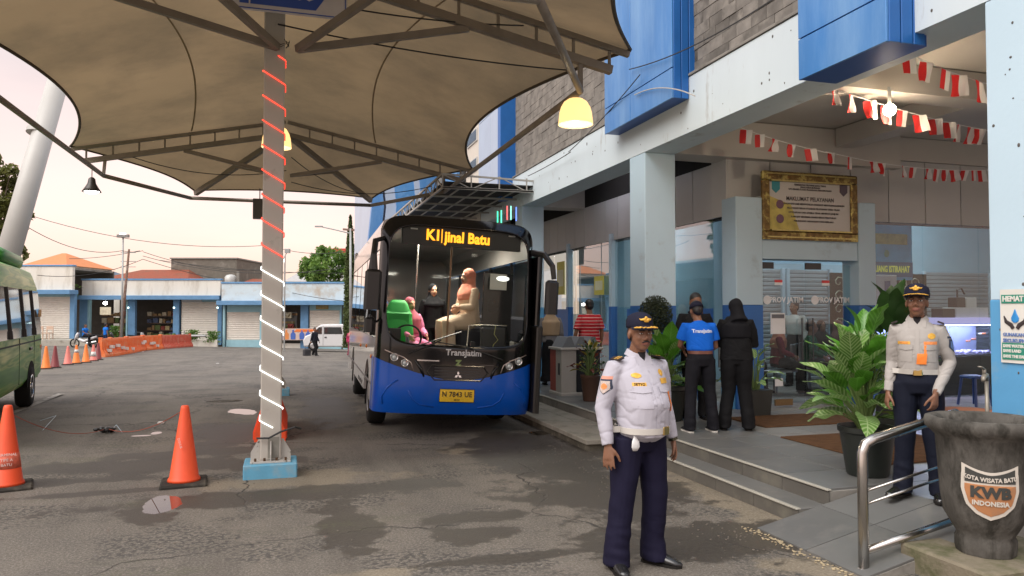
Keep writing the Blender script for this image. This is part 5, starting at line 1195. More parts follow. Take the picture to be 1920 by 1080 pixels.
# front details
def on_front(mb, name, m, par=bus, off=.006, **k):
    mb.v = [(x, FR(x, z)[1]-off + y, z) for x, y, z in mb.v]; return mb.build(name, m, par, **k)
on_front(MB().grid(lambda u, v: (-.235+.47*u, -.012, .475+.17*v), 8, 3), 'number_plate', M('plate_yellow', (.75, .48, .03), .45)).data.update()
for (x0, x1, z0, z1) in ((-.24, .24, .47, .477), (-.24, .24, .643, .65), (-.24, -.233, .47, .65), (.233, .24, .47, .65)): on_front(MB().box(x0, x1, -.022, -.014, z0, z1), 'plate_edge', black, off=0)
tx = lambda nm, s_, sz, m, x, z, dy, **k: text(nm, s_, sz, m, bus, (x, FR(x, z)[1]-dy, z), (R(90), 0, 0), **k)
ink2 = M('plate_ink', (.04, .025, .01), .6)
tx('plate_lettering', 'N 7843 UE', .095, ink2, 0, .575, .022, bold=.0015, sx=.92, space=1.05); tx('plate_lettering', '09·27', .035, ink2, 0, .502, .022)
for sx in (-1, 1):
    for k in range(3): on_front(MB().grid(lambda u, v: (sx*(.26+.16*u), -.004, .49+k*.055+.016*v), 8, 1), 'bumper_slot', M('slot_dark', (.004, .012, .05), .6))
    on_front(MB().loft([(sx*.30, 0, .40), (sx*.50, 0, .43), (sx*.60, 0, .50), (sx*.66, 0, .62)], .011, 6), 'bumper_crease', bus_blue, off=.014, smooth=True); on_front(MB().loft([(sx*.80, 0, .75), (sx*.92, 0, .66), (sx*1.0, 0, .52), (sx*.98, 0, .42)], .012, 6), 'bumper_crease', bus_blue, off=.014, smooth=True)
tx('brand_lettering', 'TransJatim', .115, M('bus_lettering', (.55, .55, .55), .4), .07, 1.135, .008, bold=.003, ext=.001, shear=.0)
tx('emblem_letter', 'Z', .10, M('dull_green', (.20, .27, .10), .4), .0, .995, .012, bold=.008)
sil = M('silver_trim', (.6, .6, .6), .2, .9)
for a in (90, 210, 330):    # three diamond emblem
    ca, sa = math.cos(R(a)), math.sin(R(a)); L_ = .055; pts = [(0, 0), (ca*L_/2-sa*.017, sa*L_/2+ca*.017), (ca*L_, sa*L_), (ca*L_/2+sa*.017, sa*L_/2-ca*.017)]
    on_front(MB().prism([(x, .835+z) for x, z in pts], -.016, -.004), 'emblem_diamond', sil, off=.02)
hexo = [(-.36, .955), (.36, .955), (.42, .87), (.32, .765), (-.32, .765), (-.42, .87)]
q = MB(); q.loft([(x, 0, z) for x, z in hexo+hexo[:2]], .010, 6, cap=False); on_front(q, 'grille_rim', M('dark_chrome', (.10, .10, .10), .2, .8), off=.012)
for z in (.80, .84, .88, .92): on_front(MB().grid(lambda u, v, z=z: (-.32+.64*u, -.003, z+.012*v), 12, 1), 'grille_bar', M('grille_dark', (.03, .03, .03), .5), off=.008)
on_front(MB().grid(lambda u, v: (-.56+.30*u, 0, 1.01+.016*v), 8, 1), 'trim_strip', sil, off=.010); on_front(MB().grid(lambda u, v: (.30+.2*u, 0, .975+.010*v), 6, 1), 'trim_strip', M('dark_chrome', (0,)*3), off=.010)
lens = GLASS('lens_glass', (.8, .85, .85), 1.3, .12)
for sx in (-1, 1):
    for x, z, r in ((.86, 1.045, .048), (.72, .975, .045)):
        h = empty('headlight', (sx*x, FR(x, z)[1]-.012, z), 0); h.parent = bus
        MB().m; q = MB(); q.m = Matrix.Rotation(R(90), 4, 'X'); q.lathe([(r*.55, -.01), (r*.8, .0), (r, .012), (r*1.12, .012), (r*1.12, -.015)], n=20, cap=False); q.build('reflector', chrome, h, smooth=True)
        MB().ell((0, .0, 0), (r*.62, .022, r*.62), 16, 10).build('lens', M('lamp_lens', (.55, .6, .6), .08, coat=1), h, smooth=True)
    pts = [(.985, 1.135), (.90, 1.10), (.74, 1.05), (.64, .985), (.60, .88)]
    on_front(MB().loft([(sx*x, 0, z) for x, z in pts], .009, 6), 'light_strip', M('light_strip', (.5, .42, .38), .25, .6), off=.012, smooth=True)
    on_front(MB().loft([(sx*x, 0, z) for x, z in ((.58, 1.02), (.50, .90), (.46, .80))], .02, 6), 'mask_ridge', bus_black, off=.0, smooth=True)
# destination display behind the glass
MB().bbox(-.82, .88, .30, .40, 2.60, 2.90, .01).build('display_box', black, bus)
led = EM('led_amber', (1, .34, .01), 1.7)
text('destination_lettering', 'K1', .205, led, bus, (-.385, .285, 2.735), ext=.002, bold=.007, sx=.9); text('destination_lettering', 'jinal Batu', .205, led, bus, (.095, .285, 2.725), ext=.002, bold=.007, sx=.86); MB().box(-.275, -.262, .28, .29, 2.64, 2.83).build('display_bar', led, bus)
text('fleet_number', '001', .06, white_p, bus, (.22, .33, 2.50)); 
for x in (-.66, .74): MB().bbox(x-.05, x+.05, .285, .298, 2.80, 2.82, .002).build('small_mark', M('grey_mark', (.4, .4, .4), .6), bus)
# wipers
MB().loft([FR(-.25, 1.30, .03), FR(-.45, 1.20, .035), FR(-.68, 1.10, .03)], .012, 6).build('wiper_arm', black, bus); MB().loft([FR(.62, 1.06, .03), FR(.1, 1.22, .035), FR(-.3, 1.27, .035)], .010, 6).build('wiper_arm', black, bus); MB().loft([FR(-.62, 1.19, .03), FR(.02, 1.42, .03)], .009, 5).build('wiper_blade', black, bus)
# mirrors
mr = MB().loft([(-1.04, .35, 2.66), (-1.18, .22, 2.60), (-1.20, .12, 2.40), (-1.20, .12, 2.20)], [(.03, .03), (.045, .035), (.045, .04), (.07, .05)], 8); mr.bbox(-1.30, -1.08, .05, .17, 1.66, 2.20, .035); mr.build('mirror', black, bus)
mr = MB().bbox(-1.27, -1.14, .16, .26, 1.36, 1.56, .03).loft([(-1.1, .35, 1.50), (-1.2, .25, 1.58), (-1.20, .22, 1.5)], .018, 6); mr.build('mirror', black, bus)
mr = MB().loft([(1.04, .35, 2.60), (1.18, .10, 2.56), (1.27, -.02, 2.40), (1.29, -.05, 2.22)], [(.035, .05), (.04, .05), (.04, .04), (.03, .04)], 8).bbox(1.18, 1.36, -.10, .03, 1.72, 2.20, .035); mr.build('mirror', black, bus)
MB().bbox(1.10, 1.19, .02, .55, .33, 1.55, .02).build('door_leaf', M('door_black', (.02, .018, .016), .3), bus); MB().bbox(1.10, 1.17, .12, .60, 1.552, 2.55, .02).build('door_leaf', bus_black, bus)
# interior
gseat = M('green_seat', (.02, .30, .05), .6, var=.1); dseat = M('grey_seat', (.05, .05, .06), .7)
MB().bbox(-.95, .95, .42, .85, .95, 1.18, .06).build('dashboard', M('dash_grey', (.06, .06, .055), .6), bus); MB().bbox(-.05, .62, .48, .75, 1.182, 1.20, .004).build('paper_sheet', M('paper_white', (.6, .58, .52), .8), bus)
MB().bbox(.26, .32, .44, .50, 1.2, 1.28, .005).build('phone_holder', black, bus)
for x, y, m in ((-.66, 1.25, gseat), (.70, 1.9, dseat), (-.68, 2.6, dseat), (.68, 2.9, dseat), (-.68, 3.5, dseat), (.68, 3.8, dseat), (-.68, 4.5, dseat), (.68, 4.8, dseat)):
    se = MB().bbox(-.22, .22, 0, .46, 0, .12, .04).bbox(-.22, .22, .40, .52, .12, .68, .05).build('passenger_seat', m, bus, loc=(x, y, 1.0)); MB().cyl((0, .2, -.4), (0, .2, 0), .05).build('pedestal', black, se)
MB().loft([(-.66, 1.66, 1.10), (-.66, 1.70, 1.35), (-.66, 1.73, 1.60), (-.66, 1.75, 1.78), (-.66, 1.755, 1.84)], [(.25, .07), (.255, .08), (.22, .07), (.15, .055), (.10, .03)], 20, ref=(1, 0, 0), power=3).build('seat_cover', gseat, bus, smooth=True)
st = MB(); n_ = 24
st.loft([(-.60+.2*math.cos(2*math.pi*k/n_), .86-.07*math.sin(2*math.pi*k/n_), 1.28+.19*math.sin(2*math.pi*k/n_)) for k in range(n_+1)], .014, 6, cap=False).cyl((-.6, .86, 1.28), (-.6, .7, 1.1), .03); st.build('steering_wheel', black, bus)
MB().bbox(-.92, -.72, .62, .66, 1.25, 1.42, .01).build('monitor', black, bus)
MB().cyl((.03, 1.15, .62), (.03, 1.15, 2.9), .016).build('grab_pole', M('pole_orange', (.35, .2, .12), .4, .3), bus); MB().cyl((-.3, 2.5, .62), (-.3, 2.5, 2.9), .016).build('grab_pole', stainless, bus)
MB().bbox(.52, .98, 1.0, 1.04, 1.15, 2.32, .01).build('partition', M('dark_partition', (.02, .022, .025), .25, coat=.5), bus)
MB().loft([(.3, .95, 1.1), (.32, .95, 1.5), (.5, .95, 1.52), (.9, .95, 1.52)], .016, 8).build('hand_rail', stainless, bus)
MB().bbox(.12, .88, 1.2, 1.95, .622, .97, .02).build('raised_step', M('bus_step', (.08, .08, .085), .7), bus); MB().bbox(.22, .86, 1.28, 1.80, .972, 1.46, .05).build('side_seat', dseat, bus)
MB().bbox(.60, .86, .92, .93, 2.06, 2.30, .002).build('paper_notice', M('paper_white', (0,)*3), bus)
MB().ell((.74, .70, 2.22), (.10, .03, .04), 12, 6).build('lamp_glint', EM('glint_glow', (1, .98, .92), 1.4), bus, smooth=True)  # glowing blob stands in for the interior lamp's reflection
q = MB(); q.loft([(.62, .50, 1.52), (.60, .49, 1.40), (.66, .49, 1.32), (.60, .49, 1.25), (.58, .49, 1.18)], .006, 5); q.build('cable', M('yellow_cord', (.4, .4, .15), .6), bus)
MB().bbox(.42, .80, .52, .62, 1.18, 1.50, .03).build('fare_machine', M('fare_dark', (.03, .03, .03), .4), bus)

lg = empty('interior_lamp', (0, 1.9, 2.87)); lg.parent = bus
MB().bbox(-.5, .5, -.06, .06, 0, .03, .01).build('diffuser', EM('bus_lamp_glow', (1, .93, .82), 5), lg)
li = bpy.data.lights.new('bus_lamp_light', 'AREA'); li.energy = 60; li.size = .9; li.color = (1, .92, .8); o = bpy.data.objects.new('bus_lamp_light', li); COL.objects.link(o); o.parent = lg; o.location = (0, 0, -.02)
# ================================================================== GREEN MINIBUS
vd = Vector((.144, -.99, 0)).normalized(); vl = Vector((-vd.y, vd.x, 0))
cor = Vector((-4.56, 16.75, 0)); org = cor - vl*.95; org.z = gz(org.x, org.y)
mb_ = empty('minibus', org, math.atan2(vd.y, vd.x), 'green patterned minibus with tinted windows, cut by the left edge', 'minibus')
gm = bpy.data.materials.new('green_livery'); gm.use_nodes = True; t = gm.node_tree; b = t.nodes['Principled BSDF']; b.inputs['Roughness'].default_value = .35; b.inputs['Coat Weight'].default_value = 0; b.inputs['Specular IOR Level'].default_value = .3
tc = t.nodes.new('ShaderNodeTexCoord'); mp = t.nodes.new('ShaderNodeMapping'); mp.inputs['Rotation'].default_value = (0, R(35), 0); mp.inputs['Scale'].default_value = (.3, .6, 3.2); t.links.new(tc.outputs['Object'], mp.inputs[0])
nz = t.nodes.new('ShaderNodeTexNoise'); nz.inputs['Scale'].default_value = 1.3; nz.inputs['Detail'].default_value = 3; nz.inputs['Distortion'].default_value = .25; t.links.new(mp.outputs[0], nz.inputs[0]); cr = t.nodes.new('ShaderNodeValToRGB'); t.links.new(nz.outputs[0], cr.inputs[0])
e = cr.color_ramp.elements; e[0].position = .36; e[0].color = (.03, .22, .03, 1); e[1].position = .68; e[1].color = (.62, .72, .30, 1)
for p_, c_ in ((.44, (.06, .30, .04, 1)), (.50, (.12, .38, .06, 1)), (.54, (.36, .52, .13, 1)), (.58, (.09, .32, .05, 1))): q = e.new(p_); q.color = c_
t.links.new(cr.outputs[0], b.inputs['Base Color'])
def vsec(x, k, z0, z1, w):   # half cross-section sweep ring
    pts = []
    for (a, z) in ((.0, z0), (.92, z0), (1.0, z0+.12), (1.0, z0+.62), (.985, z0+.95), (.90, z1-.28), (.82, z1-.06), (.7, z1), (0, z1+.02)): pts.append((x, a*w, z))
    full = pts+[(x, -p[1], p[2]) for p in pts[-2:0:-1]]; return full
rings = [vsec(.0, 0, .55, 2.15, .86), vsec(.03, 0, .47, 2.33, .925), vsec(.10, 0, .42, 2.44, .945), vsec(.4, 0, .42, 2.50, .95), vsec(3, 0, .40, 2.52, .95), vsec(6.0, 0, .40, 2.50, .95), vsec(6.4, 0, .42, 1.7, .90)]
q = MB(); n_ = len(rings[0]); q.add(sum(rings, []), [(i*n_+j, i*n_+(j+1) % n_, (i+1)*n_+(j+1) % n_, (i+1)*n_+j) for i in range(6) for j in range(n_)]+[tuple(range(n_-1, -1, -1)), tuple(6*n_+j for j in range(n_))])
q.build('body', gm, mb_, auto=40)
q = MB(); q.loft([(.35, 0, 2.58), (.5, 0, 2.64), (2.4, 0, 2.66), (2.7, 0, 2.6)], [(.62, .13), (.68, .15), (.70, .15), (.6, .10)], 20, ref=(0, 1, 0), power=4); q.build('roof_pod', gm, mb_, smooth=True)
tint = M('van_tinted_glass', (.015, .018, .02), .04, coat=1, spec=.9)
for x0, x1 in ((.12, .98), (1.04, 2.1), (2.16, 3.4), (3.46, 4.6)):
    for sy in (1, -1):
        def fn(u, v): z = 1.27+.82*v; yy = (.95-.014*(z-1.04)/.33 if z < 1.37 else .936-.081*(z-1.37)/.85)+.006; return (x0+(x1-x0)*u, sy*yy, z)
        MB().grid(fn, 4, 6).build('side_window', tint, mb_, smooth=True)
for x in (1.01, 2.13, 3.43): MB().beam((x, .951, 1.27), (x, .938, 1.40), .05, .07).beam((x, .937, 1.40), (x, .870, 2.09), .035, .06).build('window_pillar', black, mb_)
MB().bbox(.25, .56, .945, .958, 1.60, 1.74, .003).build('window_sticker', M('amber_sticker', (.6, .28, .03), .5), mb_)
MB().bbox(-.01, .10, .74, .945, .95, 1.08, .02).build('tail_lamp', M('red_lens', (.45, .03, .02), .2), mb_); MB().bbox(.1, .3, .947, .958, 1.00, 1.06, .005).build('side_marker', M('amber_lens', (0,)*3), mb_)
MB().bbox(1.35, 1.60, .950, .972, 1.02, 1.07, .01).build('door_handle', black, mb_)
for xx in (1.02, 2.6): MB().box(xx, xx+.012, .944, .954, .5, 1.26).build('door_seam', M('seam_dark', (.01, .03, .01), .6), mb_)
MB().box(.15, 6, .9445, .9535, 1.15, 1.175).build('waist_line', M('seam_dark', (0,)*3), mb_)
for wx in (1.35, 4.9):
    for sy in (1, -1):
        MB().prism([(wx+.44*math.cos(a*math.pi/10), .38+.44*math.sin(a*math.pi/10)) for a in range(11)], sy*.90, sy*.956).build('wheel_arch', M('arch_dark', (.012, .012, .012), .8), mb_)
        q = MB(); q.m = Matrix.Translation((wx, sy*.86, .36)) @ Matrix.Rotation(R(90), 4, 'X'); q.lathe([(.2, -.11), (.33, -.115), (.36, -.07), (.36, .07), (.33, .115), (.2, .11)], n=32); o = q.build('wheel', rubber, mb_, smooth=True)
        q = MB(); q.m = Matrix.Translation((wx, sy*.955, .36)) @ Matrix.Rotation(R(-90*sy), 4, 'X'); q.lathe([(.20, .0), (.215, .02), (.19, .02), (.15, -.03), (.07, -.02), (.06, .02), (0, .02)], n=24, cap=False)
        for k in range(5): a = k*2*math.pi/5; q.beam((.05*math.cos(a), .05*math.sin(a), .005), (.19*math.cos(a), .19*math.sin(a), .005), .05, .02)
        q.build('rim', chrome, o, smooth=True)
MB().box(.82, .84, .70, .93, .12, .5).build('mudflap', rubber, mb_)
MB().bbox(-.018, .05, -.66, .66, 1.32, 2.02, .01).build('rear_window', tint, mb_); MB().bbox(-.09, .06, -.88, .88, .42, .66, .03).build('rear_bumper', black, mb_)
MB().bbox(-.02, .06, -.90, -.76, .95, 1.25, .01).build('tail_lamp', MATS['red_lens'], mb_); MB().bbox(-.022, -.0, -.25, .25, .80, .93, .004).build('rear_plate', M('rear_plate_dark', (.03, .03, .03), .4), mb_)

# ================================================================== WHITE VAN across the yard
p = onG(572, 660); wv = empty('white_van', (p.x, p.y+1.0, p.z), RZ, 'white passenger van with dark windows parked before the pale blue shop', 'van'); k_ = (p-CAMP).dot(FW)/1400*1.02
S_ = lambda px, py: ((px-572)*k_, (660-py)*k_)
pf = [S_(570, 652), S_(568, 640), S_(572, 632), S_(582, 628), S_(596, 614), S_(602, 610), S_(670, 609), S_(676, 613), S_(679, 630), S_(680, 652)]
vp = M('van_white', (.60, .60, .60), .25, coat=.8, var=.03)
q = MB(); q.prism(pf[::-1], .0, 1.65); o = q.build('body', vp, wv); bv = o.modifiers.new('b', 'BEVEL'); bv.width = .09; bv.segments = 3; bv.limit_method = 'ANGLE'
for poly in ([(587, 628), (598, 615), (604, 615), (604, 628)], [(608, 628), (608, 615), (640, 615), (643, 628)], [(645, 628), (644, 615), (668, 615), (672, 628)]):
    MB().prism([S_(*c) for c in poly][::-1], -.012, .02).build('window', tint, wv)
MB().box(*[S_(606, 0)[0], S_(606.6, 0)[0]], -.008, .01, S_(0, 650)[1], S_(0, 613)[1]).build('door_seam', M('grey_seam', (.2, .2, .2), .6), wv); MB().bbox(S_(609, 0)[0], S_(613, 0)[0], -.03, 0, S_(0, 635)[1], S_(0, 633)[1], .005).build('door_handle', black, wv)
MB().bbox(S_(571, 0)[0]-.04, S_(576, 0)[0], .05, .3, S_(0, 642)[1], S_(0, 635)[1], .03).build('headlight', M('lamp_lens', (0,)*3), wv)
for px in (588, 666):
    q = MB(); q.m = Matrix.Translation((S_(px, 0)[0], .08, .34)) @ Matrix.Rotation(R(90), 4, 'X'); q.lathe([(.18, -.1), (.31, -.1), (.34, 0), (.31, .1), (.18, .1)], n=24); o = q.build('wheel', rubber, wv, smooth=True)
    q = MB(); q.m = Matrix.Translation((S_(px, 0)[0], -.03, .34)) @ Matrix.Rotation(R(90), 4, 'X'); q.lathe([(.2, 0), (.2, .02), (.1, -.01), (0, 0)], n=20, cap=False); q.build('rim', M('wheel_steel', (0,)*3), o, smooth=True)
# ================================================================== MOTORCYCLES
def motorbike(loc, rz, label, m):
    e_ = empty('motorcycle', loc, rz, label, 'motorcycle', 'motorcycles parked behind the cones')
    for x in (-.62, .62):
        q = MB(); n_ = 20; q.loft([(x+.27*math.cos(2*math.pi*k/n_), 0, .29+.27*math.sin(2*math.pi*k/n_)) for k in range(n_+1)], .045, 6, cap=False)
        for k in range(5): a = k*1.257; q.cyl((x, 0, .29), (x+.25*math.cos(a), 0, .29+.25*math.sin(a)), .012, n=4)
        q.build('wheel', rubber, e_)
    q = MB(); q.loft([(.62, 0, .45), (.45, 0, .85), (.38, 0, 1.0)], [(.06, .08), (.10, .14), (.06, .08)], 8).loft([(.35, 0, .55), (.0, 0, .40), (-.3, 0, .55), (-.75, 0, .72)], [(.12, .10), (.14, .10), (.14, .13), (.08, .06)], 10); q.build('body', m, e_, smooth=True)
    MB().loft([(.15, 0, .70), (-.2, 0, .76), (-.7, 0, .82)], [(.10, .05), (.14, .06), (.10, .05)], 8).build('seat', rubber, e_, smooth=True)
    MB().loft([(.30, -.33, 1.02), (.38, -.1, 1.0), (.38, .1, 1.0), (.30, .33, 1.02)], .018, 6).cyl((.38, .0, .98), (.62, 0, .29), .03, n=6).build('handlebar', black, e_); MB().loft([(-.2, .13, .3), (-.8, .15, .4)], .05, 8).build('exhaust', chrome, e_)
    return e_
pm1 = cf(LT(160)*.86, DS*.86, 0); pm1.z = gz(pm1.x, pm1.y); motorbike(pm1, RZ+R(185), 'white motorcycle parked behind the cones with a seated rider in blue', vp)
pm2 = cf(LT(196)*.88, DS*.88, 0); pm2.z = gz(pm2.x, pm2.y); motorbike(pm2, RZ+R(25), 'dark motorcycle behind the standing person in blue', M('dark_bike', (.03, .03, .03), .3))
pm3 = cf(LT(258)*.9, DS*.9, 0); pm3.z = gz(pm3.x, pm3.y); motorbike(pm3, RZ+R(70), 'motorcycle seen from the end beside the utility pole', M('grey_bike', (.3, .3, .3), .3))
# ================================================================== PEOPLE
def rotm(yaw=0, pitch=0, roll=0): return Matrix.Rotation(yaw, 4, 'Z') @ Matrix.Rotation(pitch, 4, 'X') @ Matrix.Rotation(roll, 4, 'Y')
def head_pieces(q, wide=1.0):
    E_ = lambda c, r: q.ell(c, r, 16, 11)
    E_((0, .012, .035), (.074*wide, .094, .092)); E_((0, -.02, -.03), (.060*wide, .070, .080)); E_((0, -.045, -.085), (.034*wide, .035, .028)); E_((0, -.03, -.06), (.054*wide, .05, .045))
    E_((0, -.078, .026), (.048, .016, .012))
    q.loft([(0, -.078, .018), (0, -.098, -.010), (0, -.112, -.030)], [(.009, .009), (.011, .012), (.014, .012)], 8); E_((.013, -.099, -.034), (.010, .011, .009)); E_((-.013, -.099, -.034), (.010, .011, .009))
    for s in (-1, 1):
        E_((s*.034, -.061, -.028), (.021, .020, .022)); E_((s*.076*wide, .008, -.012), (.010, .018, .030)); E_((s*.030, -.070, .006), (.017, .013, .011))
    E_((0, -.088, -.057), (.023, .011, .006)); E_((0, -.086, -.068), (.020, .011, .007)); E_((0, -.073, -.062), (.027, .018, .017))
def hand_pieces(q, w, d, n, t, s=1.0, curl=.25, fl=None):
    """w wrist, d direction, n palm normal (fingers curl to it), t thumb side"""
    w, d, n, t = [Vector(v) for v in (w, d, n, t)]; d.normalize(); n = (n-d*n.dot(d)).normalized(); t = (t-d*t.dot(d)-n*t.dot(n)).normalized()
    q.loft([w-d*.04*s, w+d*.0*s, w+d*.03*s, w+d*.065*s, w+d*.09*s], [(.026*s, .019*s), (.026*s, .018*s), (.034*s, .017*s), (.040*s, .015*s), (.037*s, .012*s)], 12, ref=t)
    for k, (off, ln) in enumerate(((.032, .070), (.011, .082), (-.011, .078), (-.032, .062))):
        b0 = w+d*.083*s+t*off*s; a = curl*(1+.15*k); dd = (d+t*off*3.2).normalized(); p = [b0-d*.015*s, b0]; ang = a*.5
        for sg_ in (.45, .32, .23):
            v = dd*math.cos(ang)+n*math.sin(ang); p.append(p[-1]+v*ln*sg_*s); ang += a
        q.loft(p, [.0095*s, .0095*s, .0088*s, .008*s, .0062*s], 8)
    b0 = w+d*.02*s+t*.022*s; q.loft([b0, b0+(d*.6+t*.6+n*.25)*.035*s, b0+(d*.85+t*.62+n*.4)*.06*s, b0+(d*1.15+t*.6+n*.5)*.075*s], [.013*s, .0125*s, .0105*s, .008*s], 8)
def lerp(a, b, t): return Vector(a)*(1-t)+Vector(b)*t
CLOTH = {}
def person(label, loc, rz, h=1.68, J=None, top=None, bottom=None, vox=.016, headrot=(0, 0), hair='short', sleeves=1.0, skirt=False, wide=1.0, belly=.0, shoes=None, hands=None, fine=False,
           tuck=True, group=None, skin=None, hijab=None, tail=.0, skirtflare=.20, parent=None, hf=1.0, curl=.28, cat='person', legw=1.0, slv=1.0):
    sc = h/1.70; root = empty('person', loc, rz, label, cat, group); 
    if parent: root.parent = parent
    D = dict(pel=(0, 0, .93), wai=(0, -.005, 1.06), che=(0, 0, 1.27), nec=(0, .012, 1.43), hea=(0, -.015, 1.575),
             shL=(-.175, .0, 1.37), shR=(.175, .0, 1.37), elL=(-.225, .03, 1.09), elR=(.225, .03, 1.09), wrL=(-.235, -.02, .85), wrR=(.235, -.02, .85),
             hiL=(-.09, 0, .90), hiR=(.09, 0, .90), knL=(-.10, -.015, .50), knR=(.10, -.015, .50), anL=(-.115, .02, .085), anR=(.115, .02, .085), ftL=(-.04, -1, 0), ftR=(.04, -1, 0))
    D.update(J or {}); V = {k: Vector(v) for k, v in D.items()}
    HM = Matrix.Translation(V['hea']) @ rotm(headrot[0], headrot[1]) @ Matrix.Scale(hf, 4)
    # ---- the body: one continuous skin
    q = MB(); q.m = HM.copy(); head_pieces(q, wide if wide < 1.1 else 1.05); q.m = Matrix.Identity(4)
    up = (V['nec']-V['che']).normalized()
    q.loft([V['che'], lerp(V['nec'], V['che'], .3), V['nec'], V['hea']-Vector((0, -.012, .055)), V['hea']+Vector((0, .01, 0))], [(.13, .09), (.075, .065), (.056, .058), (.052, .056), (.05, .055)], 14, ref=(1, 0, 0))
    q.loft([V['pel']-Vector((0, 0, .07)), V['pel'], V['wai'], V['che'], lerp(V['che'], V['nec'], .55)], [(.12, .09), (.15, .11), (.125, .09), (.15, .10), (.11, .07)], 16, ref=(1, 0, 0))
    for s in 'LR':
        q.loft([lerp(V['nec'], V['sh'+s], .4)-Vector((0, 0, .04)), V['sh'+s], lerp(V['sh'+s], V['el'+s], .5), V['el'+s], lerp(V['el'+s], V['wr'+s], .35), V['wr'+s]], [.045, .045, .043, .036, .037, (.026, .021)], 12)
        q.loft([V['hi'+s], lerp(V['hi'+s], V['kn'+s], .4), V['kn'+s], lerp(V['kn'+s], V['an'+s], .35), V['an'+s]-Vector((0, 0, .02))], [.078, .068, .05, .046, .030], 12)
        f_ = V['ft'+s].normalized(); a_ = V['an'+s]; q.loft([a_-f_*.03-Vector((0, 0, .035)), a_+f_*.03-Vector((0, 0, .04)), a_+f_*.13-Vector((0, 0, .055))], [.028, .03, .018], 8)
        sg_ = -1 if s == 'L' else 1; hd = (hands or {}).get(s)
        if hd: hand_pieces(q, V['wr'+s], hd[0], hd[1], hd[2], 1.0, hd[3] if len(hd) > 3 else curl)
        else: hand_pieces(q, V['wr'+s], (V['wr'+s]-V['el'+s])+Vector((0, 0, -.15)), (-sg_, .25, 0), (0, -1, 0), 1.0, curl)
    me = remesh(q, vox, 2 if vox > .01 else 4, name='body', fac=.4); inv = HM.inverted()
    body = obj_of(me, 'body', [skin or skin_m, lip_m, hair_m], root)
    mi = [0]*len(me.polygons)
    for i, p in enumerate(me.polygons):
        c = inv @ p.center
        if abs(c.x) < .026 and c.y < -.07 and -.074 < c.z < -.050: mi[i] = 1
    me.polygons.foreach_set('material_index', mi)
    # eyes and brows
    if fine or vox < .013:
        wm = M('eye_white', (.55, .5, .46), .3); im = M('iris_dark', (.015, .01, .008), .15)
        for s in (-1, 1):
            e1 = MB(); e1.m = HM; e1.ell((s*.031, -.0765, .004), (.0135, .009, .0062), 12, 8); eo = e1.build('eye', wm, body, smooth=True)
            e2 = MB(); e2.m = HM; e2.ell((s*.031, -.0835, .004), (.0056, .003, .0056), 10, 6); e2.build('iris', im, eo, smooth=True)
            e3 = MB(); e3.m = HM; e3.loft([(s*.012, -.094, .021), (s*.03, -.0925, .027), (s*.050, -.080, .020)], [(.004, .004), (.0045, .005), (.002, .003)], 6); e3.build('eyebrow', hair_m, body, smooth=True)
            e3 = MB(); e3.m = HM; e3.loft([(s*.017, -.083, .0095), (s*.031, -.0865, .0125), (s*.045, -.078, .009)], [.0028, .0035, .0025], 6); e3.build('eyelid', skin or skin_m, body, smooth=True)
    # ---- hair
    if hair == 'short':
        q = MB(); q.m = HM; q.ell((0, .022, .052), (.080, .094, .088), 18, 12); q.ell((0, .055, .0), (.070, .060, .075), 14, 10); o = remesh(q, max(.008, vox*.8), 1, (lambda c: .004*noise.noise(c*70)) if fine or vox < .02 else None)
        for v in o.vertices:
            c = inv @ v.co
            if c.y < -.055 and c.z < .06: v.co = HM @ Vector((c.x*.8, -.05, max(c.z, .03)))
        obj_of(o, 'hair', hair_m, body)
    if hijab:
        q = MB(); q.m = HM; q.ell((0, .025, .028), (.093, .105, .108), 18, 12); q.ell((0, .02, -.06), (.078, .078, .07), 14, 10); q.loft([(0, .035, -.02), (0, .03, -.12), (0, .03, -.20)], [(.085, .085), (.095, .09), (.13, .11)], 16, ref=(1, 0, 0)); q.m = Matrix.Identity(4)
        q.loft([V['nec']+Vector((0, .0, .03)), V['nec']+Vector((0, -.01, -.06)), lerp(V['che'], V['nec'], .4), lerp(V['che'], V['wai'], tail)], [(.11, .095), (.19, .125), (.225, .155), (.20, .15)], 20, ref=(1, 0, 0))
        o = remesh(q, max(vox, .012), 8, lambda c: .008*noise.noise(Vector((c.x*14, c.y*14, c.z*5))), name='headscarf')
        for v in o.vertices:   # open the face
            c = inv @ v.co
            if c.y < 0 and (c.x/.056)**2+((c.z+.018)/.082)**2 < 1.0: v.co = HM @ Vector((c.x, min(c.y+.05, .03), c.z))
        obj_of(o, 'headscarf', hijab, body)
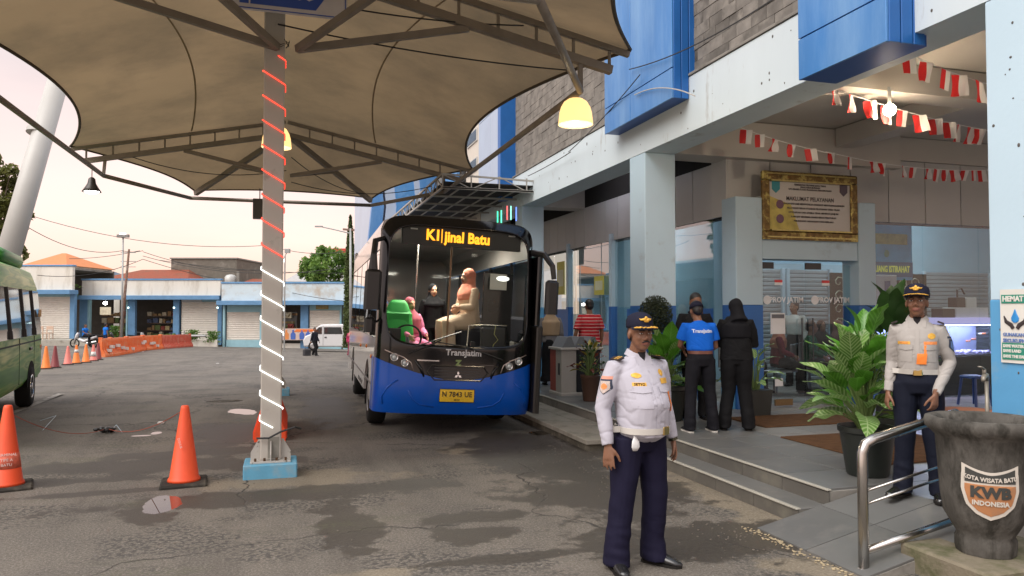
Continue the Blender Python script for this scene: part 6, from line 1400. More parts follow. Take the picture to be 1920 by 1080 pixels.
    # ---- trousers / skirt
    if bottom:
        q = MB()
        if skirt:
            kz = min(V['knL'].z, V['knR'].z); mk = (V['knL']+V['knR'])/2; ma = (V['anL']+V['anR'])/2
            q.loft([V['wai']-Vector((0, 0, .03)), V['pel'], lerp(V['pel'], mk, .5), mk, lerp(mk, ma, .6), ma-Vector((0, 0, .02))], [(.135, .10), (.175, .135), (.19, .15), (.19, .16), (skirtflare, skirtflare*.9), (skirtflare+.03, skirtflare*.95)], 20, ref=(1, 0, 0))
        else:
            q.loft([V['wai']-Vector((0, 0, .02+(0 if tuck else .03))), V['pel'], V['pel']-Vector((0, 0, .09))], [(.140, .105+belly*.3), (.170, .130+belly*.2), (.150, .115)], 20, ref=(1, 0, 0), power=2.3)
            for s in 'LR':
                a_ = V['an'+s]; q.loft([V['hi'+s]+Vector((0, 0, .02)), lerp(V['hi'+s], V['kn'+s], .35), lerp(V['hi'+s], V['kn'+s], .75), V['kn'+s], lerp(V['kn'+s], a_, .4), lerp(V['kn'+s], a_, .8), a_-Vector((0, .012, .052))], [(.100*legw, .112*legw), (.094*legw, .105*legw), (.080*legw, .088*legw), (.076*legw, .080*legw), (.074*legw, .080*legw), (.072*legw, .086*legw), (.072*legw, .100*legw)], 16, ref=(1, 0, 0))
        f_ = (lambda c: .009*noise.noise(Vector((c.x*7, c.y*7+3, c.z*5)))+ .005*noise.noise(Vector((c.x*9+c.z*8, c.y*9, c.z*(19 if c.z < .35 else 9))))*(1.3 if c.z < .32 else .7))
        o = remesh(q, max(.009, vox*.9), 2, f_, name='trousers'); obj_of(o, 'skirt' if skirt else 'trousers', bottom, root)
    # ---- shirt
    if top:
        q = MB(); w_ = wide; bl = belly
        if tuck: zlo = V['wai']-Vector((0, 0, .03))
        else: zlo = V['pel']-Vector((0, 0, .04))
        pts = [zlo, lerp(zlo, V['wai'], .5)+Vector((0, -bl*.5, .0)), lerp(V['wai'], V['che'], .35)+Vector((0, -bl*.6, 0)), V['che'], lerp(V['che'], V['nec'], .45), lerp(V['che'], V['nec'], .80), V['nec']+Vector((0, 0, .0))]
        rad = [(.145*w_, .112+bl*.4), (.158*w_, .122+bl*.65), (.158*w_, .125+bl*.7), (.175*w_, .128+bl*.2), (.168*w_, .112), (.105, .082), (.058, .060)]
        if not tuck: rad[0] = (.178*w_, .135+bl*.5); rad[1] = (.168*w_, .128+bl*.5)
        q.loft(pts, rad, 24, ref=(1, 0, 0), power=2.25)
        for s in 'LR':
            sh, el, wr = V['sh'+s], V['el'+s], V['wr'+s]; inn = lerp(V['nec'], sh, .35)-Vector((0, 0, .055))
            if sleeves >= 1: q.loft([inn, sh-Vector((0, 0, .008)), lerp(sh, el, .35), lerp(sh, el, .7), el, lerp(el, wr, .35), lerp(el, wr, .8), lerp(el, wr, .99)], [x_*slv for x_ in (.055, .069, .068, .062, .056, .053, .045, .040)], 16)
            else: q.loft([inn, sh-Vector((0, 0, .008)), lerp(sh, el, .35), lerp(sh, el, sleeves), lerp(sh, el, sleeves+.04)], [.055, .070, .072, .074, .072], 16)
        def wr_(c):
            a = noise.noise(Vector((c.x*5, c.y*5, c.z*7+c.x*6)))*.0045; b2 = (1-min(1, abs(noise.noise(Vector((c.x*5+c.z*4, c.y*5, c.z*13-c.x*8))))*5))**2*.0055
            tw = max(0, 1-abs(c.z-.95)/.22) if tuck else .4
            if abs(c.x) > .20: a *= .6; b2 *= .6
            return a - b2*(.45+tw)
        o = remesh(q, max(.0075, vox*.8), 2, wr_, name='shirt'); so = obj_of(o, 'shirt', top, root)
        root['_shirt'] = 1; CLOTH[root.name] = (so, V, HM)
    # ---- shoes
    for s in 'LR':
        a_ = V['an'+s]; f = V['ft'+s].normalized(); z0 = a_.z-.085
        q = MB(); bs = Vector((a_.x, a_.y, z0)); q.loft([bs-f*.065+Vector((0, 0, .05)), bs-f*.03+Vector((0, 0, .055)), bs+f*.04+Vector((0, 0, .052)), bs+f*.12+Vector((0, 0, .036)), bs+f*.185+Vector((0, 0, .026)), bs+f*.215+Vector((0, 0, .022))], [(.028, .03), (.037, .045), (.040, .046), (.046, .032), (.038, .022), (.015, .012)], 14, ref=f.cross(Vector((0, 0, 1))))
        sh_ = q.build('shoe', (shoes or black_leather), root, smooth=True)
        q = MB(); q.m = Matrix.Translation(bs) @ Matrix.Rotation(math.atan2(f.y, f.x), 4, 'Z'); q.prism([(-.075, -.025), (-.055, -.038), (.05, -.040), (.12, -.048), (.19, -.036), (.218, 0), (.19, .036), (.12, .048), (.05, .040), (-.055, .038), (-.075, .025)], .0, .018, 'z'); q.build('sole', M('sole_rubber', (.02, .018, .016), .8) if shoes is not white_shoe else M('white_sole', (.7, .68, .62), .6), sh_)
    root.scale = (sc, sc, sc)
    if '_shirt' in root: del root['_shirt']
    return root
def decal(root, name, mat, org, dirv, u, v, wd, ht, nu=6, nv=5, shape=None, off=.004, par=None):
    """small cloth patch laid onto the shirt by ray casting (all in the person's own space)"""
    so, V, HM = CLOTH[root.name]; me = (par or so).data; bvh = BVHTree.FromPolygons([v_.co for v_ in me.vertices], [p.vertices for p in me.polygons])
    dirv = Vector(dirv).normalized(); org = Vector(org); u = Vector(u).normalized(); v = Vector(v).normalized()
    q = MB(); pts = []; bad = set()
    for j in range(nv+1):
        for i in range(nu+1):
            a, b_ = (i/nu-.5)*wd, (j/nv-.5)*ht
            if shape: a, b_ = shape(i/nu*2-1, j/nv*2-1); a *= wd/2; b_ *= ht/2
            hit = bvh.ray_cast(org+u*a+v*b_, dirv)
            if not hit[0]: bad.add(len(pts))
            pts.append((hit[0] if hit[0] else org+u*a+v*b_+dirv*.3)-dirv*off)
    md_ = sorted(p.dot(dirv) for k_, p in enumerate(pts) if k_ not in bad); md_ = md_[len(md_)//2] if md_ else 0
    for k_, p in enumerate(pts):
        if p.dot(dirv) > md_+.05: bad.add(k_)
    q.add(pts, [f for f in [(j*(nu+1)+i, j*(nu+1)+i+1, (j+1)*(nu+1)+i+1, (j+1)*(nu+1)+i) for j in range(nv) for i in range(nu)] if not any(x in bad for x in f)])
    return q.build(name, mat, so, smooth=True)
def shield(a, b): return (a*(1 if b > -.1 else max(.05, 1-((-.1-b)/.9)**1.6)), b)
def disc(a, b): k = math.sqrt(max(0, 1-b*b*.98)); return (a*k, b)
def tdecal(root, s_, mat, org, dirv, u, v, size, bold=.001, off=.005, sx=1.0):
    so, V, HM = CLOTH[root.name]; bvh = BVHTree.FromPolygons([v_.co for v_ in so.data.vertices], [p.vertices for p in so.data.polygons])
    me = textmesh(s_, size, 0, 'CENTER', bold); dirv = Vector(dirv).normalized(); org = Vector(org); u = Vector(u).normalized(); v = Vector(v).normalized()
    for p in me.vertices:
        o_ = org+u*p.co.x*sx+v*p.co.y; hit = bvh.ray_cast(o_, dirv); p.co = (hit[0] if hit[0] else o_)-dirv*off
    return obj_of(me, 'lettering', mat, so)
def cap(root, visor_w=1.0, emb=True):
    so, V, HM = CLOTH[root.name]; body = [c for c in root.children if c.name.startswith('body')][0]; navy = M('navy_cap', (.016, .017, .032), .8, bump=.3, bscale=300)
    q = MB(); q.m = HM @ Matrix.Rotation(R(-4), 4, 'X')
    q.loft([(0, .012, .040), (0, .012, .055), (0, .010, .085), (0, .006, .115), (0, .006, .137), (0, .006, .146)], [(.086, .105), (.088, .108), (.087, .107), (.077, .094), (.045, .055), (.012, .015)], 28, ref=(1, 0, 0)); c = q.build('cap', navy, body, smooth=True)
    q = MB(); q.m = HM @ Matrix.Rotation(R(-4), 4, 'X')
    def vis(u, v, dz=0):
        a = (u-.5)*2*1.18; r0x, r0y = .088, .106; k = v*.075*math.cos(a*.95)**.7 if math.cos(a*.95) > 0 else 0
        return (math.sin(a)*(r0x+k*.25), .012-math.cos(a)*r0y - k, .052 - k*.34 - .010*abs(math.sin(a))**2 + dz)
    q.grid(vis, 18, 6); q.grid(lambda u, v: vis(1-u, v, -.004), 18, 6); q.build('visor', navy, c, smooth=True)
    q = MB(); q.m = HM @ Matrix.Rotation(R(-4), 4, 'X'); rd = random.Random(3)
    for k in range(26):
        u = .10+.80*k/25; v = .74+rd.uniform(-.13, .12); p = vis(u, v, .004); q.ell(p, (.0085, .008, .0035), 7, 5)
    for k in range(14):
        u = .14+.3*k/13 if k < 7 else .56+.3*(k-7)/6; p = vis(u, .45+rd.uniform(-.1, .1), .004); q.ell(p, (.006, .006, .003), 6, 4)
    q.build('gold_leaf_trim', gold_m, c, smooth=True)
    q = MB(); q.m = HM @ Matrix.Rotation(R(-4), 4, 'X'); y = -.098
    for s in (-1, 1): q.loft([(s*.004, y-.003, .082), (s*.018, y-.000, .092), (s*.035, y+.012, .090), (s*.042, y+.020, .098)], [(.004, .010), (.005, .010), (.004, .006), (.002, .002)], 7)
    q.ell((0, y+.004, .100), (.012, .006, .013), 9, 7).ell((0, y-.001, .080), (.020, .006, .009), 9, 7); q.build('gold_badge', gold_m, c, smooth=True)
    return c
def belt(root, mat, buckle, bx=0, w_s=1.0, belly=0, z=1.02, w=.145, d=.112):
    so, V, HM = CLOTH[root.name]; q = MB(); c = V['wai']-Vector((0, 0, .045)); n = 36; vs = []
    tr = [o for o in root.children if o.name.startswith('trousers')][0]
    bv_ = BVHTree.FromPolygons([v.co for v in tr.data.vertices], [p.vertices for p in tr.data.polygons]); bs_ = BVHTree.FromPolygons([v.co for v in so.data.vertices], [p.vertices for p in so.data.polygons])
    ringv = []
    for j, dz in enumerate((-.020, .020)):
        for i in range(n):
            a = 2*math.pi*i/n; d_ = Vector((math.cos(a), math.sin(a), 0)); best = .1
            for bb in (bv_, bs_):
                for zz in (dz, 0):
                    h_ = bb.ray_cast(c+Vector((0, 0, zz))+d_*(.5 if (bb is bv_ or abs(math.sin(a)) > .62) else .20*w_s), -d_)
                    if h_[0]: best = max(best, (h_[0]-c-Vector((0, 0, zz))).length)
            ringv.append((d_, best+.004, dz))
    for d_, r_, dz in ringv: vs.append(c+d_*r_+Vector((0, 0, dz)))
    for d_, r_, dz in ringv: vs.append(c+d_*(r_-.012)+Vector((0, 0, dz)))
    fs = [(i, (i+1) % n, n+(i+1) % n, n+i) for i in range(n)] + [(n+i, n+(i+1) % n, 3*n+(i+1) % n, 3*n+i) for i in range(n)] + [((i+1) % n, i, 2*n+i, 2*n+(i+1) % n) for i in range(n)]
    b_ = q.add(vs, fs).build('belt', mat, root, smooth=False, auto=40)
    i = int((1.5+bx)*math.pi/(2*math.pi)*n) % n; p = vs[i]; a = 2*math.pi*i/n
    q = MB(); q.m = Matrix.Translation((p[0], p[1], c.z)) @ Matrix.Rotation(a+math.pi/2, 4, 'Z'); q.bbox(-.034, .034, -.012, .004, -.026, .026, .006); q.build('buckle', buckle, b_); return b_
def collar(root, mat, open_=.03):
    so, V, HM = CLOTH[root.name]; n = V['nec']; q = MB(); K = 20
    vs = []
    for k in range(K+1):
        a = -math.pi/2+.32+(2*math.pi-.64)*k/K; c, s = math.cos(a), math.sin(a); front = max(0, -s)
        vs.append((n.x+c*.060, n.y+s*.064, n.z+.038-front*.035)); vs.append((n.x+c*.082, n.y+s*.086-.004, n.z+.002-front*.045)); vs.append((n.x+c*.066, n.y+s*.070, n.z+.0-front*.04))
    fs = []
    for k in range(K): fs += [(k*3, k*3+3, k*3+4, k*3+1), (k*3+1, k*3+4, k*3+5, k*3+2)]
    q.add([tuple(v) for v in vs], fs)
    MB().loft([(n.x, n.y-.058, n.z+.02), (n.x, n.y-.070, n.z-.005), (n.x, n.y-.085, n.z-.04)], [(.030, .006), (.024, .010), (.006, .008)], 10, ref=(1, 0, 0)).build('undershirt', M('dark_undershirt', (.02, .018, .02), .8), so)
    for s in (-1, 1):    # lapel points
        q.add([(n.x+s*.018, n.y-.060, n.z+.008), (n.x+s*.062, n.y-.070, n.z-.010), (n.x+s*.058, n.y-.108, n.z-.065), (n.x+s*.010, n.y-.092, n.z-.045)], [(0, 1, 2, 3), (3, 2, 1, 0)])
    o = q.build('collar', mat, so, smooth=False); md = o.modifiers.new('t', 'SOLIDIFY'); md.thickness = .004; return o

skin2 = M('skin_light', (.46, .26, .17), .5, var=.08, scale=25, sss=.12)
white_shoe = M('canvas_shoe', (.02, .02, .02), .7)
shirt_w = M('officer_shirt_white', (.44, .425, .475), .75, var=.04, scale=6, bump=.12, bscale=220); shirt_g = M('officer_shirt_grey', (.37, .345, .32), .75, var=.04, scale=6, bump=.12, bscale=220)
navy_t = M('navy_trousers', (.012, .011, .028), .7, var=.15, scale=5, bump=.15, bscale=250); navy_t2 = M('navy_trousers_b', (.010, .012, .022), .7, var=.15)
patch_d = M('patch_dark', (.05, .06, .09), .7); patch_o = M('patch_orange', (.80, .28, .10), .7, var=.2, scale=60); patch_w = M('patch_pale', (.55, .45, .40), .7, var=.2, scale=80); belt_w = M('white_belt', (.58, .55, .50), .5)
# ---- officer in front
O1 = person('officer in white shirt and navy cap standing on the asphalt, looking right', (2.285, 4.60, 0), R(8), 1.69,
    J=dict(pel=(0, 0, .88), wai=(0, -.005, .985), hiL=(-.09, 0, .86), hiR=(.09, 0, .86), hea=(.0, -.035, 1.575), shL=(-.190, .0, 1.345), shR=(.190, .01, 1.345), elL=(-.262, .025, 1.075), elR=(.258, .06, 1.075), wrL=(-.262, -.04, .84), wrR=(.300, .015, .84),
           anL=(-.165, .03, .085), anR=(.135, .03, .085), knL=(-.130, -.01, .49), knR=(.120, -.02, .49), ftL=(-.25, -1, 0), ftR=(.55, -1, 0)),
    top=shirt_w, bottom=navy_t, vox=.0062, headrot=(R(-9), R(2)), hair='short', wide=1.12, belly=.095, fine=True, hands=dict(L=((-.05, -.12, -1), (.75, .5, 0), (.5, -.9, 0), .13), R=((.12, -.10, -1), (-.9, .3, 0), (-.3, -1, 0), .3)), legw=1.12)
cap(O1); belt(O1, belt_w, brass, bx=.12); collar(O1, shirt_w)
mst = MB(); so, V, HM = CLOTH[O1.name]; mst.m = HM
for s in (-1, 1): mst.loft([(s*.002, -.1005, -.0465), (s*.014, -.0985, -.0485), (s*.028, -.086, -.0575)], [(.004, .0045), (.004, .005), (.002, .003)], 7)
mst.build('moustache', hair_m, [c for c in O1.children if c.name.startswith('body')][0], smooth=True)
FWD = (0, 1, 0); UX = (1, 0, 0); UZ = (0, 0, 1)
decal(O1, 'name_tag', gold_m, (-.095, -.6, 1.245), FWD, UX, (.10, 0, 1), .085, .024); tdecal(O1, 'SETYO', M('tag_ink', (.03, .02, .02), .7), (-.095, -.6, 1.245), FWD, UX, (.1, 0, 1), .022, .0008, .007)
decal(O1, 'gold_emblem', gold_m, (-.10, -.6, 1.302), FWD, UX, UZ, .065, .034, shape=disc); decal(O1, 'gold_emblem', gold_m, (.10, -.6, 1.315), FWD, UX, UZ, .045, .045, shape=disc); decal(O1, 'gold_emblem', gold_m, (.11, -.6, 1.262), FWD, UX, UZ, .075, .035)
for s in (-1, 1):
    decal(O1, 'pocket', shirt_w, (s*.095, -.6, 1.155), FWD, UX, UZ, .115, .125, off=.0035); f = decal(O1, 'pocket_flap', shirt_w, (s*.095, -.6, 1.212), FWD, UX, UZ, .125, .045, off=.010, shape=lambda a, b: (a, b if b > 0 else b*(1.0-.35*abs(a))))
    MB().bbox(-.022, .022, -.06, .055, -.006, .006, .003).build('epaulette', M('epaulette_dark', (.04, .03, .03), .7), so, loc=(s*.165, .0, 1.408)).rotation_euler = (0, R(22*s), 0)
    for k in range(2): MB().bbox(-.022, .022, -.005, .005, .006, .009, .001).build('gold_bar', gold_m, so, loc=(s*.165, -.035+k*.03, 1.408)).rotation_euler = (0, R(22*s), 0)
decal(O1, 'placket', shirt_w, (0, -.6, 1.17), FWD, UX, UZ, .030, .42, 2, 24, off=.004)
for k in range(5): decal(O1, 'button', M('shirt_button', (.4, .38, .42), .3), (.0, -.6, 1.00+k*.082), FWD, UX, UZ, .011, .011, 3, 3, shape=disc, off=.007)
decal(O1, 'orange_lanyard_card', M('orange_fabric', (0,)*3), (.135, -.6, 1.13), FWD, UX, UZ, .05, .13, off=.008); decal(O1, 'shoulder_patch', patch_d, (-.8, -.115, 1.225), (1, .18, 0), (.1, -1, 0), UZ, .082, .10, 8, 8, shape=shield, off=.003); decal(O1, 'patch_field', patch_w, (-.8, -.115, 1.222), (1, .18, 0), (.1, -1, 0), UZ, .066, .083, 8, 8, shape=shield, off=.005); decal(O1, 'patch_mark', patch_o, (-.8, -.115, 1.228), (1, .18, 0), (.1, -1, 0), UZ, .042, .040, 6, 6, shape=disc, off=.007); decal(O1, 'patch_tab', M('patch_tab', (.65, .30, .22), .7), (-.8, -.115, 1.285), (1, .18, 0), (.1, -1, 0), UZ, .085, .020, off=.003)
kf = MB().loft([(-.125, -.145, .935), (-.128, -.155, .90), (-.13, -.165, .875), (-.13, -.165, .84), (-.13, -.16, .815)], [(.010, .004), (.012, .004), (.028, .005), (.032, .005), (.018, .004)], 12, ref=(1, 0, 0)).build('white_key_fob', white_p, O1, smooth=True)
# watch on his left wrist
wt = MB(); p0, p1 = V['elR'], V['wrR']; wt.loft([lerp(p0, p1, .99), lerp(p0, p1, 1.06)], .034, 14).build('wrist_watch', M('watch_dark', (.05, .05, .03), .25, .6), O1)
# ---- officer on the ramp
O2 = person('officer in grey uniform shirt and orange badge standing on the ramp by the big plant', (4.74, 4.68, .265), R(-46), 1.645,
    J=dict(hea=(-.0, -.02, 1.570), shL=(-.160, .0, 1.350), shR=(.160, .0, 1.350), elL=(-.185, .05, 1.08), elR=(.225, .04, 1.09), wrL=(-.215, -.04, .84), wrR=(.12, -.17, .85), anL=(-.12, .03, .085), anR=(.14, .01, .085), ftL=(-.6, -1, 0), ftR=(.0, -1, 0)),
    top=shirt_g, bottom=navy_t2, vox=.0072, headrot=(R(-4), R(-5)), wide=.93, belly=.02, hf=1.07, slv=.88, fine=True, hands=dict(L=((-.15, -.1, -1), (.8, .3, 0), (.3, -1, 0), .45), R=((-.1, -.12, -1), (-.7, .5, 0), (-.5, -.8, 0), .55)), shoes=M('polished_black', (.012, .012, .012), .08, coat=1))
cap(O2); b2 = belt(O2, belt_w, brass, bx=.0, w_s=.76); collar(O2, shirt_g)
so, V, HM = CLOTH[O2.name]
decal(O2, 'name_tag', gold_m, (-.095, -.6, 1.245), FWD, UX, UZ, .09, .024); tdecal(O2, 'YUSAK', patch_o, (-.095, -.6, 1.245), FWD, UX, UZ, .02, .0008, .007); decal(O2, 'agency_tag', patch_o, (.10, -.6, 1.245), FWD, UX, UZ, .11, .024); decal(O2, 'gold_emblem', gold_m, (.10, -.6, 1.30), FWD, UX, UZ, .055, .05, shape=disc)
for s in (-1, 1):
    decal(O2, 'pocket', shirt_g, (s*.082, -.6, 1.155), FWD, UX, UZ, .090, .12, off=.0035); decal(O2, 'pocket_flap', shirt_g, (s*.082, -.6, 1.21), FWD, UX, UZ, .098, .045, off=.010, shape=lambda a, b: (a, b if b > 0 else b*(1.0-.35*abs(a))))
    MB().bbox(-.024, .024, -.06, .055, -.006, .008, .003).build('epaulette', M('epaulette_dark', (0,)*3), so, loc=(s*.165, .0, 1.405)).rotation_euler = (0, R(22*s), 0)
decal(O2, 'placket', shirt_g, (0, -.6, 1.17), FWD, UX, UZ, .030, .42, 2, 20, off=.004); decal(O2, 'orange_badge', M('orange_fabric', (0,)*3), (.03, -.6, 1.12), FWD, UX, (.1, 0, 1), .07, .085, off=.012); decal(O2, 'lanyard', M('orange_fabric', (0,)*3), (.055, -.6, 1.20), FWD, (1, 0, .4), UZ, .018, .09, off=.010)
decal(O2, 'shoulder_patch', patch_d, (.8, -.10, 1.225), (-1, .18, 0), (.1, 1, 0), UZ, .075, .10, 8, 8, shape=shield, off=.003); decal(O2, 'patch_field', M('patch_blue', (.12, .2, .4), .7), (.8, -.10, 1.222), (-1, .18, 0), (.1, 1, 0), UZ, .055, .075, 8, 8, shape=shield, off=.005)
decal(O2, 'patch_tab', patch_d, (.8, -.10, 1.29), (-1, .18, 0), (.1, 1, 0), UZ, .09, .016, off=.003)
# ---- group by the big pot
def toward(p, q): d = Vector(q)-Vector(p); return math.atan2(d.x, -d.y)
blue_s = M('bright_blue_shirt', (.010, .13, .62), .7, var=.05, bump=.1, bscale=200); blk = M('black_cloth', (.012, .012, .013), .8, var=.3, bump=.2, bscale=90); jean_b = M('black_jeans', (.014, .014, .018), .75, var=.3)
white_shoe = M('canvas_shoe', (.02, .02, .02), .7)
PB = person('person seen from behind in a bright blue polo shirt, black jeans and white soled shoes', (4.80, 7.98, .262), R(172), 1.60,
    J=dict(che=(0, -.04, 1.26), nec=(0, -.07, 1.41), hea=(0, -.125, 1.535), shL=(-.185, -.05, 1.34), shR=(.185, -.05, 1.34), elL=(-.235, -.06, 1.07), elR=(.225, -.12, 1.09), wrL=(-.15, -.24, 1.02), wrR=(.12, -.27, 1.05), knL=(-.13, -.01, .5), knR=(.13, 0, .5), anL=(-.16, .02, .085), anR=(.16, .02, .085)),
    top=blue_s, bottom=jean_b, vox=.0105, headrot=(0, R(22)), wide=1.10, sleeves=.62, shoes=white_shoe, fine=True)
belt(PB, M('brown_belt', (.16, .06, .04), .5), brass)
so, V, HM = CLOTH[PB.name]; q = MB(); q.m = HM; q.loft([(0, .02, .03), (0, .02, .06), (0, .02, .10), (0, .02, .128)], [(.088, .105), (.088, .105), (.07, .085), (.02, .03)], 20, ref=(1, 0, 0)).ell((0, -.12, .045), (.06, .06, .008)); q.build('dark_cap', M('navy_cap', (0,)*3), [c for c in PB.children if c.name.startswith('body')][0], smooth=True)
tdecal(PB, 'TransJatim', M('shirt_print', (.62, .70, .85), .6), (0, .6, 1.285), (0, -1, 0), (-1, 0, 0), UZ, .062, .0022)
PW = person('woman all in black with a long black headscarf, standing beside the person in blue', (5.30, 7.98, .262), R(150), 1.62,
    J=dict(che=(0, -.03, 1.26), nec=(0, -.05, 1.42), hea=(0, -.09, 1.545), elL=(-.23, -.06, 1.09), elR=(.23, -.08, 1.10), wrL=(-.13, -.27, 1.10), wrR=(.10, -.28, 1.08), anL=(-.14, .02, .085), anR=(.16, .02, .085)), top=blk, bottom=blk, vox=.013, headrot=(R(20), R(25)), hair=None, hijab=M('black_scarf', (.010, .010, .012), .75), tail=.5, wide=1.2, tuck=False, legw=1.15)
person('dark haired person in black facing the camera behind the pair at the pot', (5.30, 8.95, .262), R(-15), 1.70, J=dict(wrL=(-.10, -.25, 1.05), wrR=(.10, -.25, 1.05), elL=(-.23, -.03, 1.10), elR=(.23, -.03, 1.1), hea=(0, -.06, 1.56)), top=blk, bottom=blk, vox=.013, headrot=(0, R(14)), wide=1.05, tuck=False)
# ---- people by the far pillar
stripe = M('red_striped_shirt', (.42, .02, .03), .8); t = stripe.node_tree; b = t.nodes['Principled BSDF']; wv_ = t.nodes.new('ShaderNodeTexWave'); wv_.wave_type = 'BANDS'; wv_.bands_direction = 'Z'; wv_.inputs['Scale'].default_value = 5.2; wv_.inputs['Distortion'].default_value = .3
tc = t.nodes.new('ShaderNodeTexCoord'); t.links.new(tc.outputs['Object'], wv_.inputs[0]); cr = t.nodes.new('ShaderNodeValToRGB'); t.links.new(wv_.outputs[0], cr.inputs[0]); cr.color_ramp.elements[0].position = .80; cr.color_ramp.elements[0].color = (.40, .018, .025, 1); cr.color_ramp.elements[1].position = .88; cr.color_ramp.elements[1].color = (.55, .30, .28, 1); t.links.new(cr.outputs[0], b.inputs['Base Color'])
pj = (5.30, 12.6, .262)
PR = person('person from behind in a red striped shirt, holding a red pouch', pj, R(178), 1.66, J=dict(anL=(-.14, .02, .085), anR=(.18, .02, .085), elL=(-.24, .02, 1.1), elR=(.27, .02, 1.09), wrR=(.31, -.03, .86)), top=stripe, bottom=M('blue_jeans', (.02, .05, .12), .8, var=.3), vox=.013, wide=1.22, sleeves=.8, tuck=False, belly=.03, fine=True)
MB().ell((.32, -.02, .78), (.09, .05, .08)).build('red_pouch', M('pouch_red', (.45, .01, .02), .5), PR, smooth=True)
MB().loft([(0, 0, .875), (0, 0, .895)], [(.186*1.08, .148), (.184*1.08, .146)], 24, ref=(1, 0, 0)).build('white_hem', white_p, PR)
beige = M('beige_scarf', (.34, .24, .15), .8, var=.1)
person('woman with a long beige headscarf standing left of the red striped shirt', (5.02, 13.9, .262), R(170), 1.58, top=M('grey_cardigan', (.16, .15, .15), .8), bottom=blk, skirt=True, vox=.016, hair=None, hijab=beige, tail=1.1, tuck=False)
person('dark figure in black standing just past the open bus door', (4.62, 14.7, .262), R(160), 1.60, top=blk, bottom=blk, skirt=True, vox=.018, hair=None, hijab=M('black_scarf', (0,)*3), tail=.6, tuck=False)
# ---- across the yard
p = onG(590, 667); w1 = person('walker in a dark jacket carrying a black bag across the open yard', p, RZ+R(60), 1.56, J=dict(anL=(-.09, -.22, .085), anR=(.09, .24, .11), knL=(-.09, -.16, .50), knR=(.09, .02, .50), wrR=(.24, -.12, .86), wrL=(-.24, .1, .87)), top=M('dark_jacket', (.018, .02, .028), .8), bottom=blk, vox=.02, hair='short', tuck=False, wide=1.1)
bg_ = empty('carrier_bag', p+Vector((-.42, -.15, .02)), .4, 'black and white bag hanging from the hand of the walker in the yard', 'bag'); MB().bbox(-.22, .22, -.1, .1, 0, .38, .06).loft([(-.1, 0, .38), (-.08, 0, .55), (.08, 0, .55), (.1, 0, .38)], .012, 5).build('bag_body', M('bag_dark', (.04, .04, .045), .6, var=.6, scale=7), bg_)
sitJ = dict(pel=(0, 0, .60), wai=(0, -.01, .73), che=(0, -.03, .94), nec=(0, -.03, 1.10), hea=(0, -.05, 1.235), shL=(-.18, -.02, 1.03), shR=(.18, -.02, 1.03), elL=(-.22, -.08, .80), elR=(.22, -.08, .80), wrL=(-.17, -.28, .72), wrR=(.17, -.28, .72),
            hiL=(-.09, -.02, .58), hiR=(.09, -.02, .58), knL=(-.11, -.42, .56), knR=(.11, -.42, .56), anL=(-.11, -.42, .13), anR=(.11, -.42, .13))
bl2 = M('yard_blue_shirt', (.012, .15, .55), .7)
person('rider in a blue shirt sitting on the white motorcycle', pm1+Vector((0, 0, .22)), RZ+R(80), 1.65, J=sitJ, top=bl2, bottom=blk, vox=.022, tuck=False, sleeves=.5)
p = onG(199, 650); p = cf(LT(199)*.86, DS*.86, 0); p.z = gz(p.x, p.y); person('person in a blue shirt standing beside the motorcycles', p, RZ+R(150), 1.62, top=bl2, bottom=M('dark_blue_jeans', (.015, .03, .08), .8), vox=.022, tuck=False, sleeves=.5)
p = onG(651, 668); person('person in pink half hidden by the bus, beside the white van', p+Vector((.2, 0, 0)), RZ+R(20), 1.5, top=M('dark_pink', (.45, .05, .12), .8), bottom=M('plum_skirt', (.2, .03, .06), .8), skirt=True, vox=.022, hair=None, hijab=M('pink_scarf', (.5, .2, .2), .8), tail=.3, tuck=False)
# ---- inside the hall
person('man in a pale shirt standing inside behind the left glass door', (9.55, 12.4, .24), R(-60), 1.66, top=M('pale_shirt', (.50, .50, .46), .8), bottom=blk, vox=.016, headrot=(R(-20), 0), fine=True)
peach = M('terracotta_scarf', (.42, .16, .10), .8); seats_m = M('steel_bench', (.25, .25, .26), .3, .8)
for i, (x, y, sc_, tp, lb_, rz_) in enumerate(((8.33, 11.3, peach, M('maroon_top', (.16, .02, .03), .8), 'woman with a terracotta headscarf sitting inside behind the glass doors', 60), (8.85, 11.1, None, M('dark_green_top', (.01, .06, .03), .8), 'person in dark green sitting inside among the waiting passengers', 40), (9.5, 11.6, M('dark_scarf', (.03, .02, .02), .8), M('dark_top', (.03, .03, .04), .8), 'woman with a dark headscarf sitting inside at the right of the doors', -10), (9.95, 11.7, M('brown_scarf', (.12, .06, .05), .8), M('brown_top', (.12, .05, .04), .8), 'woman with a brown headscarf sitting nearest the metal cabinet', 5), (7.75, 11.6, None, M('teal_top', (.02, .10, .16), .8), 'person in teal sitting inside at the left post of the portal', 30))):
    person(lb_, (x, y, .24), R(rz_), 1.62, J=sitJ, top=tp, bottom=blk, vox=.018, hair='short' if sc_ is None else None, hijab=sc_, tail=.4, tuck=False)
    be = empty('bench_seat', (x, y+.05, .24), R(rz_), 'steel waiting seat under the ' + ('terracotta scarfed woman', 'person in dark green', 'dark scarfed woman', 'brown scarfed woman', 'person in teal')[i], 'seat', 'steel waiting seats in the hall')
    MB().bbox(-.26, .26, -.25, .22, .40, .44, .01).build('seat', seats_m, be); MB().bbox(-.26, .26, .2, .24, .46, .88, .01).build('backrest', seats_m, be)
    for sx in (-.2, .2): MB().cyl((sx, 0, 0), (sx, 0, .4), .02, n=6).build('leg', seats_m, be)
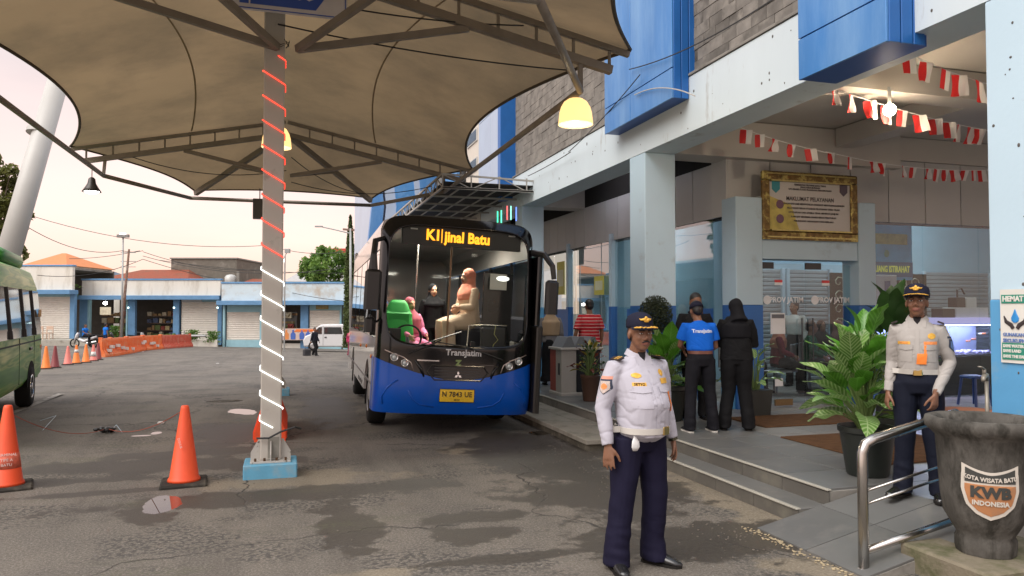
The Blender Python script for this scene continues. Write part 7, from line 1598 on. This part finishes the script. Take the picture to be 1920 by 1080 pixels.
# ---- inside the bus (seated or standing on its floor)
pink = M('pink_cloth', (.62, .20, .34), .8, var=.2); cream_c = M('cream_cloth', (.60, .46, .34), .8, var=.08)
def bus_p(label, x, y, z, rz_, **k):
    m_ = bus.matrix_basis @ Matrix.Translation((x, y, z)); return person(label, m_.to_translation(), R(rz_), **k)
bpy.context.view_layer.update()
sJ2 = dict(sitJ); sJ2.update(wrL=(-.10, -.22, .80), wrR=(.10, -.22, .80), hea=(0, -.04, 1.25))
bus_p('woman with a peach headscarf and cream dress sitting sideways behind the windscreen', .48, 1.50, .95, -75, h=1.78, J=sJ2, top=cream_c, bottom=cream_c, skirt=False, vox=.011, hair=None, hijab=M('peach_scarf', (.68, .26, .18), .8), tail=.15, tuck=False, headrot=(R(-6), 0), skin=skin2, fine=True, wide=1.15, legw=1.25)
bus_p('passenger in a pink flowered dress leaning by the green seat in the bus', -.42, 1.9, .62, 25, h=1.6, J=sitJ, top=pink, bottom=pink, vox=.014, hair=None, hijab=M('rose_scarf', (.45, .12, .16), .8), tail=.9, tuck=False, wide=1.1, skin=skin2)
bus_p('dark dressed passenger standing behind the grab pole in the bus', .02, 2.2, .60, 5, h=1.55, top=blk, bottom=blk, vox=.014, hair=None, hijab=M('black_scarf', (0,)*3), tuck=False, fine=True, skin=skin2)
bus_p('passenger in a blue scarf at the left edge of the windscreen', -.80, 2.3, .62, 20, h=1.55, J=sitJ, top=M('teal_top', (0,)*3), bottom=blk, vox=.016, hair=None, hijab=M('blue_scarf', (.06, .12, .28), .8), tuck=False)

# ================================================================== NEAR OBJECTS
# handrail on the ramp
hr = empty('ramp_handrail', (3.66, 4.08, 0), 0, 'bent stainless steel handrail beside the ramp, in front of the stone basin', 'handrail')
def rail_z(x, z): return z+.218*max(0, x)*.9
MB().loft([(0, 0, -.02), (0, 0, .60), (0, 0, .78), (.025, 0, .835), (.09, 0, .865), (.8, 0, rail_z(.8, .85))], .034, 16).build('top_rail', stainless, hr, smooth=True)
MB().lathe([(.045, .005), (.045, .02), (.03, .03)], n=18).build('foot_flange', stainless, hr)
for z, r in ((.525, .0095), (.44, .0095)): MB().cyl((.02, 0, z), (.85, 0, rail_z(.85, z)), r, n=8).build('thin_rail', stainless, hr, smooth=True)
MB().cyl((.02, 0, .135), (.8, 0, rail_z(.8, .125)), .026, n=12).build('low_rail', stainless, hr, smooth=True)
# basin
stone_b = M('mossy_cement_basin', (.10, .093, .082), .8, var=.4, scale=4, bump=.9, bscale=20, dirt=(.045, .042, .036), dscale=3.2, dlo=.46, dhi=.58, st=(1.8, 1.8, .8)); bs = empty('stone_basin', (4.33, 3.76, .17), 0, 'tall dark cement water basin with a painted shield, in front of the blue pillar base', 'basin')
pr = [(.165, 0), (.170, .03), (.172, .09), (.160, .115), (.185, .16), (.232, .25), (.252, .40), (.262, .60), (.272, .735), (.300, .765), (.328, .79), (.338, .825), (.328, .858), (.300, .862), (.262, .850), (.245, .81), (.235, .70), (.15, .60), (.001, .59)]
q = MB(); NB = 48; vs = []
for r, z in pr:
    for j in range(NB):
        th = 2*math.pi*j/NB; k = 1+.018*math.cos(8*th)*(1 if z < .74 else .8); k += .006*noise.noise(Vector((math.cos(th)*3, math.sin(th)*3, z*6))); vs.append((r*k*math.cos(th), r*k*math.sin(th), z))
q.add(vs, [(i*NB+j, i*NB+(j+1) % NB, (i+1)*NB+(j+1) % NB, (i+1)*NB+j) for i in range(len(pr)-1) for j in range(NB)]); q.build('bowl', stone_b, bs, smooth=True)
MB().lathe([(0.001, .78), (.24, .78)], n=32, cap=False).build('water', M('basin_water', (.03, .03, .025), .03), bs)
tcx = toward((4.33, 3.76), (0.0, 0)); tcx = math.atan2(-4.33, 3.76)  # facing angle to the camera
am = math.atan2(-3.76, -4.33)+R(7)
def shp(x, z, o=0): # wrap (x along the face, z height) on the bowl
    zz = z; r = .2
    for (r0, z0), (r1, z1) in zip(pr[:-1], pr[1:]):
        if z0 <= zz <= z1: r = r0+(r1-r0)*(zz-z0)/max(1e-6, z1-z0); break
    a = am + x/max(r, .2); k = 1+.018; return ((r*k+o)*math.cos(a), (r*k+o)*math.sin(a), z)
SH = [(-.152, .60), (-.10, .565), (0, .553), (.10, .565), (.152, .60), (.158, .44), (.13, .345), (.07, .285), (0, .255), (-.07, .285), (-.13, .345), (-.158, .44)]
def shield_mesh(scale, o, zlo=-9, zhi=9, c=(0, .43)):
    poly = [((x-c[0])*scale+c[0], (z-c[1])*scale+c[1]) for x, z in SH]; q = MB()
    rows = 16; zs = [min(p[1] for p in poly)+(max(p[1] for p in poly)-min(p[1] for p in poly))*k/rows for k in range(rows+1)]
    def ext(z):
        xs = []
        for i in range(len(poly)):
            (x0, z0), (x1, z1) = poly[i], poly[(i+1) % len(poly)]
            if (z0-z)*(z1-z) <= 0 and abs(z1-z0) > 1e-9: xs.append(x0+(x1-x0)*(z-z0)/(z1-z0))
        return max(xs) if xs else 0
    def top(x):
        return c[1]+scale*((.553+.047*min(1, (abs(x)/scale/.152))**1.6)-c[1])
    zmin = min(p[1] for p in poly)
    def f(u, v):
        x_ = (u-.5)*2; z = zmin+(top(x_*.155*scale)-zmin)*v; z = max(zlo, min(z, zhi)); w_ = ext(min(z, c[1]+scale*(.545-c[1])))
        if z > c[1]+scale*(.545-c[1]): w_ = .152*scale
        return shp(x_*w_, z, o)
    q.grid(f, 20, 20); return q
shield_mesh(1.0, .006).build('shield_border', M('shield_cream', (.58, .53, .46), .6, var=.08), bs, smooth=True); shield_mesh(.86, .009, zhi=.475).build('shield_orange', M('shield_orange', (.42, .19, .085), .7, var=.12, dirt=(.3, .17, .1), dscale=9), bs, smooth=True); shield_mesh(.86, .009, zlo=.487).build('shield_dark', M('shield_black', (.06, .06, .055), .7), bs, smooth=True)
def wraptext(s_, size, mat, z, x0=0, bold=.002, arc=0, sx=1):
    me = textmesh(s_, size, .0015, 'CENTER', bold)
    for v in me.vertices: x = v.co.x*sx+x0; o = .012+v.co.z; v.co = shp(x, z+v.co.y+arc*(abs(x)/.14)**2, o)
    return obj_of(me, 'lettering', mat, bs)
wraptext('KOTA WISATA BATU', .036, M('shield_cream', (0,)*3), .505, 0, .0012, .018, .82); wraptext('KWB', .092, M('shield_black', (0,)*3), .425, 0, .005, 0, 1.0); wraptext('INDONESIA', .04, M('shield_cream', (0,)*3), .360, 0, .0016, 0, .9)
tag(MB().bbox(-.40, .50, -.33, .33, -.35, -.002, .015).build('plinth_block', M('mossy_plinth', (.21, .18, .13), .9, var=.25, scale=4, bump=.7, bscale=30, dirt=(.08, .085, .04), dscale=3.5, dlo=.45, dhi=.65), None, loc=(4.36, 3.76, .17)), 'mossy concrete plinth block under the dark water basin', 'plinth')
tp = empty('water_tap', (4.62, 3.98, .70), 0, 'old grey water tap standing up behind the rim of the basin', 'tap'); tmt = M('old_tap_metal', (.26, .24, .20), .45, .6, var=.3, scale=20)
q = MB(); q.cyl((0, 0, 0), (0, 0, .56), .013, n=10).loft([(0, 0, .54), (-.01, -.005, .575), (-.05, -.03, .575), (-.09, -.055, .565), (-.105, -.065, .54)], [.016, .018, .018, .016, .012], 10).cyl((-.06, -.035, .58), (-.06, -.035, .62), .012, n=8).loft([(-.06, -.035, .62), (-.10, -.05, .635), (-.14, -.07, .64)], [(.010, .008), (.012, .006), (.014, .006)], 8); q.build('tap_body', tmt, tp, smooth=True)
# terracotta dish behind the basin
e_ = empty('clay_dish', (5.06, 4.52, .83), 0, 'terracotta coloured round dish edge showing behind the basin rim', 'dish'); MB().lathe([(.12, 0), (.2, .10), (.21, .12), (.19, .12), (.001, .03)], n=24).build('dish_body', M('terracotta', (.34, .15, .09), .8), e_, smooth=True); 
e2 = empty('garden_stand', (5.06, 4.52, .302), 0, 'dark pedestal under the terracotta dish behind the basin', 'stand'); MB().lathe([(.15, 0), (.15, .03), (.06, .06), (.06, .48), (.12, .527)], n=16).build('pedestal', black, e2)
# ---- trash bin with slanted lids
tb = empty('waste_bin', (4.66, 12.25, .262), 0, 'black and white waste bin with three slanted grey lids near the far pillar', 'bin'); bc = M('bin_cream', (.40, .37, .33), .6, var=.1)
MB().bbox(-.16, .62, -.30, .30, 0, .05, .01).build('base', bc, tb); MB().bbox(.14, .58, -.27, .27, .052, .78, .01).build('black_panel', M('bin_black', (.012, .014, .016), .35), tb)
MB().bbox(-.14, .138, -.27, .27, .052, .78, .01).build('cream_side', bc, tb); MB().box(-.146, -.141, -.0, .27, .06, .77).build('red_side', M('bin_red', (.30, .06, .04), .6), tb); MB().bbox(-.17, .63, -.31, .31, .782, .82, .01).build('rim', bc, tb)
for k in range(3): MB().prism([(-.12+k*.22, .822), (-.02+k*.22, 1.0), (.05+k*.22, 1.0), (.12+k*.22, .822)], -.26, .26).build('slanted_lid', M('bin_lid', (.16, .17, .18), .4), tb)
MB().box(-.147, -.141, -.2, -.12, .35, .55).build('slot', black, tb)
# ================================================================== POTTED PLANTS
def leaf(L_, W_, bend, seed, fold=.25, ribs=True):
    q = MB(); rd = random.Random(seed); nu, nv = 4, 9; wv2 = rd.uniform(.0, .02)
    def f(u, v):
        x = (u-.5)*2; w_ = W_*math.sin(math.pi*min(1, v*.96+.03)**.85)**.8*.5; s = v*L_; a = bend*v
        yy = math.sin(a)/max(bend, .01)*L_ if bend > .01 else s; zz = (1-math.cos(a))/max(bend, .01)*L_ if bend > .01 else 0
        return (x*w_, yy, -zz + abs(x)*w_*fold + wv2*math.sin(v*12)*abs(x))
    q.grid(f, nu, nv); return q.mesh('leaf', True)
def leafmat(name, c1, c2, amt):
    m = M(name, c1, .32, var=.25, scale=5, rnd=.35, trans=.22, coat=.25)
    t = m.node_tree; n = t.nodes; l = t.links; tc = n.new('ShaderNodeTexCoord'); sp_ = n.new('ShaderNodeSeparateXYZ'); l.new(tc.outputs['Object'], sp_.inputs[0])
    ab = n.new('ShaderNodeMath'); ab.operation = 'ABSOLUTE'; l.new(sp_.outputs[0], ab.inputs[0]); md = n.new('ShaderNodeMath'); md.operation = 'MULTIPLY_ADD'; md.inputs[1].default_value = -1.1; l.new(ab.outputs[0], md.inputs[0]); l.new(sp_.outputs[1], md.inputs[2])
    w_ = n.new('ShaderNodeMath'); w_.operation = 'MULTIPLY'; w_.inputs[1].default_value = 150; l.new(md.outputs[0], w_.inputs[0]); sn_ = n.new('ShaderNodeMath'); sn_.operation = 'SINE'; l.new(w_.outputs[0], sn_.inputs[0])
    mr2 = n.new('ShaderNodeMapRange'); mr2.inputs[1].default_value = .0; mr2.inputs[2].default_value = .6; mr2.inputs[4].default_value = amt; l.new(sn_.outputs[0], mr2.inputs[0])
    mid = n.new('ShaderNodeMapRange'); mid.inputs[1].default_value = .003; mid.inputs[2].default_value = .006; mid.inputs[3].default_value = .8; mid.inputs[4].default_value = 0; l.new(ab.outputs[0], mid.inputs[0]); mxm = n.new('ShaderNodeMath'); mxm.operation = 'MAXIMUM'; l.new(mr2.outputs[0], mxm.inputs[0]); l.new(mid.outputs[0], mxm.inputs[1])
    b = n['Principled BSDF']; src = b.inputs['Base Color'].links[0].from_socket; mx = n.new('ShaderNodeMix'); mx.data_type = 'RGBA'; l.new(mxm.outputs[0], mx.inputs[0]); l.new(src, mx.inputs[6]); mx.inputs[7].default_value = c2+(1,); l.new(mx.outputs[2], b.inputs['Base Color'])
    for x in n:
        if x.type == 'BSDF_TRANSLUCENT': l.new(mx.outputs[2], x.inputs[0])
    return m
lm1 = leafmat('striped_leaf', (.13, .27, .05), (.44, .56, .28), .62); lm2 = leafmat('plain_leaf', (.09, .27, .025), (.16, .38, .06), .4); stem_m = M('leaf_stem', (.12, .18, .05), .6)
pot_m = M('dark_green_pot', (.018, .022, .019), .4, var=.2, bump=.05); soil = M('soil', (.03, .022, .015), .95)
def pot(root, r, h, m=None):
    MB().lathe([(r*.68, 0), (r*.72, .02), (r*.93, h*.86), (r*.97, h*.88), (r, h*.90), (r, h), (r*.93, h), (r*.90, h*.9), (.001, h*.88)], n=32).build('pot', m or pot_m, root, smooth=False, auto=35)
    MB().lathe([(.001, h*.885), (r*.89, h*.885)], n=20, cap=False).build('soil', soil, root)
def leafy(root, n, base_z, L_, W_, mats, seed, spread=(.15, 1.15), rise=(.2, .75), lean_=(0, 0), stems=True, variants=5, droop=(.2, .9)):
    rd = random.Random(seed); ms = []
    for m in mats:
        for k in range(variants):
            me = leaf(L_*rd.uniform(.8, 1.15), W_*rd.uniform(.85, 1.15), rd.uniform(*droop), rd.random()*99); me.materials.append(m); ms.append(me)
    st = MB()
    for k in range(n):
        az = k*2.399+rd.uniform(-.4, .4); t = (k+.5)/n; tilt = spread[0]+(spread[1]-spread[0])*t**.9; hh = base_z+rise[1]-(rise[1]-rise[0])*t+rd.uniform(-.05, .05); rr = .04+.16*t*rd.uniform(.6, 1.2)
        p = Vector((math.cos(az)*rr+lean_[0]*hh, math.sin(az)*rr+lean_[1]*hh, hh))
        st.loft([(math.cos(az)*.03, math.sin(az)*.03, base_z-.06), (p.x*.5, p.y*.5, base_z+(hh-base_z)*.55), p], [.012, .009, .006], 5)
        el = math.pi/2-tilt-rd.uniform(-.15, .2); m4 = Matrix.Rotation(az-math.pi/2, 4, 'Z') @ Matrix.Rotation(el, 4, 'X') @ Matrix.Rotation(rd.uniform(-.5, .5), 4, 'Y')
        o = inst(rd.choice(ms), 'leaf', root, p, m4.to_euler()); s = rd.uniform(.75, 1.15); o.scale = (s, s, s)
    st.build('stems', stem_m, root)
bp_ = empty('potted_plant', (4.97, 5.48, .262), 0, 'large potted plant with long pale striped leaves beside the ramp officer', 'plant'); pot(bp_, .245, .43)
leafy(bp_, 58, .40, .40, .175, [lm1, lm1, lm2], 4, (.10, 1.35), (.12, .62), (-.10, .05)); leafy(bp_, 12, .50, .36, .17, [lm2], 14, (.0, .5), (.45, .78))
p2 = empty('potted_plant', (4.88, 8.95, .262), 0, 'tall potted plant with striped leaves between the front officer and the blue shirt', 'plant'); pot(p2, .27, .46)
leafy(p2, 38, .46, .40, .19, [lm1, lm2], 8, (.25, 1.4), (.0, .50), (0, 0)); leafy(p2, 7, .62, .40, .15, [lm1], 28, (.4, 1.1), (.1, .25))
p3 = empty('potted_plant', (6.28, 9.0, .262), 0, 'small plant with drooping pale leaves in a black square pot by the doors', 'plant'); MB().prism([(-.13, 0), (.13, 0), (.17, .36), (-.17, .36)], -.15, .15).build('pot', pot_m, p3); MB().box(-.15, .15, -.14, .14, .33, .35).build('soil', soil, p3); leafy(p3, 16, .36, .34, .10, [lm1], 18, (.5, 1.5), (.1, .5))
p4 = empty('potted_plant', (6.9, 7.2, .262), 0, 'dark green broad leaved plant standing just behind the ramp officer', 'plant'); pot(p4, .2, .38); leafy(p4, 34, .45, .40, .20, [leaf_dk], 38, (.1, 1.2), (.2, 1.05))
p5 = empty('potted_plant', (4.72, 11.2, .262), 0, 'croton with yellow and red leaves in a brown pot left of the front officer', 'plant'); pot(p5, .16, .42, M('brown_pot', (.10, .05, .03), .6)); 
crm = [M('croton_yellow', (.30, .24, .03), .4, var=.4, rnd=.3, trans=.2), M('croton_red', (.16, .04, .02), .4, var=.4, rnd=.3, trans=.2), leaf_dk]; leafy(p5, 46, .42, .16, .055, crm, 48, (.2, 1.4), (.05, .48), variants=2)
p6 = empty('clipped_bush', (4.98, 9.45, .262), 0, 'round dark clipped bush on a thin stem in front of the pale pillar', 'bush'); pot(p6, .17, .40); MB().cyl((0, 0, .35), (0, 0, 1.25), .02, n=8).build('stem', bark, p6)
def ballf(rd):
    d = Vector((rd.gauss(0, 1), rd.gauss(0, 1), rd.gauss(0, 1))).normalized(); k = (.2+.8*rd.random()**.4)*(.235+.03*noise.noise(d*3)); return Vector((d.x*k, d.y*k, 1.40+d.z*k*1.15))
leafmesh(5200, ballf, .017, 3).build('foliage', M('dark_clipped_leaves', (.035, .05, .022), .6, var=.6, scale=20, trans=.2), p6)
bpy.data.scenes.remove(TS)
